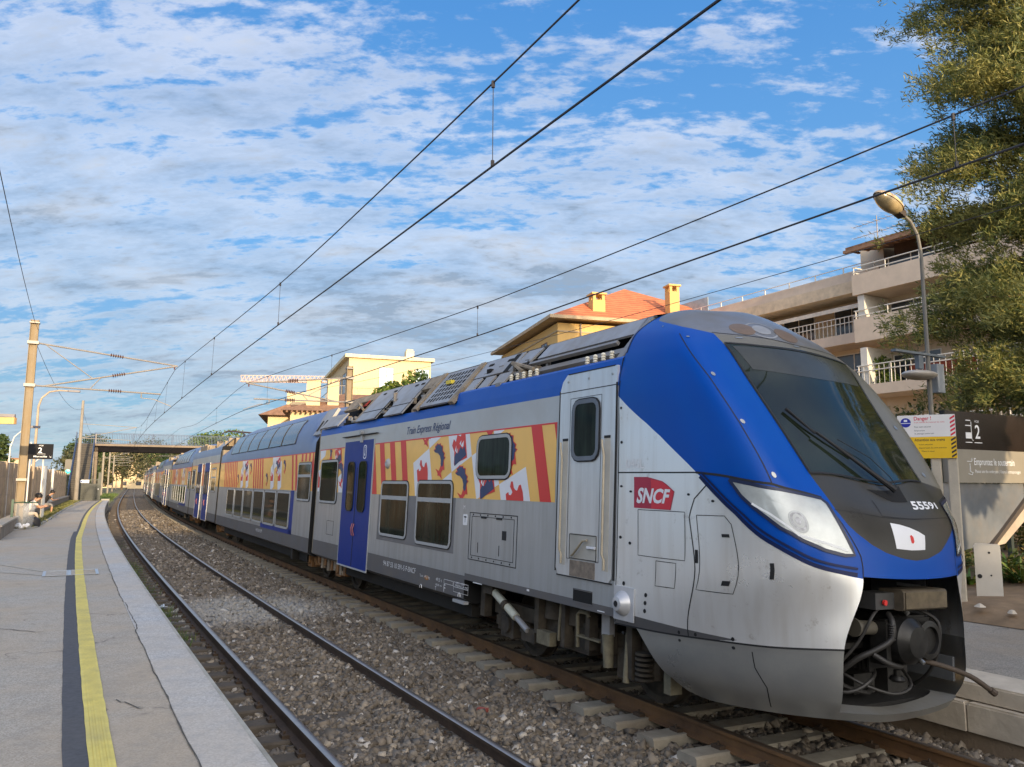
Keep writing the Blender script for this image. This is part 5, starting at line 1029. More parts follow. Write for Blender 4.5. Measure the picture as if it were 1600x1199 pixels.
def mast(s_, w_, zb, h, sgn, label, wc, wm, zc_=5.58, zm=7.3, mat_=None, detail=True, kind='h'):
    """sgn=+1: arm reaches towards +w. local x along track, y = left (so +w is -y)"""
    T = empty('catenary_mast', frame(s_, w_, zb), label, 'catenary mast', 'overhead line masts'); m = MB()
    if kind == 'h': hmast(m, h-zb)
    else: m.path([(0, 0, 0), (0, 0, (h-zb)*.5), (0, 0, h-zb)], [.19, .15, .11], 10)
    m.build('column', mat_ or m_mast, T, 35 if kind != 'h' else False)
    k = MB(); Yf = lambda w__: -(w__-w_); Z = lambda z: z-zb; r = .035
    if detail:
        top, low = zm+.65, zc_+.62; e_ = wm+.12*sgn; y0 = -.16*sgn
        k.tube((0, y0, Z(top)), (0, Yf(e_), Z(zm+.1)), r); k.tube((0, y0-.25*sgn, Z(low-.02)), (0, Yf(e_), Z(zm+.1)), r); k.tube((0, y0, Z(low)), (0, Yf(wc-.45*sgn), Z(low-.08)), r)
        dist = abs(e_-w_)
        def at(a, b_, t_): return Vector(a).lerp(Vector(b_), t_)
        A, B = (0, y0, Z(top)), (0, Yf(e_), Z(zm+.1)); C_ = (0, y0-.25*sgn, Z(low-.02)); D_, E_ = (0, y0, Z(low)), (0, Yf(wc-.45*sgn), Z(low-.08))
        insul(k, at(A, B, .50), at(A, B, .60)); insul(k, at(C_, B, .50), at(C_, B, .60)); insul(k, at(D_, E_, .57), at(D_, E_, .68))
        k.tube(at(A, B, .05), at(C_, B, .36), .02); k.tube(at(C_, B, .42), at(D_, E_, .42), .02)
        k.tube(E_, (0, E_[1], E_[2]), .02); q1 = at(D_, E_, .84); k.tube(q1, q1+Vector((0, 0, -.22)), .025); k.path([q1+Vector((0, 0, -.22)), (0, Yf(wc-.7*sgn), Z(zc_+.30)), (0, Yf(wc), Z(zc_+.03))], .018, 5)
        k.tube((0, Yf(wm), Z(zm+.1)), (0, Yf(wm), Z(zm-.06)), .03, mi=1); k.box((-.17, -.2, Z(top)-.06), (.17, .2, Z(top)+.06)); k.box((-.17, -.2, Z(low)-.06), (.17, .2, Z(low)+.06)); k.box((-.16, -.18, h-zb-.15), (.16, .18, h-zb-.10)); k.box((-.16, -.18, 1.85), (.16, .18, 1.95))
    else:
        k.tube((0, 0, Z(low_ := zc_+1.9)), (0, Yf(wm), Z(zm)), .03, n=5); k.tube((0, 0, Z(zc_+.6)), (0, Yf(wm), Z(zm)), .03, n=5); k.tube((0, 0, Z(zc_+.6)), (0, Yf(wc-.3*sgn), Z(zc_+.5)), .03, n=5)
    k.build('cantilever_arm', [m_arm, m_ins], T, 35); return T
mast(37.3, -4.02, ZP, 8.9, 1, 'tall ochre steel mast at the left carrying three insulated arms over the near track', 1.28, 1.33)
mast(80.8, -3.45, ZP, 9.6, 1, 'slim weathered mast beside the foot of the footbridge stairs', 1.0, 1.1, detail=False, mat_=m_con, kind='round')
mast(37.3, 9.2, 0, 8.0, -1, 'steel mast rising behind the train with its arm reaching left over the far track', 4.3, 4.5, 5.60, 6.75)
far_lab = ['pale mast just beyond the footbridge, left of the line', 'second pale mast beyond the footbridge', 'third pale mast beyond the footbridge', 'fourth pale mast beyond the footbridge', 'smallest, most distant pale mast in the row']
for k, s_ in enumerate((118, 152, 186, 222, 262)): mast(s_, -3.6, -.5, 8.6, 1, far_lab[k], .8, .9, detail=False, mat_=m_con)
mast(130, 9.5, -.5, 8.2, -1, 'mast on the far side of the tracks behind the train tail', 4.3, 4.4, detail=False, mat_=m_con)
CAT = 'overhead line wires'
def smi(x, X_, Y_):
    i = int(np.clip(np.searchsorted(X_, x)-1, 0, len(X_)-2)); h = X_[i+1]-X_[i]; t_ = (x-X_[i])/h
    sl_ = lambda j: 0.0 if j <= 0 or j >= len(X_)-1 or (Y_[j]-Y_[j-1])*(Y_[j+1]-Y_[j]) <= 0 and Y_[j] < Y_[j-1] else (0.0 if (Y_[j]-Y_[j-1])*(Y_[j+1]-Y_[j]) <= 0 else (Y_[j+1]-Y_[j-1])/(X_[j+1]-X_[j-1]))
    a, b__ = sl_(i)*h, sl_(i+1)*h
    if Y_[i] > 7.0 or Y_[i] == 6.75: a = (Y_[i+1]-Y_[i])
    if Y_[i+1] > 7.0 or Y_[i+1] == 6.75: b__ = (Y_[i+1]-Y_[i])
    return (2*t_**3-3*t_**2+1)*Y_[i]+(t_**3-2*t_**2+t_)*a+(-2*t_**3+3*t_**2)*Y_[i+1]+(t_**3-t_**2)*b__
def wires(label, cw_, mw, zc_, zms, drops, s0, s1):
    T = empty('catenary_wire', P(s0, cw_(s0), zc_), label, 'overhead wire', CAT); inv = T.matrix_world.inverted()
    ss = np.arange(s0, s1, 2.0)
    o = MB().path([P(x, cw_(x), zc_) for x in ss], .0125, 6).build('contact_wire', m_wire, T, True); o.matrix_parent_inverse = inv
    o = MB().path([P(x, mw(x), zms(x)) for x in ss], .010, 6).build('messenger_wire', m_wire, T, True); o.matrix_parent_inverse = inv
    for x in drops:
        a = P(x, mw(x), zms(x)); b_ = P(x, cw_(x), zc_); d_ = MB().tube(a, b_, .0045, n=5); d_.tube(a+Vector((0, 0, -.05)), a+Vector((0, 0, .02)), .02, n=6); d_.tube(b_, b_+Vector((0, 0, .06)), .02, n=6); o = d_.build('dropper', m_wire, T); o.matrix_parent_inverse = inv
z1 = lambda x: smi(x, [-30, 3, 7.5, 12, 17, 25, 31, 37.3, 45, 58, 70, 80.8, 118, 300], [7.3, 6.55, 6.45, 6.42, 6.44, 6.7, 6.95, 7.2, 6.8, 6.4, 6.7, 7.3, 7.3, 7.3])
w1_ = lambda x: float(np.interp(x, [-30, 4, 13, 37.3, 80.8, 118, 300], [1.25, 1.31, 1.36, 1.28, 1.0, .8, .8]))
wm1 = lambda x: float(np.interp(x, [-30, 4, 13, 37.3, 80.8, 118, 300], [1.25, 1.31, 1.36, 1.33, 1.1, .9, .8]))
wires('near pair of overhead wires crossing high over the near track', w1_, wm1, 5.56, z1, [7.35, 14.6+2.0, 25.3, 33.0, 40.5, 46.5, 55, 65], -25, 280)
z2 = lambda x: smi(x, [-30, 5, 10, 16, 24, 30, 37.3, 55, 75, 130, 300], [7.2, 6.10, 6.12, 6.22, 6.45, 6.6, 6.75, 6.2, 6.9, 7.2, 7.2])
w2_ = lambda x: float(np.interp(x, [-30, 4, 15.5, 24, 37.3, 80, 130, 300], [5.3, 5.32, 5.36, 5.06, 4.25, 4.4, 4.3, 4.3]))
wires('far pair of overhead wires above the train', w2_, w2_, 5.55, z2, [4.95, 15.5, 25.3, 33.0, 46], -25, 280)
ew = MB(); 
for a, b_, sag in ((P(-40, -4.6, 10.5), P(37.3, -4.02, 8.8), 1.6), (P(37.3, -3.9, 7.9), P(80.8, -3.45, 8.9), 1.0), (P(80.8, -3.45, 8.9), P(118, -3.6, 8.3), .8)):
    ew.path([a.lerp(b_, t_)+Vector((0, 0, -4*sag*t_*(1-t_))) for t_ in np.linspace(0, 1, 24)], .009, 5)
tag(ew.build('earth_wire', m_wire, None, True), 'thin earth wire running from mast to mast along the platform', 'overhead wire')
fd = MB(); fd.path([P(-25, 15, 9.5).lerp(P(60, 11, 9.0), t_)+Vector((0, 0, -5.2*t_*(1-t_))) for t_ in np.linspace(0, 1, 30)], .010, 5)
tag(fd.build('feeder_wire', m_wire, None, True), 'single thin cable passing in front of the apartment block above the train roof', 'overhead wire')
# ================================================================== FOOTBRIDGE
m_brd = mat('bridge_concrete', (.22, .175, .13), .85, var=.15, vs=1.5, bump=.3, dirt=(.24, .19, .14), dirtamt=.6); m_bru = mat('bridge_underside_shade', (.010, .009, .010), .9, spec=.1); m_rl = mat('blue_grey_railing', (.06, .09, .16), .6)  # m_bru: near-black colour stands in for the shade under the deck
SB = 92.0
fb = empty('footbridge', frame(SB, -2.6, ZP), 'concrete footbridge with thin blue-grey railings and stairs down to the platform end', 'footbridge')
# local: x along the track (away), -y to the right
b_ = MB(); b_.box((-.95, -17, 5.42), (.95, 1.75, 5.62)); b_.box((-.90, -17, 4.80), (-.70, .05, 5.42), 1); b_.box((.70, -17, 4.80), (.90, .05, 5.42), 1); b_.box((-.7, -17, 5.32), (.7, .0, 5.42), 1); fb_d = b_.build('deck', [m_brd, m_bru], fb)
def railing(x, y0, y1, z, h=1.15, st=.16):
    r = MB(); r.box((x-.025, y0, z+h-.04), (x+.025, y1, z+h)); r.box((x-.02, y0, z+.08), (x+.02, y1, z+.11)); n = max(1, int((y1-y0)/st))
    for k in range(n+1): y = y0+(y1-y0)*k/n; r.box((x-.014, y-.014, z), (x+.014, y+.014, z+h))
    for k in range(0, n+1, 12): y = y0+(y1-y0)*k/n; r.box((x-.03, y-.03, z), (x+.03, y+.03, z+h+.02))
    return r.build('railing', m_rl, fb)
railing(-.93, -17, .05, 5.62); railing(.93, -17, 1.7, 5.62); railing(-.93, 1.70, 1.75, 5.62)
for y in (-.15, -17.0):
    p_ = MB(); p_.box((-.9, y-.16, -.6), (-.65, y+.16, 5.3)); p_.box((.65, y-.16, -.6), (.9, y+.16, 5.3)); p_.build('pier', m_brd, fb)
stp_ = MB(); n = 30
for k in range(n): x = -.95-8.0*(k+1)/n; z = 5.62*(1-(k+1)/n); stp_.box((x, .10, z-.02), (x+8.0/n+.02, 1.62, z+5.62/n*.35), 0); stp_.box((x+8.0/n-.02, .10, z), (x+8.0/n, 1.62, z+5.62/n), 1)
stp_.build('stair', [mat('stair_tread', (.085, .075, .06), .8), mat('stair_riser', (.05, .045, .04), .8)], fb)
for y in (.06, 1.66):
    s__ = MB(); s__.add([(-.95, y-.04, 5.2), (-.95, y+.04, 5.2), (-8.95, y+.04, -.1), (-8.95, y-.04, -.1), (-.95, y-.04, 5.62+.15), (-.95, y+.04, 5.62+.15), (-8.95, y+.04, .15), (-8.95, y-.04, .15)], [(0, 1, 2, 3), (7, 6, 5, 4), (0, 4, 5, 1), (1, 5, 6, 2), (2, 6, 7, 3), (3, 7, 4, 0)])
    for k in range(41): x = -.95-8*k/40; z = 5.62*(1-k/40); s__.box((x-.008, y-.008, z), (x+.008, y+.008, z+1.1))
    s__.tube((-.95, y, 6.72), (-8.95, y, 1.12), .03, n=6); s__.tube((-.95, y, 6.2), (-8.95, y, .6), .02, n=6); s__.build('stair_railing', m_rl, fb, 30)
# gate in front of the stair
gt = empty('gate', frame(82.9, -2.55, ZP), 'dark mesh gate with a white notice closing the foot of the stairs', 'gate')
m_gt = mat('gate_dark_green', (.035, .045, .04), .5); gm = MB()
for x_ in (.82, -.72): gm.box((-.04, x_-.04, 0), (.04, x_+.04, 2.05))
gm.box((-.03, -.72, 1.9), (.03, .82, 1.96)); gm.box((-.03, -.72, .05), (.03, .82, .10)); gm.build('frame', m_gt, gt)
gm = MB()
for k in range(22): y = -.68+1.46*k/21; gm.box((-.006, y-.006, .1), (.006, y+.006, 1.9))
for k in range(9): z = .2+k*.2; gm.box((-.008, -.7, z-.006), (.008, .8, z+.006))
gm.build('mesh', m_gt, gt); gm = MB(); gm.box((.05, -.70, .0), (.06, .80, 1.55)); gm.build('backing_panel', mat('gate_backing', (.07, .075, .07), .7), gt)
gm = MB(); gm.box((-.05, .02, 1.62), (-.03, .74, 1.90), 0); gm.box((-.052, .55, 1.68), (-.05, .66, 1.84), 1); gm.build('notice', [m_white, m_navy], gt)
gm = MB(); gm.box((-.1, -.98, .0), (.06, -.72, 2.6)); gm.box((-.12, -.80, 1.0), (-.10, -.74, 1.1), 1); gm.build('gate_post', [m_gt, m_white], gt)
cbx = MB(); cbx.bevbox((-.2, -.35, 0), (.2, .35, .35), .04); cbx.box((-.22, -.37, .33), (.22, .37, .37)); tag(cbx.build('cable_box', mat('pale_concrete', (.5, .48, .43), .8), None, False, frame(84.2, -1.15, .25)), 'small pale concrete box beside the gate at the platform end', 'box')
# ================================================================== LEFT PLATFORM FURNITURE
m_wht = mat('white_paint', (.72, .69, .62), .5, var=.06); m_dk = mat('sign_black', (.012, .012, .014), .4, var=.1)
sg = empty('platform_sign', frame(37.0, -3.42, ZP), 'black platform sign with a white number 2 hanging between two white posts', 'sign')
k = MB(); k.box((-.04, -.42, 2.72), (.04, .44, 3.33)); k.build('board', mat('board_matt_black', (.018, .018, .02), .85, spec=.15), sg)
k = MB()
Mt = Matrix(((0, 0, -1, -.042), (-1, 0, 0, .0), (0, 1, 0, 0), (0, 0, 0, 1)))
addtext(k, '2', Mt @ Matrix.Translation((-.10, 2.97, 0)), None, .21, 0, 0, .01); addtext(k, 'VOIE', Mt @ Matrix.Translation((-.09, 3.235, 0)), .16, .05); addtext(k, 'Marseille', Mt @ Matrix.Translation((-.24, 2.79, 0)), .46, .07, 0, 0, .006)
k.box((-.0421, -.16, 2.92), (-.042, .13, 2.93)); k.path([Mt @ Vector((.30, 2.85, 0)), Mt @ Vector((.36, 2.79, 0))], .006, 4); k.path([Mt @ Vector((.36, 2.84, 0)), Mt @ Vector((.36, 2.79, 0)), Mt @ Vector((.31, 2.79, 0))], .006, 4)
k.build('lettering', m_text, sg)
for y in (.44, -.22, -.42):
    pass
k = MB(); k.tube((.05, .36, 1.0), (.05, .36, 3.4), .03, n=8); k.build('post', m_wht, sg, 30); k = MB(); k.tube((.05, -.10, 1.4), (.05, -.10, 2.75), .03, n=8); k.build('post', m_wht, sg, 30)
def post(s_, w_, h, r, label, m, cat='post'):
    k = MB(); k.tube((0, 0, 0), (0, 0, h), r, n=10); k.tube((0, 0, h), (0, 0, h+.02), r*1.15, n=10); k.box((-r*1.8, -r*1.8, 0), (r*1.8, r*1.8, .02)); tag(k.build('post', m, None, 35, frame(s_, w_, ZP)), label, cat, 'white posts by the low wall')
post(45.5, -3.62, 2.55, .085, 'thick white post in front of the man in black', m_wht); post(62, -4.15, 2.6, .085, 'second white post beyond the man in black', m_wht)
def lamp(s_, w_, zb, h, reach, label, m, kind='led', rot=0, r=.07):
    T = empty('street_lamp', frame(s_, w_, zb, rot), label, 'street lamp', 'lamps over the left platform'); k = MB(); pts = [(0, 0, 0), (0, 0, h*.55), (0, 0, h-.9), (0, -.12, h-.45), (0, -.45, h-.1), (0, -.9, h), (0, -reach, h)]
    k.path(pts, [r*1.2, r, r*.8, r*.7, r*.65, r*.6, r*.55], 8); k.build('pole', m, T, True); a = MB(); a.bevbox((-.10, -reach-.55, h-.05), (.10, -reach+.05, h+.05), .04, 0, 2); a.build('lamp_head', mat('lamp_head_grey', (.16, .15, .17), .5), T); return T
lamp(48.8, -4.35, ZP, 6.7, 1.35, 'tan curved street lamp rising behind the platform sign', mat('tan_pole', (.42, .32, .22), .6))
lamp(31.8, -5.75, ZP, 4.05, 1.2, 'white lamp arm entering at the left edge', m_wht, r=.05)
lamp(63, -5.6, ZP, 3.4, .5, 'short white lamp behind the sound wall near the trees', m_wht, r=.05); lamp(70, -6.0, ZP, 2.9, .4, 'small white lamp beside the green signal', m_wht, r=.05); lamp(40.5, -4.75, ZP, 4.2, .5, 'thin white lamp close behind the sign', m_wht, r=.035)
og = MB(); og.bevbox((-.5, -.12, -.10), (.35, .12, .12), .05, 0, 2); tag(og.build('orange_lamp_cover', mat('orange_cover', (.75, .42, .16), .5), None, False, frame(31.8, -4.45, 4.36, 70)), 'pale orange lamp cover at the left edge below the white lamp arm', 'lamp cover')  # cover has one even orange base colour, no emission
sig = empty('signal', frame(92, -4.9, -.2), 'signal head showing a green light above the sound wall', 'signal'); k = MB(); k.tube((0, 0, 0), (0, 0, 3.3), .05, n=8); k.bevbox((-.12, -.3, 3.1), (.12, .3, 4.7), .15, 0, 0); k.build('housing', m_dk, sig, 30)
k = MB(); k.lathe([(.0, -.05), (.20, -.03), (.22, .0)], (-.12, 0, 3.45), 0, 14); k.build('lens', mat('green_light', (.02, .5, .3), .3, emit=(.02, .85, .42, 1.0)), sig, 35)
# litter-bag stand
bn = empty('litter_stand', frame(35.9, -3.95, ZP), 'dark green litter stand holding a clear bag with white rubbish in it', 'litter bin')
k = MB(); k.box((-.04, .16, 0), (.04, .24, 1.15)); k.path([(.0, .2, 1.02), (-.05, -.1, 1.05), (.1, -.62, 1.02), (.35, -.62, 1.0), (.4, -.1, 1.03), (.05, .2, 1.02)], .018, 6); k.box((-.07, .13, 0), (.07, .27, .03)); k.build('stand', mat('stand_green', (.02, .07, .045), .5), bn, 30)
mbag = bpy.data.materials.new('clear_bag'); mbag.use_nodes = True; bb_ = mbag.node_tree.nodes['Principled BSDF']; bb_.inputs['Base Color'].default_value = (.62, .66, .70, 1); bb_.inputs['Roughness'].default_value = .3; bb_.inputs['Alpha'].default_value = .16
k = MB(); R_ = random.Random(2); rows = []; nn_ = 16
for z, rx, ry in ((1.0, .20, .40), (.85, .16, .36), (.6, .17, .33), (.35, .18, .32), (.12, .18, .30), (.03, .10, .2)):
    rows.append([(.17+rx*math.cos(6.283*i/nn_)*R_.uniform(.85, 1.08), -.2+ry*math.sin(6.283*i/nn_)*R_.uniform(.85, 1.08), z) for i in range(nn_)])
k.add([p for r_ in rows for p in r_], [(a*nn_+i, a*nn_+(i+1) % nn_, (a+1)*nn_+(i+1) % nn_, (a+1)*nn_+i) for a in range(len(rows)-1) for i in range(nn_)]+[list(range(5*nn_, 6*nn_))]); k.build('bag', mbag, bn, True)
k = MB()
for q in range(9): c_ = (.17+R_.uniform(-.1, .1), -.2+R_.uniform(-.22, .22), .08+R_.uniform(0, .16)); k.lathe([(.02, -.07), (.08, -.03), (.09, .02), (.03, .07)], c_, 2, 6)
k.build('rubbish', m_white, bn)
gp = MB(); gp.box((-.04, -.04, 0), (.04, .04, 1.0)); gp.box((-.06, -.06, 0), (.06, .06, .03)); gp.box((-.045, -.045, 1.0), (.045, .045, 1.02))
bpk = empty('backpack', frame(37.6, -3.52, ZP, 20), 'black backpack on the platform in front of the seated man in white', 'backpack')
k = MB(); k.lathe([(.05, 0), (.24, .03), (.27, .16), (.22, .33), (.08, .42)], (0, 0, 0), 2, 14); k.lathe([(.03, 0), (.15, .02), (.16, .12), (.08, .22)], (-.18, .12, 0), 2, 12); k.build('bag_body', mat('black_nylon', (.02, .02, .025), .7, bump=.3), bpk, True)
k = MB(); k.path([(-.05, -.1, .40), (-.05, 0, .48), (-.05, .1, .40)], .012, 5); k.build('strap', m_rubber, bpk)
# ================================================================== PEOPLE
def skinmesh(name, joints, bones, m, parent, root=0, sub=2, hidebase=False):
    me = bpy.data.meshes.new(name); me.from_pydata([j[0] for j in joints], bones, []); me.update(); o = bpy.data.objects.new(name, me); COL.objects.link(o)
    sk = o.modifiers.new('s', 'SKIN'); sk.use_smooth_shade = True
    if not me.skin_vertices: pass
    for v, j in zip(me.skin_vertices[0].data, joints): v.radius = (j[1], j[1] if len(j) < 3 else j[2])
    me.skin_vertices[0].data[root].use_root = True
    s_ = o.modifiers.new('u', 'SUBSURF'); s_.levels = s_.render_levels = sub
    me.materials.append(m); o.parent = parent; return o
m_skin = mat('skin', (.48, .27, .17), .6, var=.05); m_hair = mat('black_hair', (.012, .010, .009), .6)
def seated(name, Mx, label, shirt, trousers, longleg, shoes, lean=.35, headdown=.5, arm_m=None, face=True):
    """faces +y' = local -y (towards the track); x along the track; seat height .46"""
    T = empty('person', Mx, label, 'person', 'people sitting by the platform wall')
    f = -1.0
    hip = (0, .0, .54); ch = (0, f*lean*.42, .88); nk = (0, f*lean*.72, 1.06); hd = (0, f*(lean*.8+.10), 1.19)
    J = [(hip, .14, .12), ((0, f*lean*.2, .70), .13, .11), (ch, .15, .11), (nk, .055), ((0, f*(lean*.8+.05), 1.12), .055), (hd, .088, .10), ((0, f*(lean*.8+.13), 1.27), .075, .085)]
    Bn = [(0, 1), (1, 2), (2, 3), (3, 4), (4, 5), (5, 6)]
    for sx in (1, -1):
        k = len(J); sh = (sx*.18, f*lean*.6, 1.0); el = (sx*.22, f*(lean*.6+.22), .76); wr = (sx*.07, f*(lean*.6+.42), .80)
        J += [(sh, .055), (el, .042), (wr, .028), ((sx*.05, f*(lean*.6+.48), .82), .03, .018)]; Bn += [(2, k), (k, k+1), (k+1, k+2), (k+2, k+3)]
        for fi in range(4):
            a = -.02+.013*fi; q = len(J); px = sx*.05+sx*(-.02+.014*fi); L_ = (.035, .04, .038, .028)[fi]
            J += [((px, f*(lean*.6+.50), .825), .008), ((px-sx*.01, f*(lean*.6+.50+L_), .835-.004*fi), .007), ((px-sx*.02, f*(lean*.6+.50+L_*1.3), .815), .006)]; Bn += [(k+3, q), (q, q+1), (q+1, q+2)]
        q = len(J); J += [((sx*.03, f*(lean*.6+.46), .85), .009), ((sx*.015, f*(lean*.6+.49), .875), .007)]; Bn += [(k+3, q), (q, q+1)]
        k = len(J); kn = (sx*.12, f*.46, .52); an = (sx*.13, f*.44, .09); J += [((sx*.09, f*.04, .52), .085), (kn, .06), ((sx*.125, f*.46, .34), .055), (an, .036), ((sx*.13, f*.52, .035), .04, .028), ((sx*.135, f*.60, .028), .03, .02)]
        Bn += [(0, k), (k, k+1), (k+1, k+2), (k+2, k+3), (k+3, k+4), (k+4, k+5)]
    body = skinmesh('body', J, Bn, m_skin, T)
    sj = [((0, 0, .52), .155, .135), ((0, f*lean*.2, .70), .150, .125), (ch, .17, .125), (nk, .07)]; sb = [(0, 1), (1, 2), (2, 3)]
    for sx in (1, -1): k = len(sj); sj += [((sx*.18, f*lean*.6, 1.0), .068), ((sx*.205, f*(lean*.6+.13), .86), .058)]; sb += [(2, k), (k, k+1)]
    skinmesh('shirt', sj, sb, shirt, T)
    tj = [((0, 0, .52), .15, .12)]; tb = []
    for sx in (1, -1):
        k = len(tj); tj += [((sx*.09, f*.06, .525), .10), ((sx*.12, f*.44, .53), .075)]; tb += [(0, k), (k, k+1)]
        tj += [((sx*.125, f*.465, .38 if not longleg else .30), .068)]; tb += [(k+1, k+2)]
        if longleg: tj += [((sx*.13, f*.44, .10), .052)]; tb += [(k+2, k+3)]
    skinmesh('trousers', tj, tb, trousers, T)
    for sx in (1, -1): skinmesh('shoe', [((sx*.13, f*.42, .05), .045, .04), ((sx*.13, f*.52, .038), .046, .034), ((sx*.137, f*.64, .03), .038, .026)], [(0, 1), (1, 2)], shoes, T)
    hx = MB(); c_ = Vector(hd)+Vector((0, -f*.02, .06))
    hx.lathe([(.03, .11), (.085, .085), (.112, .03), (.115, -.02), (.105, -.07)], c_, 2, 14); hx.build('hair', m_hair, T, True)
    if face:
        e = MB(); fc = Vector(hd)
        for sx in (1, -1): e.lathe([(.0, .0), (.012, .004), (.0, .012)], fc+Vector((sx*.035, f*.098, .01)), 1, 8, 0)
        e.path([fc+Vector((-.025, f*.098, -.05)), fc+Vector((.025, f*.098, -.05))], .006, 5, 0); e.build('face_features', m_hair, T)
        e = MB(); e.path([fc+Vector((0, f*.095, .01)), fc+Vector((0, f*.12, -.018))], .013, 6); 
        for sx in (1, -1): e.lathe([(.0, -.01), (.025, 0), (.0, .01)], fc+Vector((sx*.09, 0, 0)), 0, 8)
        e.build('nose_and_ears', m_skin, T, True)
    ph = MB(); ph.box((-.035, f*(lean*.6+.56), .80), (.035, f*(lean*.6+.55), .93)); ph.build('phone', m_dk, T); return T
m_bshirt = mat('black_tshirt', (.018, .016, .018), .85); m_wsh = mat('white_tshirt', (.72, .66, .60), .85, var=.05); m_bei = mat('beige_trousers', (.60, .50, .38), .85, var=.06); m_gsh = mat('grey_shorts', (.25, .24, .23), .85)
m_shw = mat('pale_trainer', (.45, .43, .42), .7); m_shb = mat('black_trainer', (.03, .03, .03), .7)
seated('person', frame(38.9, -3.95, ZP-.03, 12), 'seated man in a white T-shirt and beige trousers bent over a phone', m_wsh, m_bei, True, m_shw, .55)
seated('person', frame(40.2, -4.0, ZP-.03, 0), 'seated person in dark shorts and sandals mostly hidden behind the man in white', m_bshirt, m_bshirt, False, m_shb, .45)
seated('person', frame(52.5, -4.0, ZP-.03, 6), 'seated man in black T-shirt and grey shorts behind the white post', m_bshirt, m_gsh, False, m_shb, .45)
bc = MB(); bc.bevbox((-.28, -.36, 0), (.28, .36, .10), .03, 0, 2)
# ================================================================== RIGHT PLATFORM
m_pav = asphalt('right_platform_asphalt', (.30, .275, .235)); m_stn = mat('kerb_limestone', (.55, .48, .38), .85, var=.15, vs=3, bump=.5, bs=12, dirt=(.30, .24, .16), dirtamt=.5)
ZR = .36
tag(sweep([(6.62, ZR), (9.0, ZR), (12.0, ZR+.05), (16, ZR+.1)], -10, 60, 2.0).build('right_platform', m_pav), kind='structure')
tag(sweep([(6.0, .0), (6.0, -.5)], -10, 60, 1.0).build('right_platform_face', mat('face_brown', (.20, .15, .10), .9, bump=.5)), kind='structure')
def stoneblocks(s0, s1, w0, w1, z0, z1, L_, sd, name, label):
    T = empty(name, P(s0, w0, z0), label, 'kerb'); inv = T.matrix_world.inverted(); s_ = s0; R_ = random.Random(sd)
    while s_ < s1:
        l_ = L_*R_.uniform(.85, 1.15); M_ = frame(s_+l_/2, (w0+w1)/2, 0, R_.uniform(-.6, .6)); k = MB(); h_ = l_/2-.012; d_ = (w1-w0)/2; j = R_.uniform(-.012, .012)
        k.box((-h_, -d_, z0), (h_, d_-.02+j, z1-.02), 0, M_); k.box((-h_+.015, -d_, z1-.02), (h_-.015, d_-.035+j, z1+R_.uniform(-.004, .004)), 0, M_)
        o = k.build('block', m_stn, T); o.matrix_parent_inverse = inv; s_ += l_
stoneblocks(-8, 40, 6.02, 6.64, .20, ZR+.012, 1.25, 3, 'platform_coping', 'pale stone coping blocks along the top edge of the right platform')
stoneblocks(-8, 40, 5.93, 6.5, -.10, .185, 1.05, 4, 'kerb_course', 'lower course of rough stone blocks at the foot of the right platform')
# danger board on its concrete posts
m_post = mat('cream_concrete_post', (.52, .46, .36), .85, var=.12, vs=4, bump=.3, bs=40, dirt=(.34, .30, .24), dirtamt=.5)
db_ = empty('danger_sign', frame(8.05, 10.28, .38, -62), 'white and yellow danger board with striped edge on concrete posts', 'sign')
for y, nm in ((.035, 1), (.27, 2)):
    k = MB(); k.bevbox((-.07, y-.075, 0), (.07, y+.075, 2.5 if nm == 1 else 2.48), .02, 0, 2); k.build('post', m_post, db_)
k = MB(); k.box((-.105, -.04, 2.44), (-.075, .80, 2.79), 0); k.box((-.105, -.04, 2.79), (-.075, .80, 3.15), 1)
k.build('board', [mat('sign_yellow', (.85, .52, .01), .4, var=.04), mat('sign_white', (.82, .78, .74), .4, var=.04)], db_)
k = MB(); Mt = Matrix(((0, 0, -1, -.1065), (-1, 0, 0, 0), (0, 1, 0, 0), (0, 0, 0, 1))); T_ = lambda x, z: Mt @ Matrix.Translation((x, z, 0))
for i in range(5):
    for z0_, mi_ in ((2.795, 0), (2.445, 1)):
        z = z0_+i*.066; k.add([Mt @ Vector(p) for p in [(-.035, z, 0), (.035, z+.045, 0), (.035, z+.078, 0), (-.035, z+.033, 0)]], [(0, 1, 2, 3)], mi_)
addtext(k, 'Danger !', T_(-.55, 3.065), .25, .062, 0, 0, .015); addtext(k, 'Il est interdit de traverser les voies', T_(-.55, 3.02), .44, .022, 0)
addtext(k, 'Pour votre sécurité', T_(-.55, 2.945), .24, .024, 1); addtext(k, 'Empruntez', T_(-.55, 2.885), .15, .022, 1); addtext(k, 'le passage souterrain', T_(-.55, 2.835), .28, .022, 1)
addtext(k, 'Attention aux trains', T_(-.56, 2.72), .44, .045, 1, 0, .01); addtext(k, 'Votre sécurité', T_(-.50, 2.655), .20, .022, 1); addtext(k, 'dépend aussi de votre attention', T_(-.50, 2.60), .40, .022, 1); addtext(k, 'Merci à tous', T_(-.46, 2.545), .18, .022, 1)
k.prism([Mt @ Vector((0, 0, 0)) and (0.0, 0.0)]*0 or [(.675+.078*math.cos(a), 3.03+.078*math.sin(a)) for a in np.linspace(0, 6.28, 25)[:-1]], -.1075, -.1065, 0, 2); k.box((-.1085, .60, 3.015), (-.1076, .75, 3.025), 3); k.box((-.1085, .65, 3.045), (-.1076, .70, 3.08), 3)
k.build('lettering', [mat('sign_red', (.62, .01, .04), .4), mat('sign_black_ink', (.03, .02, .02), .5), mat('sign_blue', (.01, .02, .35), .4), m_white], db_)
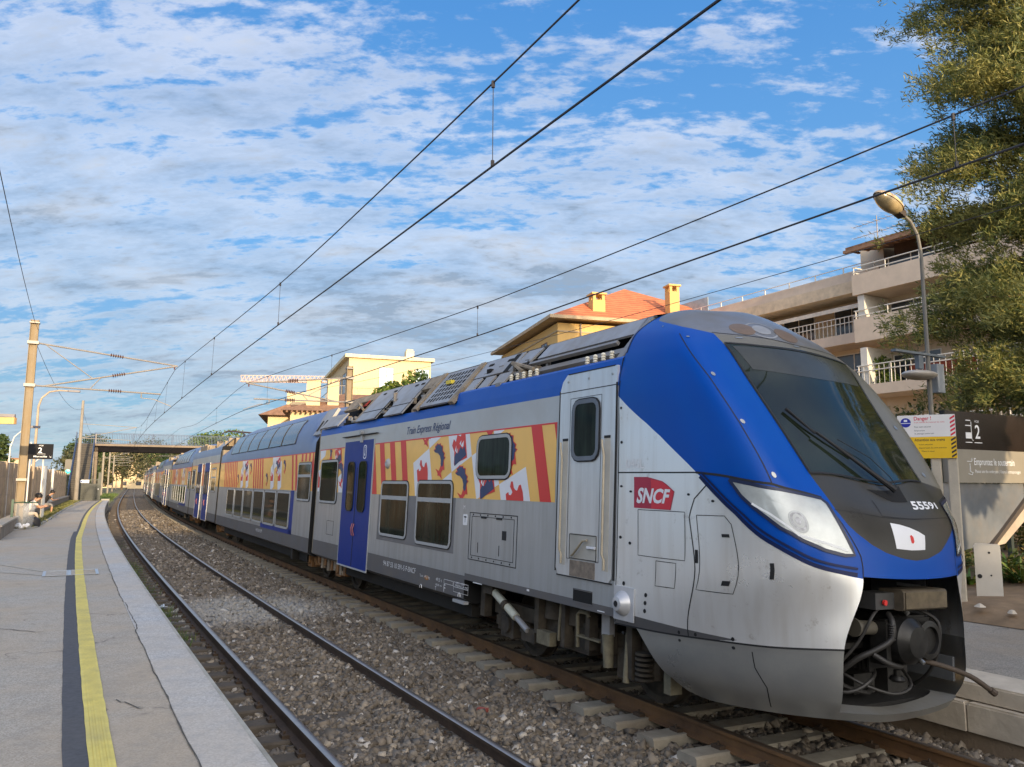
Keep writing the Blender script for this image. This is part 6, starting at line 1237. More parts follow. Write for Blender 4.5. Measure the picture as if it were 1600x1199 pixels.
# station direction board behind it
nb_ = empty('direction_board', frame(9.2, 12.3, .4, 0), 'long brown and black board showing platform 2 and the underpass direction', 'sign')
k = MB(); k.box((0, -4.2, 2.66), (.10, .3, 3.38), 0); k.box((0.001, -4.2, 2.03), (.10, .3, 2.66), 1); k.build('board', [mat('board_black', (.02, .014, .012), .25, var=.2), mat('board_taupe', (.26, .235, .19), .4, var=.06)], nb_)
k = MB(); Mb = Matrix(((0, 0, -1, -.004), (-1, 0, 0, 0), (0, 1, 0, 0), (0, 0, 0, 1))); T2 = lambda x, z: Mb @ Matrix.Translation((x, z, 0))
XB = .66
addtext(k, '2', T2(XB, 2.88), None, .26, 0, 0, .01); k.prism(rrect(XB-.02, XB+.16, 3.17, 3.24, .02), .0, -.002, 2) if False else None
addtext(k, 'VOIE', T2(XB, 3.185), .15, .045); k.box((-.006, -(XB+.22), 2.79), (-.003, -(XB-.04), 2.805)); k.box((-.006, -(XB-.12), 2.79), (-.003, -(XB-.34), 2.805))
for z, a, b__ in ((3.22, -.30, -.14), (3.12, -.32, -.12), (2.98, -.32, -.12)): k.box((-.006, -(XB+b__), z-.008), (-.003, -(XB+a), z+.008))
k.box((-.006, -(XB-.13), 2.86), (-.003, -(XB-.115), 3.2)); k.box((-.006, -(XB-.32), 2.87), (-.003, -(XB-.12), 2.97)); k.path([(-.005, -(XB-.14), 2.88), (-.005, -(XB-.08), 2.83)], .006, 4)
addtext(k, 'Empruntez le souterrain', T2(.56, 2.37), 1.42, .13, 0, 0, .008); addtext(k, 'Please use the underpass | Usare il sottopassaggio', T2(.57, 2.22), 1.62, .06)
k.box((-.006, -(XB-.18), 2.43), (-.003, -(XB-.34), 2.44)); k.path([(-.005, -(XB-.18), 2.50), (-.005, -(XB-.18), 2.44)], .006, 4); k.path([(-.005, -(XB-.25), 2.36), (-.005, -(XB-.25), 2.24), (-.005, -(XB-.16), 2.22)], .008, 4); k.path([(-.005, -(XB-.32), 2.20), (-.005, -(XB-.2), 2.18), (-.005, -(XB-.17), 2.22)], .006, 4); k.tube((-.004, -(XB-.25), 2.38), (-.007, -(XB-.25), 2.38), .015, n=8)
k.build('lettering', m_text, nb_)
k = MB(); 
for y in (.3, -1.9, -4.0): k = MB(); k.box((.10, y-.05, 0), (.18, y+.05, 3.3)); k.build('support', m_gt, nb_)
# stair enclosure panel under the board, handrail, planting, white cabinet door
se = empty('stair_enclosure', frame(9.25, 12.3, .4, 0), 'polished grey stair enclosure panel with a slanted dark edge below the board', 'stair enclosure')
k = MB(); k.add([(.02, .5, .7), (.02, -1.02, .88), (.02, -2.40, 1.70), (.02, -2.40, 2.02), (.02, .5, 2.02), (.06, .5, .7), (.06, -1.02, .88), (.06, -2.40, 1.70), (.06, -2.40, 2.02), (.06, .5, 2.02)], [(4, 3, 2, 1, 0), (5, 6, 7, 8, 9), (0, 1, 6, 5), (1, 2, 7, 6), (2, 3, 8, 7), (3, 4, 9, 8), (4, 0, 5, 9)]); k.build('panel', mat('polished_panel', (.20, .22, .25), .16, .3, .2, 1.5, dirt=(.30, .26, .22), dirtamt=.5), se)
k = MB(); k.add([(-.05, -.98, .84), (-.05, -1.12, .84), (-.05, -2.60, 1.76), (-.05, -2.44, 1.78), (.06, -.98, .84), (.06, -1.12, .84), (.06, -2.60, 1.76), (.06, -2.44, 1.78)], [(0, 1, 2, 3), (7, 6, 5, 4), (0, 4, 5, 1), (1, 5, 6, 2), (2, 6, 7, 3), (3, 7, 4, 0)]); k.build('slanted_edge', mat('edge_brown', (.07, .055, .045), .6), se)
k = MB(); k.add([(-.02, -1.14, .82), (-.02, -1.50, .86), (-.02, -2.95, 1.66), (-.02, -2.62, 1.76), (.10, -1.14, .82), (.10, -1.50, .86), (.10, -2.95, 1.66), (.10, -2.62, 1.76)], [(0, 1, 2, 3), (7, 6, 5, 4), (0, 4, 5, 1), (1, 5, 6, 2), (2, 6, 7, 3), (3, 7, 4, 0)]); k.build('side_ramp', mat('ramp_beige', (.40, .33, .26), .8), se)
cbn = empty('cabinet', frame(7.9, 10.9, .44, -60), 'small white metal cabinet cover leaning beside the sign post', 'cabinet')
k = MB(); k.bevbox((.0, -.11, .02), (.05, .26, 1.0), .04, 0, 0); k.build('cover', mat('cabinet_white', (.66, .62, .54), .5, var=.06, dirt=(.45, .40, .3), dirtamt=.4), cbn)
k = MB(); k.tube((-.004, .05, .86), (.0, .05, .86), .018, n=10); k.tube((-.004, .04, .50), (.0, .04, .50), .014, n=10); k.tube((-.004, .20, .48), (.0, .20, .48), .035, n=12); k.build('holes', m_dk, cbn)
dm = MB(); vs = []; ss = list(np.arange(-2, 30, .8)); R_ = random.Random(6)
for s_ in ss: vs += [P(s_, 9.6+R_.uniform(-.1, .1), ZR+.02), P(s_, 10.1, ZR+.16+R_.uniform(-.04, .06)), P(s_, 11.2, ZR+.22+R_.uniform(-.05, .08)), P(s_, 13.0, ZR+.38), P(s_, 30, ZR+1.0)]
dm.add(vs, [(5*i+j, 5*i+j+1, 5*i+j+6, 5*i+j+5) for i in range(len(ss)-1) for j in range(4)]); tag(dm.build('soil_bank', mat('ochre_soil', (.24, .16, .09), .95, var=.3, vs=2.5, bump=.6, bs=8, dirt=(.20, .13, .07), dirtamt=.6)), kind='structure')
rk = MB()
for k_ in range(16):
    c_ = P(R_.uniform(4, 9), R_.uniform(9.7, 11.8), ZR+.16+R_.uniform(0, .06)); rk.lathe([(.01, 0), (R_.uniform(.03, .09), .01), (R_.uniform(.02, .06), .05), (.01, .06)], c_, 2, 6)
tag(rk.build('pebbles', m_stn), 'pale stones scattered on the soil bank by the sign post', 'stones', kind='stuff')
m_leafy = mat('strap_leaf', (.07, .16, .03), .5, tint=([(0, (.03, .08, .015)), (.45, (.08, .17, .03)), (.75, (.20, .26, .05)), (.92, (.42, .28, .08)), (1, (.45, .16, .05))], (0, 0, 0)))
def strap(cen, n, L_, seed):
    R_ = np.random.default_rng(seed); V_ = []; F_ = []; k = 0
    for _ in range(n):
        a = R_.uniform(0, 6.28); d = np.array([math.cos(a), math.sin(a), 0]); e = np.array([-d[1], d[0], 0])*R_.uniform(.012, .022); l = L_*R_.uniform(.6, 1.15); b0 = np.array(cen)+d*R_.uniform(0, .12); up = R_.uniform(.4, 1.0)
        pr = [b0+d*l*t_*(.55+.3*t_)+np.array([0, 0, l*up*t_*(1-.55*t_)]) for t_ in (0, .25, .5, .75, 1)]
        for i, p in enumerate(pr): wd = (1, 1.2, 1.1, .8, .15)[i]; V_ += [p-e*wd, p+e*wd]
        F_ += [(k+2*i, k+2*i+1, k+2*i+3, k+2*i+2) for i in range(4)]; k += 10
    return np.array(V_), np.array(F_)
for i, (s_, w_, n_, L_) in enumerate(((8.3, 12.5, 130, 1.0), (8.9, 13.2, 140, 1.15), (7.6, 12.7, 130, .95), (8.9, 11.9, 90, .8))):
    v_, f_ = strap(tuple(P(s_, w_, .60)), n_, L_, 30+i); tag(bignp('strap_leaf_plant', v_, f_, m_leafy, smooth=True), ['lowest clump of long strap leaves by the cabinet', 'tallest clump of long green strap leaves at the right edge', 'clump of strap leaves nearest the camera at the right edge', 'small clump of strap leaves just behind the cabinet'][i], 'plant', 'strap-leaved plants on the bank')
# ivy hedge behind the board
def leafcloud(cens, rad, n, size, seed, flat=1.0, squash=1.0, stretch=(1, 1, 1)):
    R_ = np.random.default_rng(seed); c = np.array(cens); idx = R_.integers(0, len(c), n); d = R_.normal(size=(n, 3)); d /= np.linalg.norm(d, axis=1, keepdims=True); r = R_.uniform(.35, 1, n)**.6
    rr = np.array(rad)[idx] if hasattr(rad, '__len__') else np.full(n, rad); p = c[idx]+d*(r*rr)[:, None]*np.array([1, 1, squash])
    u = R_.normal(size=(n, 3)); u /= np.linalg.norm(u, axis=1, keepdims=True); v = np.cross(u, R_.normal(size=(n, 3))); v /= np.linalg.norm(v, axis=1, keepdims=True)
    s_ = size*R_.uniform(.6, 1.4, (n, 1)); V_ = np.stack([p-u*s_, p-v*s_*.5, p+u*s_, p+v*s_*.5], 1).reshape(-1, 3); return V_, np.arange(4*n).reshape(-1, 4)
def leafmat(nm, lo, mid, hi, trans=.3):
    m = bpy.data.materials.new(nm); m.use_nodes = True; t = m.node_tree; t.nodes.clear(); out = t.nodes.new('ShaderNodeOutputMaterial')
    rnd = N(t, 'ShaderNodeNewGeometry').outputs['Random Per Island']; c = ramp(t, rnd, [(0, lo), (.5, mid), (1, hi)])
    d = N(t, 'ShaderNodeBsdfPrincipled', ins={'Base Color': c, 'Roughness': .65}); tr = N(t, 'ShaderNodeBsdfTranslucent', ins={0: c}); mx = N(t, 'ShaderNodeMixShader', ins={0: trans}); t.links.new(d.outputs[0], mx.inputs[1]); t.links.new(tr.outputs[0], mx.inputs[2]); t.links.new(mx.outputs[0], out.inputs[0]); return m
m_ivy = leafmat('hedge_leaf', (.03, .05, .012), (.075, .09, .02), (.22, .17, .04)); m_bark = mat('bark', (.12, .085, .055), .95, var=.3, vs=6, bump=.6, bs=15)
m_pine = leafmat('far_foliage', (.02, .045, .012), (.05, .085, .02), (.10, .13, .03)); m_pine2 = leafmat('far_foliage_olive', (.04, .05, .02), (.085, .095, .04), (.17, .15, .06)); m_bright = leafmat('bright_foliage', (.05, .10, .015), (.11, .17, .03), (.22, .26, .05))
cens = [tuple(P(R_.uniform(6, 20), 17+R_.uniform(-.5, 1.5), R_.uniform(1.2, 3.9))) for _ in range(90)]
v_, f_ = leafcloud(cens, .8, 26000, .07, 3); tag(bignp('hedge', v_, f_, m_ivy), 'dense dark hedge with yellowish leaves behind the direction board', 'hedge')
cens = [tuple(P(R_.uniform(3, 11), R_.uniform(12.6, 15.5), R_.uniform(.55, 1.0))) for _ in range(60)]
v_, f_ = leafcloud(cens, .42, 15000, .05, 13); tag(bignp('ground_cover', v_, f_, leafmat('ground_cover_leaf', (.03, .055, .012), (.09, .12, .025), (.30, .20, .06))), 'low leafy ground cover with brown dead leaves on the bank under the board', 'ground cover', kind='stuff')
# ---- large feathery tree
def bigtree():
    M_ = frame(10.3, 20.8, 1.0); T = empty('feathery_tree', M_, 'tall evergreen with feathery olive foliage towering at the right edge', 'tree'); inv = M_.inverted(); R_ = random.Random(21)
    k = MB(); k.path([(0, 0, 0), (.1, .1, 3), (-.1, .2, 7), (.15, .1, 11), (.1, 0, 15), (0, 0, 18.5)], [.34, .28, .23, .17, .10, .03], 10); limbs = []
    for i in range(78):
        z = 1.6+16.8*i/78; a = i*2.399+R_.uniform(-.3, .3); Rr = float(np.interp(z, [2, 4.5, 8, 10, 12, 15, 19], [3.8, 4.3, 4.0, 3.7, 3.6, 3.5, 2.4]))*R_.uniform(.75, 1.12); st_ = Vector((0, .1, z)); e_ = Vector((math.cos(a)*Rr, math.sin(a)*Rr, z+R_.uniform(-.5, .9))); m_ = st_.lerp(e_, .5)+Vector((0, 0, .35))
        k.path([st_, m_, e_], [.07, .045, .015], 5); limbs.append((st_, m_, e_))
    k.build('trunk', m_bark, T, True)
    rg = np.random.default_rng(5); tuft = []; 
    for st_, m_, e_ in limbs:
        for q in range(120):
            t_ = rg.uniform(.22, 1.08); p = (np.array(st_)*(1-t_)**2+2*np.array(m_)*t_*(1-t_)+np.array(e_)*t_**2); p = p+rg.normal(size=3)*np.array([.42, .42, .36])*(.5+.5*t_); dr = (np.array(e_)-np.array(st_)); dr /= np.linalg.norm(dr); tuft.append((p, dr))
    nT = len(tuft); nb = 58; Pp = np.array([a for a, _ in tuft]); Dd = np.array([b for _, b in tuft])
    p = np.repeat(Pp, nb, 0); d = np.repeat(Dd, nb, 0)*.55+rg.normal(size=(nT*nb, 3))*.5+np.array([0, 0, .30]); d /= np.linalg.norm(d, axis=1, keepdims=True)
    L_ = rg.uniform(.10, .24, (nT*nb, 1)); p = p+rg.normal(size=p.shape)*.11; e = np.cross(d, rg.normal(size=d.shape)); e /= np.linalg.norm(e, axis=1, keepdims=True); wv = rg.uniform(.010, .020, (nT*nb, 1))
    V_ = np.stack([p-e*wv*.5, p+d*L_*.5-e*wv, p+d*L_, p+d*L_*.5+e*wv], 1).reshape(-1, 3)
    mt = bpy.data.materials.new('feathery_leaf'); mt.use_nodes = True; t = mt.node_tree; t.nodes.clear(); out = t.nodes.new('ShaderNodeOutputMaterial'); co = t.nodes.new('ShaderNodeTexCoord').outputs['Object']
    rnd = N(t, 'ShaderNodeNewGeometry').outputs['Random Per Island']; c = ramp(t, rnd, [(0, (.06, .10, .03)), (.5, (.19, .21, .055)), (1, (.42, .37, .11))])
    nz = N(t, 'ShaderNodeTexNoise', ins={'Vector': co, 'Scale': .8, 'Detail': 4.0}).outputs[0]; c = mixc(t, mth(t, 'MULTIPLY', ramp(t, nz, [(.48, 0.0), (.62, 1.0)]), .4), c, (.36, .32, .10))
    d_ = N(t, 'ShaderNodeBsdfPrincipled', ins={'Base Color': c, 'Roughness': .6}); tr = N(t, 'ShaderNodeBsdfTranslucent', ins={0: c}); mx = N(t, 'ShaderNodeMixShader', ins={0: .3}); t.links.new(d_.outputs[0], mx.inputs[1]); t.links.new(tr.outputs[0], mx.inputs[2]); t.links.new(mx.outputs[0], out.inputs[0])
    bignp('crown', V_, np.arange(4*nT*nb).reshape(-1, 4), mt, parent=T)
bigtree()
# right street lamp
rl = empty('street_lamp', frame(11.0, 14.5, .45) @ Matrix.Scale(1.16, 4), 'old street lamp with a brown bowl head in front of the feathery tree', 'street lamp')
hw = rl.matrix_world.inverted()
k = MB(); k.path([(0, 0, 0), (0, 0, 3.5), (0, 0, 6.2), (.02, .05, 6.6), (.05, .2, 6.85), (.08, .42, 6.98)], [.055, .045, .034, .032, .030, .028], 8); k.build('pole', mat('lamp_pole_grey', (.16, .15, .13), .7), rl, True)
Mh = Matrix.Translation((.1, .80, 7.14)) @ Matrix.Rotation(math.radians(18), 4, 'X')
def ell(mb, rx, ry, rz, up, M_, mi, n=20, m=6):
    rows = []
    for j in range(m+1):
        a = math.pi/2*j/m; rows.append([M_ @ Vector((rx*math.cos(a)*math.cos(6.283*i/n), ry*math.cos(a)*math.sin(6.283*i/n), up*rz*math.sin(a))) for i in range(n)])
    mb.add([p for r_ in rows for p in r_], [(a*n+i, a*n+(i+1) % n, (a+1)*n+(i+1) % n, (a+1)*n+i) for a in range(m) for i in range(n)], mi)
k = MB(); ell(k, .19, .42, .16, 1, Mh, 0); k.build('lamp_hood', mat('hood_tan', (.65, .46, .26), .5, var=.1), rl, True)
k = MB(); ell(k, .175, .39, .16, -1, Mh, 0); k.build('lamp_bowl', mat('bowl_brown', (.34, .26, .14), .25, coat=.3, var=.3, vs=6), rl, True)
k = MB(); k.box((-.08, -.46, -.10), (.08, -.25, .03), 0, Mh); k.build('lamp_neck', mat('neck_dark', (.05, .035, .025), .6), rl)
# small lamp above the sign and camera boxes
sl2 = empty('platform_lamp', frame(11, 14.5, 1.0), 'flat grey platform lamp with a round bowl half hidden by the tree', 'lamp')
k = MB(); k.tube((0, 0, 0), (0, 0, 4.3), .035, n=8); k.box((-.06, -.6, 4.27), (.06, 1.25, 4.32)); k.box((-.05, .25, 3.95), (.05, .42, 4.25)); k.build('frame', mat('lamp_metal', (.13, .15, .17), .5, .1), sl2, 30)
k = MB(); ell(k, .3, .5, .10, 1, Matrix.Translation((0, .35, 3.82)), 0); ell(k, .3, .5, .12, -1, Matrix.Translation((0, .35, 3.82)), 0); k.build('lamp_bowl', mat('bowl_pale', (.42, .38, .33), .3), sl2, True)
k = MB(); k.bevbox((-.1, -.45, 3.45), (.1, -.18, 4.1), .03, 0, 2); k.build('camera_box', mat('box_grey', (.22, .24, .26), .5), sl2); k = MB(); k.box((-.12, -.5, 2.65), (.12, -.2, 2.9)); k.build('camera_box', mat('box_grey', (.22, .24, .26), .5), sl2)
# ================================================================== BUILDINGS
m_cream = mat('cream_render', (.68, .52, .30), .85, var=.06, vs=.6, dirt=(.52, .40, .25), dirtamt=.4, streak=True); m_och = mat('ochre_render', (.66, .42, .15), .85, var=.07, vs=.5, dirt=(.50, .32, .13), dirtamt=.4, streak=True)
m_pinkc = mat('pale_balcony_concrete', (.68, .56, .44), .8, var=.07, vs=.7, dirt=(.50, .42, .33), dirtamt=.5); m_bei2 = mat('beige_facade', (.62, .51, .37), .85, var=.08, vs=.5); m_tile = bpy.data.materials.new('clay_tiles')
m_tile.use_nodes = True; t = m_tile.node_tree; t.nodes.clear(); out = t.nodes.new('ShaderNodeOutputMaterial'); b = t.nodes.new('ShaderNodeBsdfPrincipled'); t.links.new(b.outputs[0], out.inputs[0]); co = t.nodes.new('ShaderNodeTexCoord').outputs['Object']
sp_ = N(t, 'ShaderNodeSeparateXYZ', ins={0: co}); rw = mth(t, 'FRACT', mth(t, 'MULTIPLY', sp_.outputs[2], 4.0)); nz = N(t, 'ShaderNodeTexNoise', ins={'Vector': co, 'Scale': 1.5, 'Detail': 5.0}).outputs[0]
vo = N(t, 'ShaderNodeTexVoronoi', ins={'Vector': co, 'Scale': 3.5}); vc = N(t, 'ShaderNodeSeparateColor', ins={0: vo.outputs['Color']}).outputs[0]
c = mixc(t, nz, (.50, .13, .05), (.66, .24, .10)); c = mixc(t, mth(t, 'MULTIPLY', vc, .35), c, (.34, .085, .04)); c = mixc(t, mth(t, 'MULTIPLY', ramp(t, rw, [(0, 1.0), (.35, 0.0)]), .85), c, (.20, .045, .025)); t.links.new(c, b.inputs['Base Color']); b.inputs['Roughness'].default_value = .85
bp = N(t, 'ShaderNodeBump', ins={'Height': rw, 'Strength': .6, 'Distance': .08}); t.links.new(bp.outputs[0], b.inputs['Normal'])
m_tile2 = mat('old_tiles', (.26, .14, .08), .9, var=.35, vs=3, bump=.5, bs=6); m_gut = mat('gutter_grey', (.30, .26, .22), .6); m_shut = mat('shutter_brown', (.16, .08, .05), .7, var=.3, vs=9); m_bwin = mat('room_window', (.05, .06, .07), .12, spec=.8); m_bwin2 = mat('blue_pane', (.30, .40, .50), .12, spec=.8)
def fr_at(x, y, z, ang):  # frame with x' along heading ang (deg from +X, ccw), y' = left
    a = math.radians(ang); return Matrix(((math.cos(a), -math.sin(a), 0, x), (math.sin(a), math.cos(a), 0, y), (0, 0, 1, z), (0, 0, 0, 1)))
def win_b(par, x, y, z, w_, h, ax='x', out=-1, shut=True, m=None, frame_m=None):
    k = MB(); f = MB(); d = .04*out
    if ax == 'x':
        k.box((x, min(y, y+d*.5), z), (x+w_, max(y, y+d*.5), z+h)); 
        for a in ((x-.06, z-.06, x+w_+.06, z), (x-.06, z+h, x+w_+.06, z+h+.06), (x-.06, z, x, z+h), (x+w_, z, x+w_+.06, z+h), (x+w_/2-.03, z, x+w_/2+.03, z+h)): f.box((a[0], min(y, y+d), a[1]), (a[2], max(y, y+d), a[3]))
    else:
        k.box((min(x, x+d*.5), y, z), (max(x, x+d*.5), y+w_, z+h))
        for a in ((y-.06, z-.06, y+w_+.06, z), (y-.06, z+h, y+w_+.06, z+h+.06), (y-.06, z, y, z+h), (y+w_, z, y+w_+.06, z+h), (y+w_/2-.03, z, y+w_/2+.03, z+h)): f.box((min(x, x+d), a[0], a[1]), (max(x, x+d), a[2], a[3]))
    o = k.build('window', m or m_bwin, par); f.build('window_frame', frame_m or m_shut, o); return o
# ochre house with the bright tiled hip roof
OX, OY = 2.95+.0, 50.0
och = empty('ochre_house', fr_at(3.0, 50.0, 0, 15.6), 'ochre-yellow house with an orange tiled hip roof and tall chimneys', 'house')
# local x' runs right along the sunlit front, y' runs back along the long left wall
k = MB(); k.box((0, 0, -1), (15, 14.5, 12.9)); k.build('wall', m_och, och)
k = MB(); e_ = .7; zt = 13.25; rid = 17.2
k.add([(-e_, -e_, zt), (15+e_, -e_, zt), (15+e_, 14.5+e_, zt), (-e_, 14.5+e_, zt), (7.5, 6.0, rid), (7.5, 8.5, rid)], [(0, 1, 4), (1, 2, 5, 4), (2, 3, 5), (3, 0, 4, 5), (3, 2, 1, 0)]); rfo = k.build('roof', m_tile, och)
k = MB(); k.box((-e_-.08, -e_-.08, zt-.18), (15+e_+.08, -e_+.1, zt+.04)); k.box((-e_-.08, -e_+.1, zt-.18), (-e_+.1, 14.5+e_, zt+.04)); k.box((-e_+.1, -e_+.1, zt-.14), (15+e_, 14.5+e_, zt-.06)); k.box((-.06, -.06, 12.3), (15.06, -.003, 12.4)); k.box((-.06, -.06, 12.3), (-.003, 14.5, 12.4)); k.build('cornice', mat('cornice_tan', (.45, .33, .2), .7), rfo)
k = MB(); k.tube((1.6, -.12, 12.9), (1.6, -.12, 6), .05, n=8); k.build('downpipe', m_gut, och)
for x, y, h, s__ in ((3.2, 1.0, 15.3, .9), (8.9, .9, 16.3, .75)):
    k = MB(); k.box((x-s__/2, y-s__/2, 13.2), (x+s__/2, y+s__/2, h-.5)); 
    for a in (-1, 1):
        for b__ in (-1, 1): k.box((x+a*s__*.36-.1, y+b__*s__*.36-.1, h-.5), (x+a*s__*.36+.1, y+b__*s__*.36+.1, h-.12))
    k.box((x-s__/2-.1, y-s__/2-.1, h-.12), (x+s__/2+.1, y+s__/2+.1, h)); k.box((x-s__/2-.12, y-s__/2-.12, 13.3), (x+s__/2+.12, y+s__/2+.12, 13.9)); k.build('chimney', m_och, rfo)
for y, z in ((2.2, 10.2), (5.2, 10.2), (7.4, 10.2), (9.6, 10.2), (12.2, 10.2)): win_b(och, 0, y, z, 1.2, 1.7, 'y', -1)
win_b(och, 5, 0, 9.6, 1.2, 1.7, 'x', -1)
# cream modern block further left with balconies
crm = empty('cream_block', fr_at(-17.5, 81.5, 0, 20), 'flat-roofed cream apartment block with balconies on its left side', 'apartment building')
k = MB(); k.box((0, 0, -1), (9.0, 20, 15.6)); k.build('wall', m_cream, crm)
k = MB(); k.box((-.45, -.35, 15.6), (9.35, 20.3, 15.95)); k.box((6.4, 1, 15.9), (7.3, 1.9, 16.9)); k.box((6.5, 1.1, 16.9), (7.2, 1.8, 17.1)); k.build('roof', mat('roof_cream', (.72, .60, .38), .8), crm)
for x in (3.3, 7.3): win_b(crm, x, 0, 12.4, 1.5, 2.3, 'x', -1, m=m_bwin2, frame_m=m_gut)
for z in (8.6,): 
    for x in (3.3, 7.3): win_b(crm, x, 0, z, 1.5, 2.3, 'x', -1, m=m_bwin2, frame_m=m_gut)
for z in (11.2, 7.6):
    k = MB(); k.box((-1.5, -.6, z), (0, 19, z+.28)); k.box((0, -.7, z), (9.0, 0, z+.22)); k.build('balcony_slab', m_cream, crm)
    k = MB(); k.box((-1.5, -.6, z+1.2), (-1.45, 19, z+1.25)); k.box((-1.5, -.62, z+1.2), (9.0, -.58, z+1.25))
    for q in range(29): k.box((-1.5+q*.36, -.61, z+.2), (-1.48+q*.36, -.59, z+1.2)); k.box((-1.49, -.6+q*.32, z+.2), (-1.47, -.58+q*.32, z+1.2))
    k.build('balcony_railing', m_gut, crm)
for z in (12, 8.4):
    for y in (2, 6, 10.5, 15): win_b(crm, 0, y, z, 2.4, 2.2, 'y', -1)
# lower house with old tiled roof left of it
hs_ = empty('tiled_house', fr_at(-17.8, 61.5, 0, 12), 'low cream house with a brown tiled roof and two broad chimneys', 'house')
k = MB(); k.box((0, 0, -1), (12, 10, 8.0)); k.box((-1.2, 3.0, -1), (0, 10, 6.8)); k.build('wall', m_cream, hs_)
k = MB(); k.add([(-.7, -.7, 8.0), (12.7, -.7, 8.0), (12.7, 10.7, 8.0), (-.7, 10.7, 8.0), (4, 5, 10.0), (9, 5, 10.0)], [(0, 1, 5, 4), (1, 2, 5), (2, 3, 4, 5), (3, 0, 4), (3, 2, 1, 0)]); ro = k.build('roof', m_tile2, hs_)
k = MB()
for q in range(34): k.tube((-.6+q*.39, -.85, 7.88), (-.6+q*.39, -.45, 7.98), .09, n=6)
k.build('eaves_tiles', m_tile2, ro, 35)
for x, y, h, s__ in ((1.7, 1.4, 10.6, 1.1), (3.3, 1.6, 10.7, .9)):
    k = MB(); k.box((x-s__/2, y-.5, 8), (x+s__/2, y+.5, h)); k.box((x-s__/2-.06, y-.56, h), (x+s__/2+.06, y+.56, h+.15)); k.build('chimney', m_cream, ro)
for y in (4.0, 5.6, 7.2): win_b(hs_, -1.2, y, 5.0, .7, 1.0, 'y', -1)
h2 = empty('tiled_house', fr_at(-21.8, 68.5, 0, 14), 'second cream house with eaves facing the tracks, behind the double-deck roof', 'house'); k = MB(); k.box((0, 0, -1), (6, 10, 8.2)); k.build('wall', m_cream, h2); k = MB(); k.add([(-.8, -.8, 8.2), (6.8, -.8, 8.2), (6.8, 10.8, 8.2), (-.8, 10.8, 8.2), (3, 2.5, 10.1), (3, 8, 10.1)], [(0, 1, 4), (1, 2, 5, 4), (2, 3, 5), (3, 0, 4, 5), (3, 2, 1, 0)]); ro = k.build('roof', m_tile2, h2)
k = MB(); k.box((1.5, 1.2, 8.6), (3.4, 2.0, 10.5)); k.build('chimney', m_cream, ro)
for y in (1.5, 3.5, 5.5): win_b(h2, 0, y, 5.6, .8, 1.1, 'y', -1)
# tower crane jib
cr_ = empty('tower_crane', fr_at(-67.0, 188.0, 0, 3), 'pale pink tower crane jib above the tiled houses', 'crane'); k = MB(); 
for y, z in ((0, 28.2), (-.7, 26.7), (.7, 26.7)): k.tube((0, y, z), (36, y, z), .12, n=5)
for q in range(36): k.tube((q, 0, 28.2), (q+.5, -.7, 26.7), .07, n=4); k.tube((q+.5, -.7, 26.7), (q+1, 0, 28.2), .07, n=4); k.tube((q, 0, 28.2), (q+.5, .7, 26.7), .07, n=4); k.tube((q+.5, .7, 26.7), (q+1, 0, 28.2), .07, n=4)
k.build('jib', mat('crane_pink', (.62, .45, .38), .6), cr_); k = MB(); 
for a in (-.8, .8):
    for b__ in (-.8, .8): k.tube((35+a, b__, 0), (35+a, b__, 30), .12, n=5)
for q in range(20): k.tube((34.2, -.8, q*1.45), (35.8, .8, q*1.45+1.45), .07, n=4)
k.build('tower', MATS['crane_pink'], cr_)
# apartment block with stepped balconies, right; aligned with the track
apt = empty('apartment_block', frame(27.7, 34.4, 0), 'pale stepped apartment block with long balconies, awning and roof aerials', 'apartment building')
# local: x away along the track, y left (towards track), so facade faces +y ; right section x in [-30,0], left section x in [0,24] set back 2 m
k = MB(); k.box((-34, -14, -1), (-.2, -2.2, 13.9)); k.box((-.2, -15, -1), (22, -4.2, 13.6)); k.box((-.2, -15, 13.6), (21, -5.2, 15.2)); k.build('wall', m_bei2, apt)
lv_ = [(12.62, 13.75), (10.0, 11.3), (7.1, 8.4), (4.2, 5.5)]
for i, (za, zb_) in enumerate(lv_):
    k = MB(); k.box((-34, -2.2, za), (0, 0, za+.25)); k.box((-34, -.14, za+.25), (0, -.0, zb_-(.0 if i < 2 else .75))); k.box((-.14, -2.2, za+.25), (0, -.14, zb_-(.0 if i < 2 else .75))); k.build('balcony', m_pinkc, apt)
    k = MB(); zt = zb_+(.45 if i < 2 else .3)
    for z in (zt, zt-.3): k.tube((-34, -.07, z), (0, -.07, z), .035, n=6); k.tube((-.07, -.07, z), (-.07, -2.2, z), .035, n=6)
    for q in range(18): x = -.1-q*1.9; k.tube((x, -.07, zb_-.75), (x, -.07, zt), .03, n=6)
    if i >= 2:
        for q in range(110): x = -.1-q*.3; k.box((x-.012, -.08, zb_-.75), (x+.012, -.06, zt))
    k.build('balcony_railing', m_wht, apt)
for i, z in enumerate((13.75+.0, 10.25, 7.35)):
    for x in (-3.4, -8.4, -14, -20): win_b(apt, x, -2.2, z-.1 if i == 0 else z, 2.6, 2.0 if i else 1.2, 'x', 1, m=m_bwin, frame_m=m_wht)
for z in (10.25, 7.35): k = MB(); k.box((-.6, -2.2, z), (-.2, -.14, z+2.35)); k.build('pier', m_wht, apt)
k = MB(); k.box((-5.2, -2.25, 7.3), (-2.0, -1.6, 8.7)); k.build('red_awning', mat('brick_red_blind', (.28, .06, .03), .8), apt)
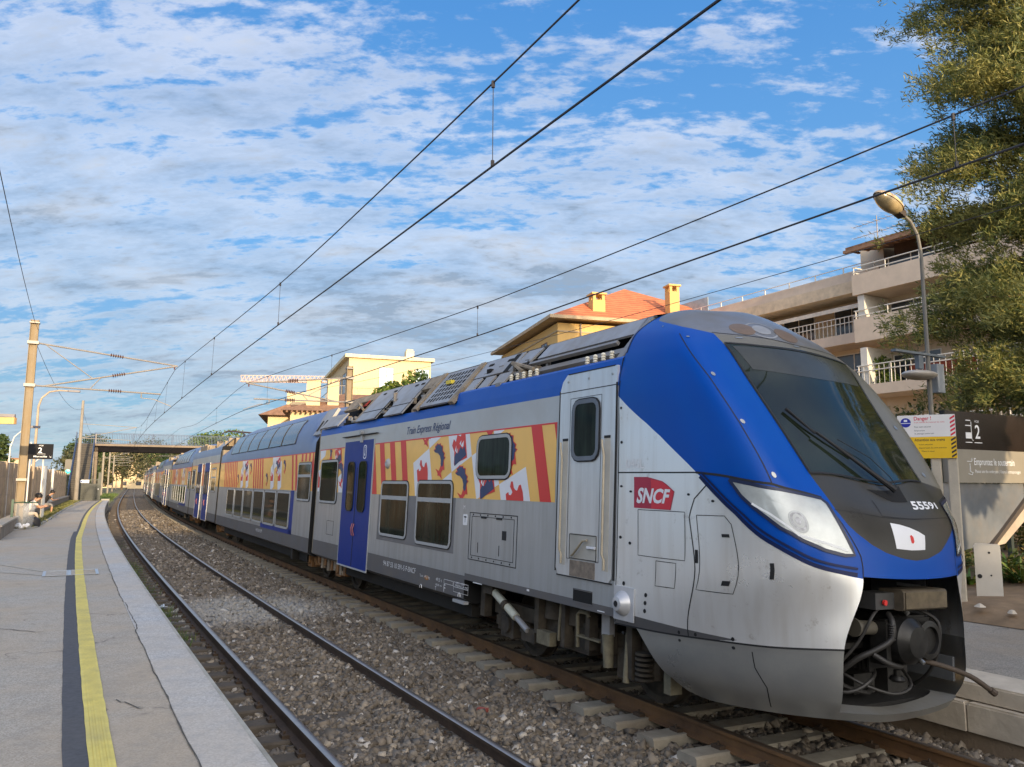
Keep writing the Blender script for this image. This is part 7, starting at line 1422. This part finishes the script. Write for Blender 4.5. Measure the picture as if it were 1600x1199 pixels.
# top floor with brown timber roof overhang, right section
k = MB(); k.box((-34, -12, 13.9), (-.6, -3.0, 15.9)); k.build('penthouse', mat('penthouse_brown', (.10, .06, .04), .8), apt)
k = MB(); k.add([(-36, -.4, 15.35), (0.6, -.4, 15.35), (.6, -7, 16.6), (-36, -7, 16.6), (-36, -.4, 15.55), (.6, -.4, 15.55), (.6, -7, 16.8), (-36, -7, 16.8)], [(0, 1, 2, 3), (7, 6, 5, 4), (0, 4, 5, 1), (1, 5, 6, 2), (2, 6, 7, 3), (3, 7, 4, 0)], 0); k.box((-36, -.5, 15.22), (.7, -.3, 15.38), 1)
for q in range(60): x = .3-q*.6; k.box((x-.06, -1.2, 15.25), (x+.06, -.5, 15.36), 1)
k.build('roof', [m_tile2, mat('timber_fascia', (.30, .17, .10), .7)], apt)
k = MB(); k.box((.2, -4.6, 13.4), (1.7, -3.2, 16.3)); 
for q in range(5): k.lathe([(.10, 0), (.13, .2), (.09, .35), (.13, .5), (.06, .6)], (.35+q*.28, -3.6, 16.0), 2, 8)
k.build('chimney', m_bei2, apt)
k = MB(); k.tube((1.0, -3.9, 16.0), (1.0, -3.9, 18.2), .03, n=5)
for z, l_ in ((17.9, 1.6), (17.2, 1.3)):
    k.tube((-.6, -3.9, z), (2.6, -3.9, z), .018, n=4)
    for q in range(9): x = -.6+q*.4; k.tube((x, -3.9-l_*.3*(1-q/14), z), (x, -3.9+l_*.3*(1-q/14), z), .012, n=4)
k.build('roof_aerial', m_gut, apt)
# left section: stacked long balconies, set back
for i, (za, zb_, y) in enumerate(((13.9, 14.7, -2.4), (10.5, 11.1, -2.2), (7.6, 8.2, -2.2))):
    k = MB(); k.box((0.0, -4.2, za), (23-2*i*0, y, za+.28)); k.box((0.0, y-.12, za+.28), (23, y, zb_)); k.build('balcony', m_pinkc, apt)
k = MB(); k.box((0, -4.0, 13.0), (22.5, -2.35, 12.0)) if False else k.box((0, -4.2, 13.42), (23, -2.15, 14.12)); k.build('soffit_beam', mat('soffit_sand', (.66, .54, .38), .8), apt)
k = MB(); k.add([(0, -4.4, 15.25), (24, -4.4, 15.25), (24, -9, 15.7), (0, -9, 15.7), (0, -4.4, 15.4), (24, -4.4, 15.4), (24, -9, 15.85), (0, -9, 15.85)], [(0, 1, 2, 3), (7, 6, 5, 4), (0, 4, 5, 1), (1, 5, 6, 2), (2, 6, 7, 3), (3, 7, 4, 0)]); k.build('roof_slab', m_pinkc, apt)
k = MB()
for z in (12.1, 11.75, 15.05, 8.9): k.tube((0.1, -2.26, z), (21, -2.26, z), .03, n=5)
for q in range(68): x = .2+q*.3; k.box((x-.014, -2.28, 11.1), (x+.014, -2.24, 12.1))
for q in range(11): x = .2+q*2; k.box((x-.03, -2.29, 14.7), (x+.03, -2.23, 15.05))
k.build('balcony_railing', m_wht, apt)
k = MB(); k.add([(1, -4.1, 13.2), (11.5, -4.1, 13.2), (11.5, -2.2, 12.75), (1, -2.2, 12.75), (11.5, -2.2, 12.5), (1, -2.2, 12.5)], [(0, 1, 2, 3), (3, 2, 4, 5)]); k.build('awning', mat('awning_cream', (.66, .60, .50), .8), apt)
k = MB(); k.box((13.5, -2.3, 14.7), (18, -2.25, 15.7)); k.build('glass_screen', mat('screen_glass', (.30, .36, .38), .15), apt)
for x in (2, 6, 10, 15, 19): win_b(apt, x, -4.2, 8.0, 2.4, 2.2, 'x', 1, frame_m=m_wht); win_b(apt, x, -4.2, 11.0, 2.4, 2.2, 'x', 1, frame_m=m_wht)
k = MB(); k.box((23, -9, 12.2), (31, -2.9, 14.9)); k.build('rear_wing', m_cream, apt)
pb = MB(); R_ = random.Random(8)
v_, f_ = leafcloud([(-.9, -1.2, 8.0), (-.9, -1.0, 8.7), (-1.3, -1.0, 7.8)], .55, 900, .10, 77); bignp('balcony_plant', v_, f_, m_bright, parent=apt)
v_, f_ = leafcloud([(17.5, -2.8, 14.9)], .5, 300, .12, 78); bignp('balcony_plant', v_, f_, m_bright, parent=apt)
# trellis fence and low lattice below the flats
tf = empty('trellis_fence', frame(17.5, 22.5, 2.2), 'tan wooden trellis fence behind the windscreen pillar, below the flats', 'fence'); k = MB()
for q in range(60): x = -9+q*.3; k.box((x-.03, -.02, 0), (x+.03, .02, 2.9))
for z in (.2, .6, 1.0, 1.4, 1.8, 2.2, 2.6): k.box((-9, -.03, z-.025), (9, .03, z+.025))
k.build('lattice', mat('tan_timber', (.50, .35, .18), .8), tf)
k = MB()
for x in (-6, -2.5, 1, 5): k.box((x-.08, -.08, -.5), (x+.08, .08, 3.0))
k.build('fence_post', m_gt, tf)
# small white round lamp near the balconies
wl = empty('globe_lamp', frame(23, 25.5, 1.0), 'small white disc-topped lamp in front of the lower balconies', 'lamp'); k = MB(); k.tube((0, 0, 0), (0, 0, 6.9), .05, n=8); k.build('pole', m_wht, wl, 30); k = MB(); k.lathe([(.05, 0), (.12, .05), (.50, .12), (.48, .18), (.1, .28)], (0, 0, 6.75), 2, 20); k.build('lamp_disc', m_wht, wl, 35)
# ================================================================== TREES AND DISTANCE
def tree(s_, w_, z0, h, r, label, m, n, seed, leaf=.16, sq=1.0, trunk=.15, name='tree'):
    T = empty(name, frame(s_, w_, z0), label, 'tree', 'trees beyond the walls'); R_ = random.Random(seed); k = MB()
    k.path([(0, 0, 0), (R_.uniform(-.2, .2), 0, h*.4), (0, 0, h*.8)], [trunk*1.4, trunk, trunk*.3], 7)
    cs = []; rs = []
    for i in range(16):
        a = R_.uniform(0, 6.28); q = r*R_.uniform(.2, .85); z = h*R_.uniform(.35, .92); q *= 1-.5*abs(z/h-.55); cs.append((q*math.cos(a), q*math.sin(a), z)); rs.append(r*R_.uniform(.28, .5)); k.path([(0, 0, h*.3), (cs[-1][0]*.5, cs[-1][1]*.5, z*.7), cs[-1]], [trunk*.5, trunk*.3, trunk*.1], 5)
    k.build('trunk', m_bark, T, True); v_, f_ = leafcloud(cs, rs, n, leaf, seed); bignp('crown', v_, f_, m, parent=T); return T
tree(66, -16, 0, 7.2, 4.2, 'large dark pine behind the platform sign', m_pine2, 9000, 1, .17); tree(60, -11.5, 0, 5.4, 3.4, 'bright green bush tree behind the sound wall under the sign', m_bright, 6000, 2, .15); tree(52, -13.5, 0, 4.9, 3.0, 'rounded green shrub tree behind the wall left of the mast', m_bright, 5000, 3, .15)
tree(47, -15.5, 0, 4.7, 3.0, 'green hedge-like tree at the left edge above the wall', m_bright, 5000, 4, .15); tree(75, -24, 0, 7.8, 2.6, 'dark round treetop at the extreme left', m_pine, 4000, 5, .18); tree(78, -11, 0, 5.8, 3.2, 'dark tree beside the green signal', m_pine, 6000, 6, .16)
tree(61, 20.5, 0, 12.0, 3.2, 'leafy green tree in front of the cream block', m_bright, 8000, 7, .2); tree(125, 12, -.5, 9.2, 5.5, 'round bright pine beyond the footbridge right of the line', m_bright, 8000, 8, .25); tree(140, 22, 0, 10, 5, 'dark pine behind the footbridge deck at the right', m_pine2, 6000, 9, .28)
tree(96, -5.0, -.4, 3.0, 2.3, 'green bush filling the gap under the footbridge', m_pine, 5000, 10, .12); tree(104, -4.6, -.4, 2.6, 2.2, 'low bush with dry tips beyond the gate', m_bright, 3500, 11, .12)
labs = ['first hazy tree of the avenue beyond the bridge', 'tall hazy tree left of the far masts', 'broad hazy olive tree in the middle of the avenue', 'hazy tree at the far end of the line', 'hazy tree closing the view over the train tail', 'hazy ochre-tinted tree right of the far track', 'dark distant tree beside the last mast', 'low distant tree on the left of the avenue']
for i, (s_, w_, h, r) in enumerate(((190, -9, 9, 5), (235, -10, 14, 7), (260, -2, 15, 8), (300, 6, 16, 9), (245, 11, 13, 7), (200, 12, 11, 5), (215, -6, 8, 4), (170, -8, 6, 3.5))): tree(s_, w_, -.5, h, r, labs[i], (m_pine2, m_pine, m_pine2)[i % 3], 5000, 40+i, .32, trunk=.25)
pts = [tuple(P(R_.uniform(84, 170), -1.6-abs(R_.gauss(0, 1.6)), -.5)) for _ in range(500)]; v_, f_ = blades(pts, .15, .6, .02, 16, .3, 12); tag(bignp('trackside_grass', v_, f_, m_weed), 'rough grass and weeds beside the line beyond the platform end', 'grass', kind='stuff')
def block(s_, w_, lx, ly, h, label, m, roof=None):
    T = empty('distant_building', frame(s_, w_, -1), label, 'building', 'distant buildings on the left'); k = MB(); k.box((0, 0, 0), (lx, ly, h)); k.build('wall', m, T); k = MB(); k.box((-.2, -.2, h), (lx+.2, ly+.2, h+.35)); k.build('roof', m_tile2 if roof else m_gut, T)
    for i in range(4):
        for z in np.arange(1.5, h-1.5, 3): win_b(T, 0, (i+.3)*ly/4, z, ly/12, 1.3, 'y', -1)
block(150, -26, 12, 14, 7.5, 'distant pale building under the footbridge stairs', m_cream); block(210, -22, 12, 16, 8, 'distant cream building beyond the masts', m_cream, True); block(120, -48, 14, 16, 9.5, 'pale distant building at the far left above the wall', mat('pale_block', (.55, .50, .44), .8)); block(330, 10, 16, 20, 14, 'light distant building above the avenue trees', m_cream)
tent = MB(); tent.add([(0, 0, 0), (5, 0, 0), (5, 4, 0), (0, 4, 0), (0, 0, 2.4), (5, 0, 2.4), (5, 4, 2.4), (0, 4, 2.4), (2.5, 2, 3.4)], [(0, 1, 5, 4), (1, 2, 6, 5), (2, 3, 7, 6), (3, 0, 4, 7), (4, 5, 8), (5, 6, 8), (6, 7, 8), (7, 4, 8)]); tag(tent.build('tent_roof', mat('tent_beige', (.50, .44, .38), .8), None, False, frame(62, -10.0, .6)), 'beige peaked canopy showing just above the sound wall', 'canopy')
hl_ = MB(); R_ = random.Random(12); vs = []
for i in range(61): x = -1500+i*50; hh = 22+18*math.sin(i*.5)+12*math.sin(i*1.3+1)+R_.uniform(-4, 4); vs += [(x, 1500+R_.uniform(-30, 30), -2), (x, 1650, hh)]
hl_.add(vs, [(2*i, 2*i+2, 2*i+3, 2*i+1) for i in range(60)]); tag(hl_.build('hills', mat('blue_hills', (.16, .20, .24), .95, var=.15, vs=.01)), kind='structure')
# ================================================================== BEHIND THE CAMERA (unseen; building added to cast evening shade on the near platform)
sb_ = empty('unseen_shade_building', frame(-78, -3.4, 0), 'unseen cream building added behind the camera to shade the near platform', 'building')
k = MB(); k.box((-30, 0, -1), (0, 32, 18.6)); k.build('wall', m_cream, sb_); k = MB(); k.box((-30.4, -.3, 18.6), (.4, 32.4, 19.1)); k.build('roof', m_tile2, sb_)
for z in np.arange(2, 16, 3.2):
    for y in np.arange(1.5, 30, 3.4): win_b(sb_, 0, y, z, 1.3, 1.8, 'y', 1)

labs = ['roadside tree behind the noise barrier, left of the camera', 'second roadside tree behind the barrier', 'third roadside tree behind the barrier', 'fourth roadside tree behind the barrier', 'fifth roadside tree behind the barrier', 'sixth roadside tree behind the barrier', 'seventh roadside tree behind the barrier']
for i, s_ in enumerate((-34, -27, -20, -12, -4, 4, 12)): tree(s_, -19.5-1.5*(i % 2), -.5, 7.0+1.2*(i % 3), 4.8, labs[i], m_pine, 5000, 60+i, .36, trunk=.2)

tree(-3.5, 11.0, .4, 11.5, 4.0, 'tall tree right of the camera that the windscreen mirrors', m_pine2, 16000, 90, .22, trunk=.3, name='feathery_tree')
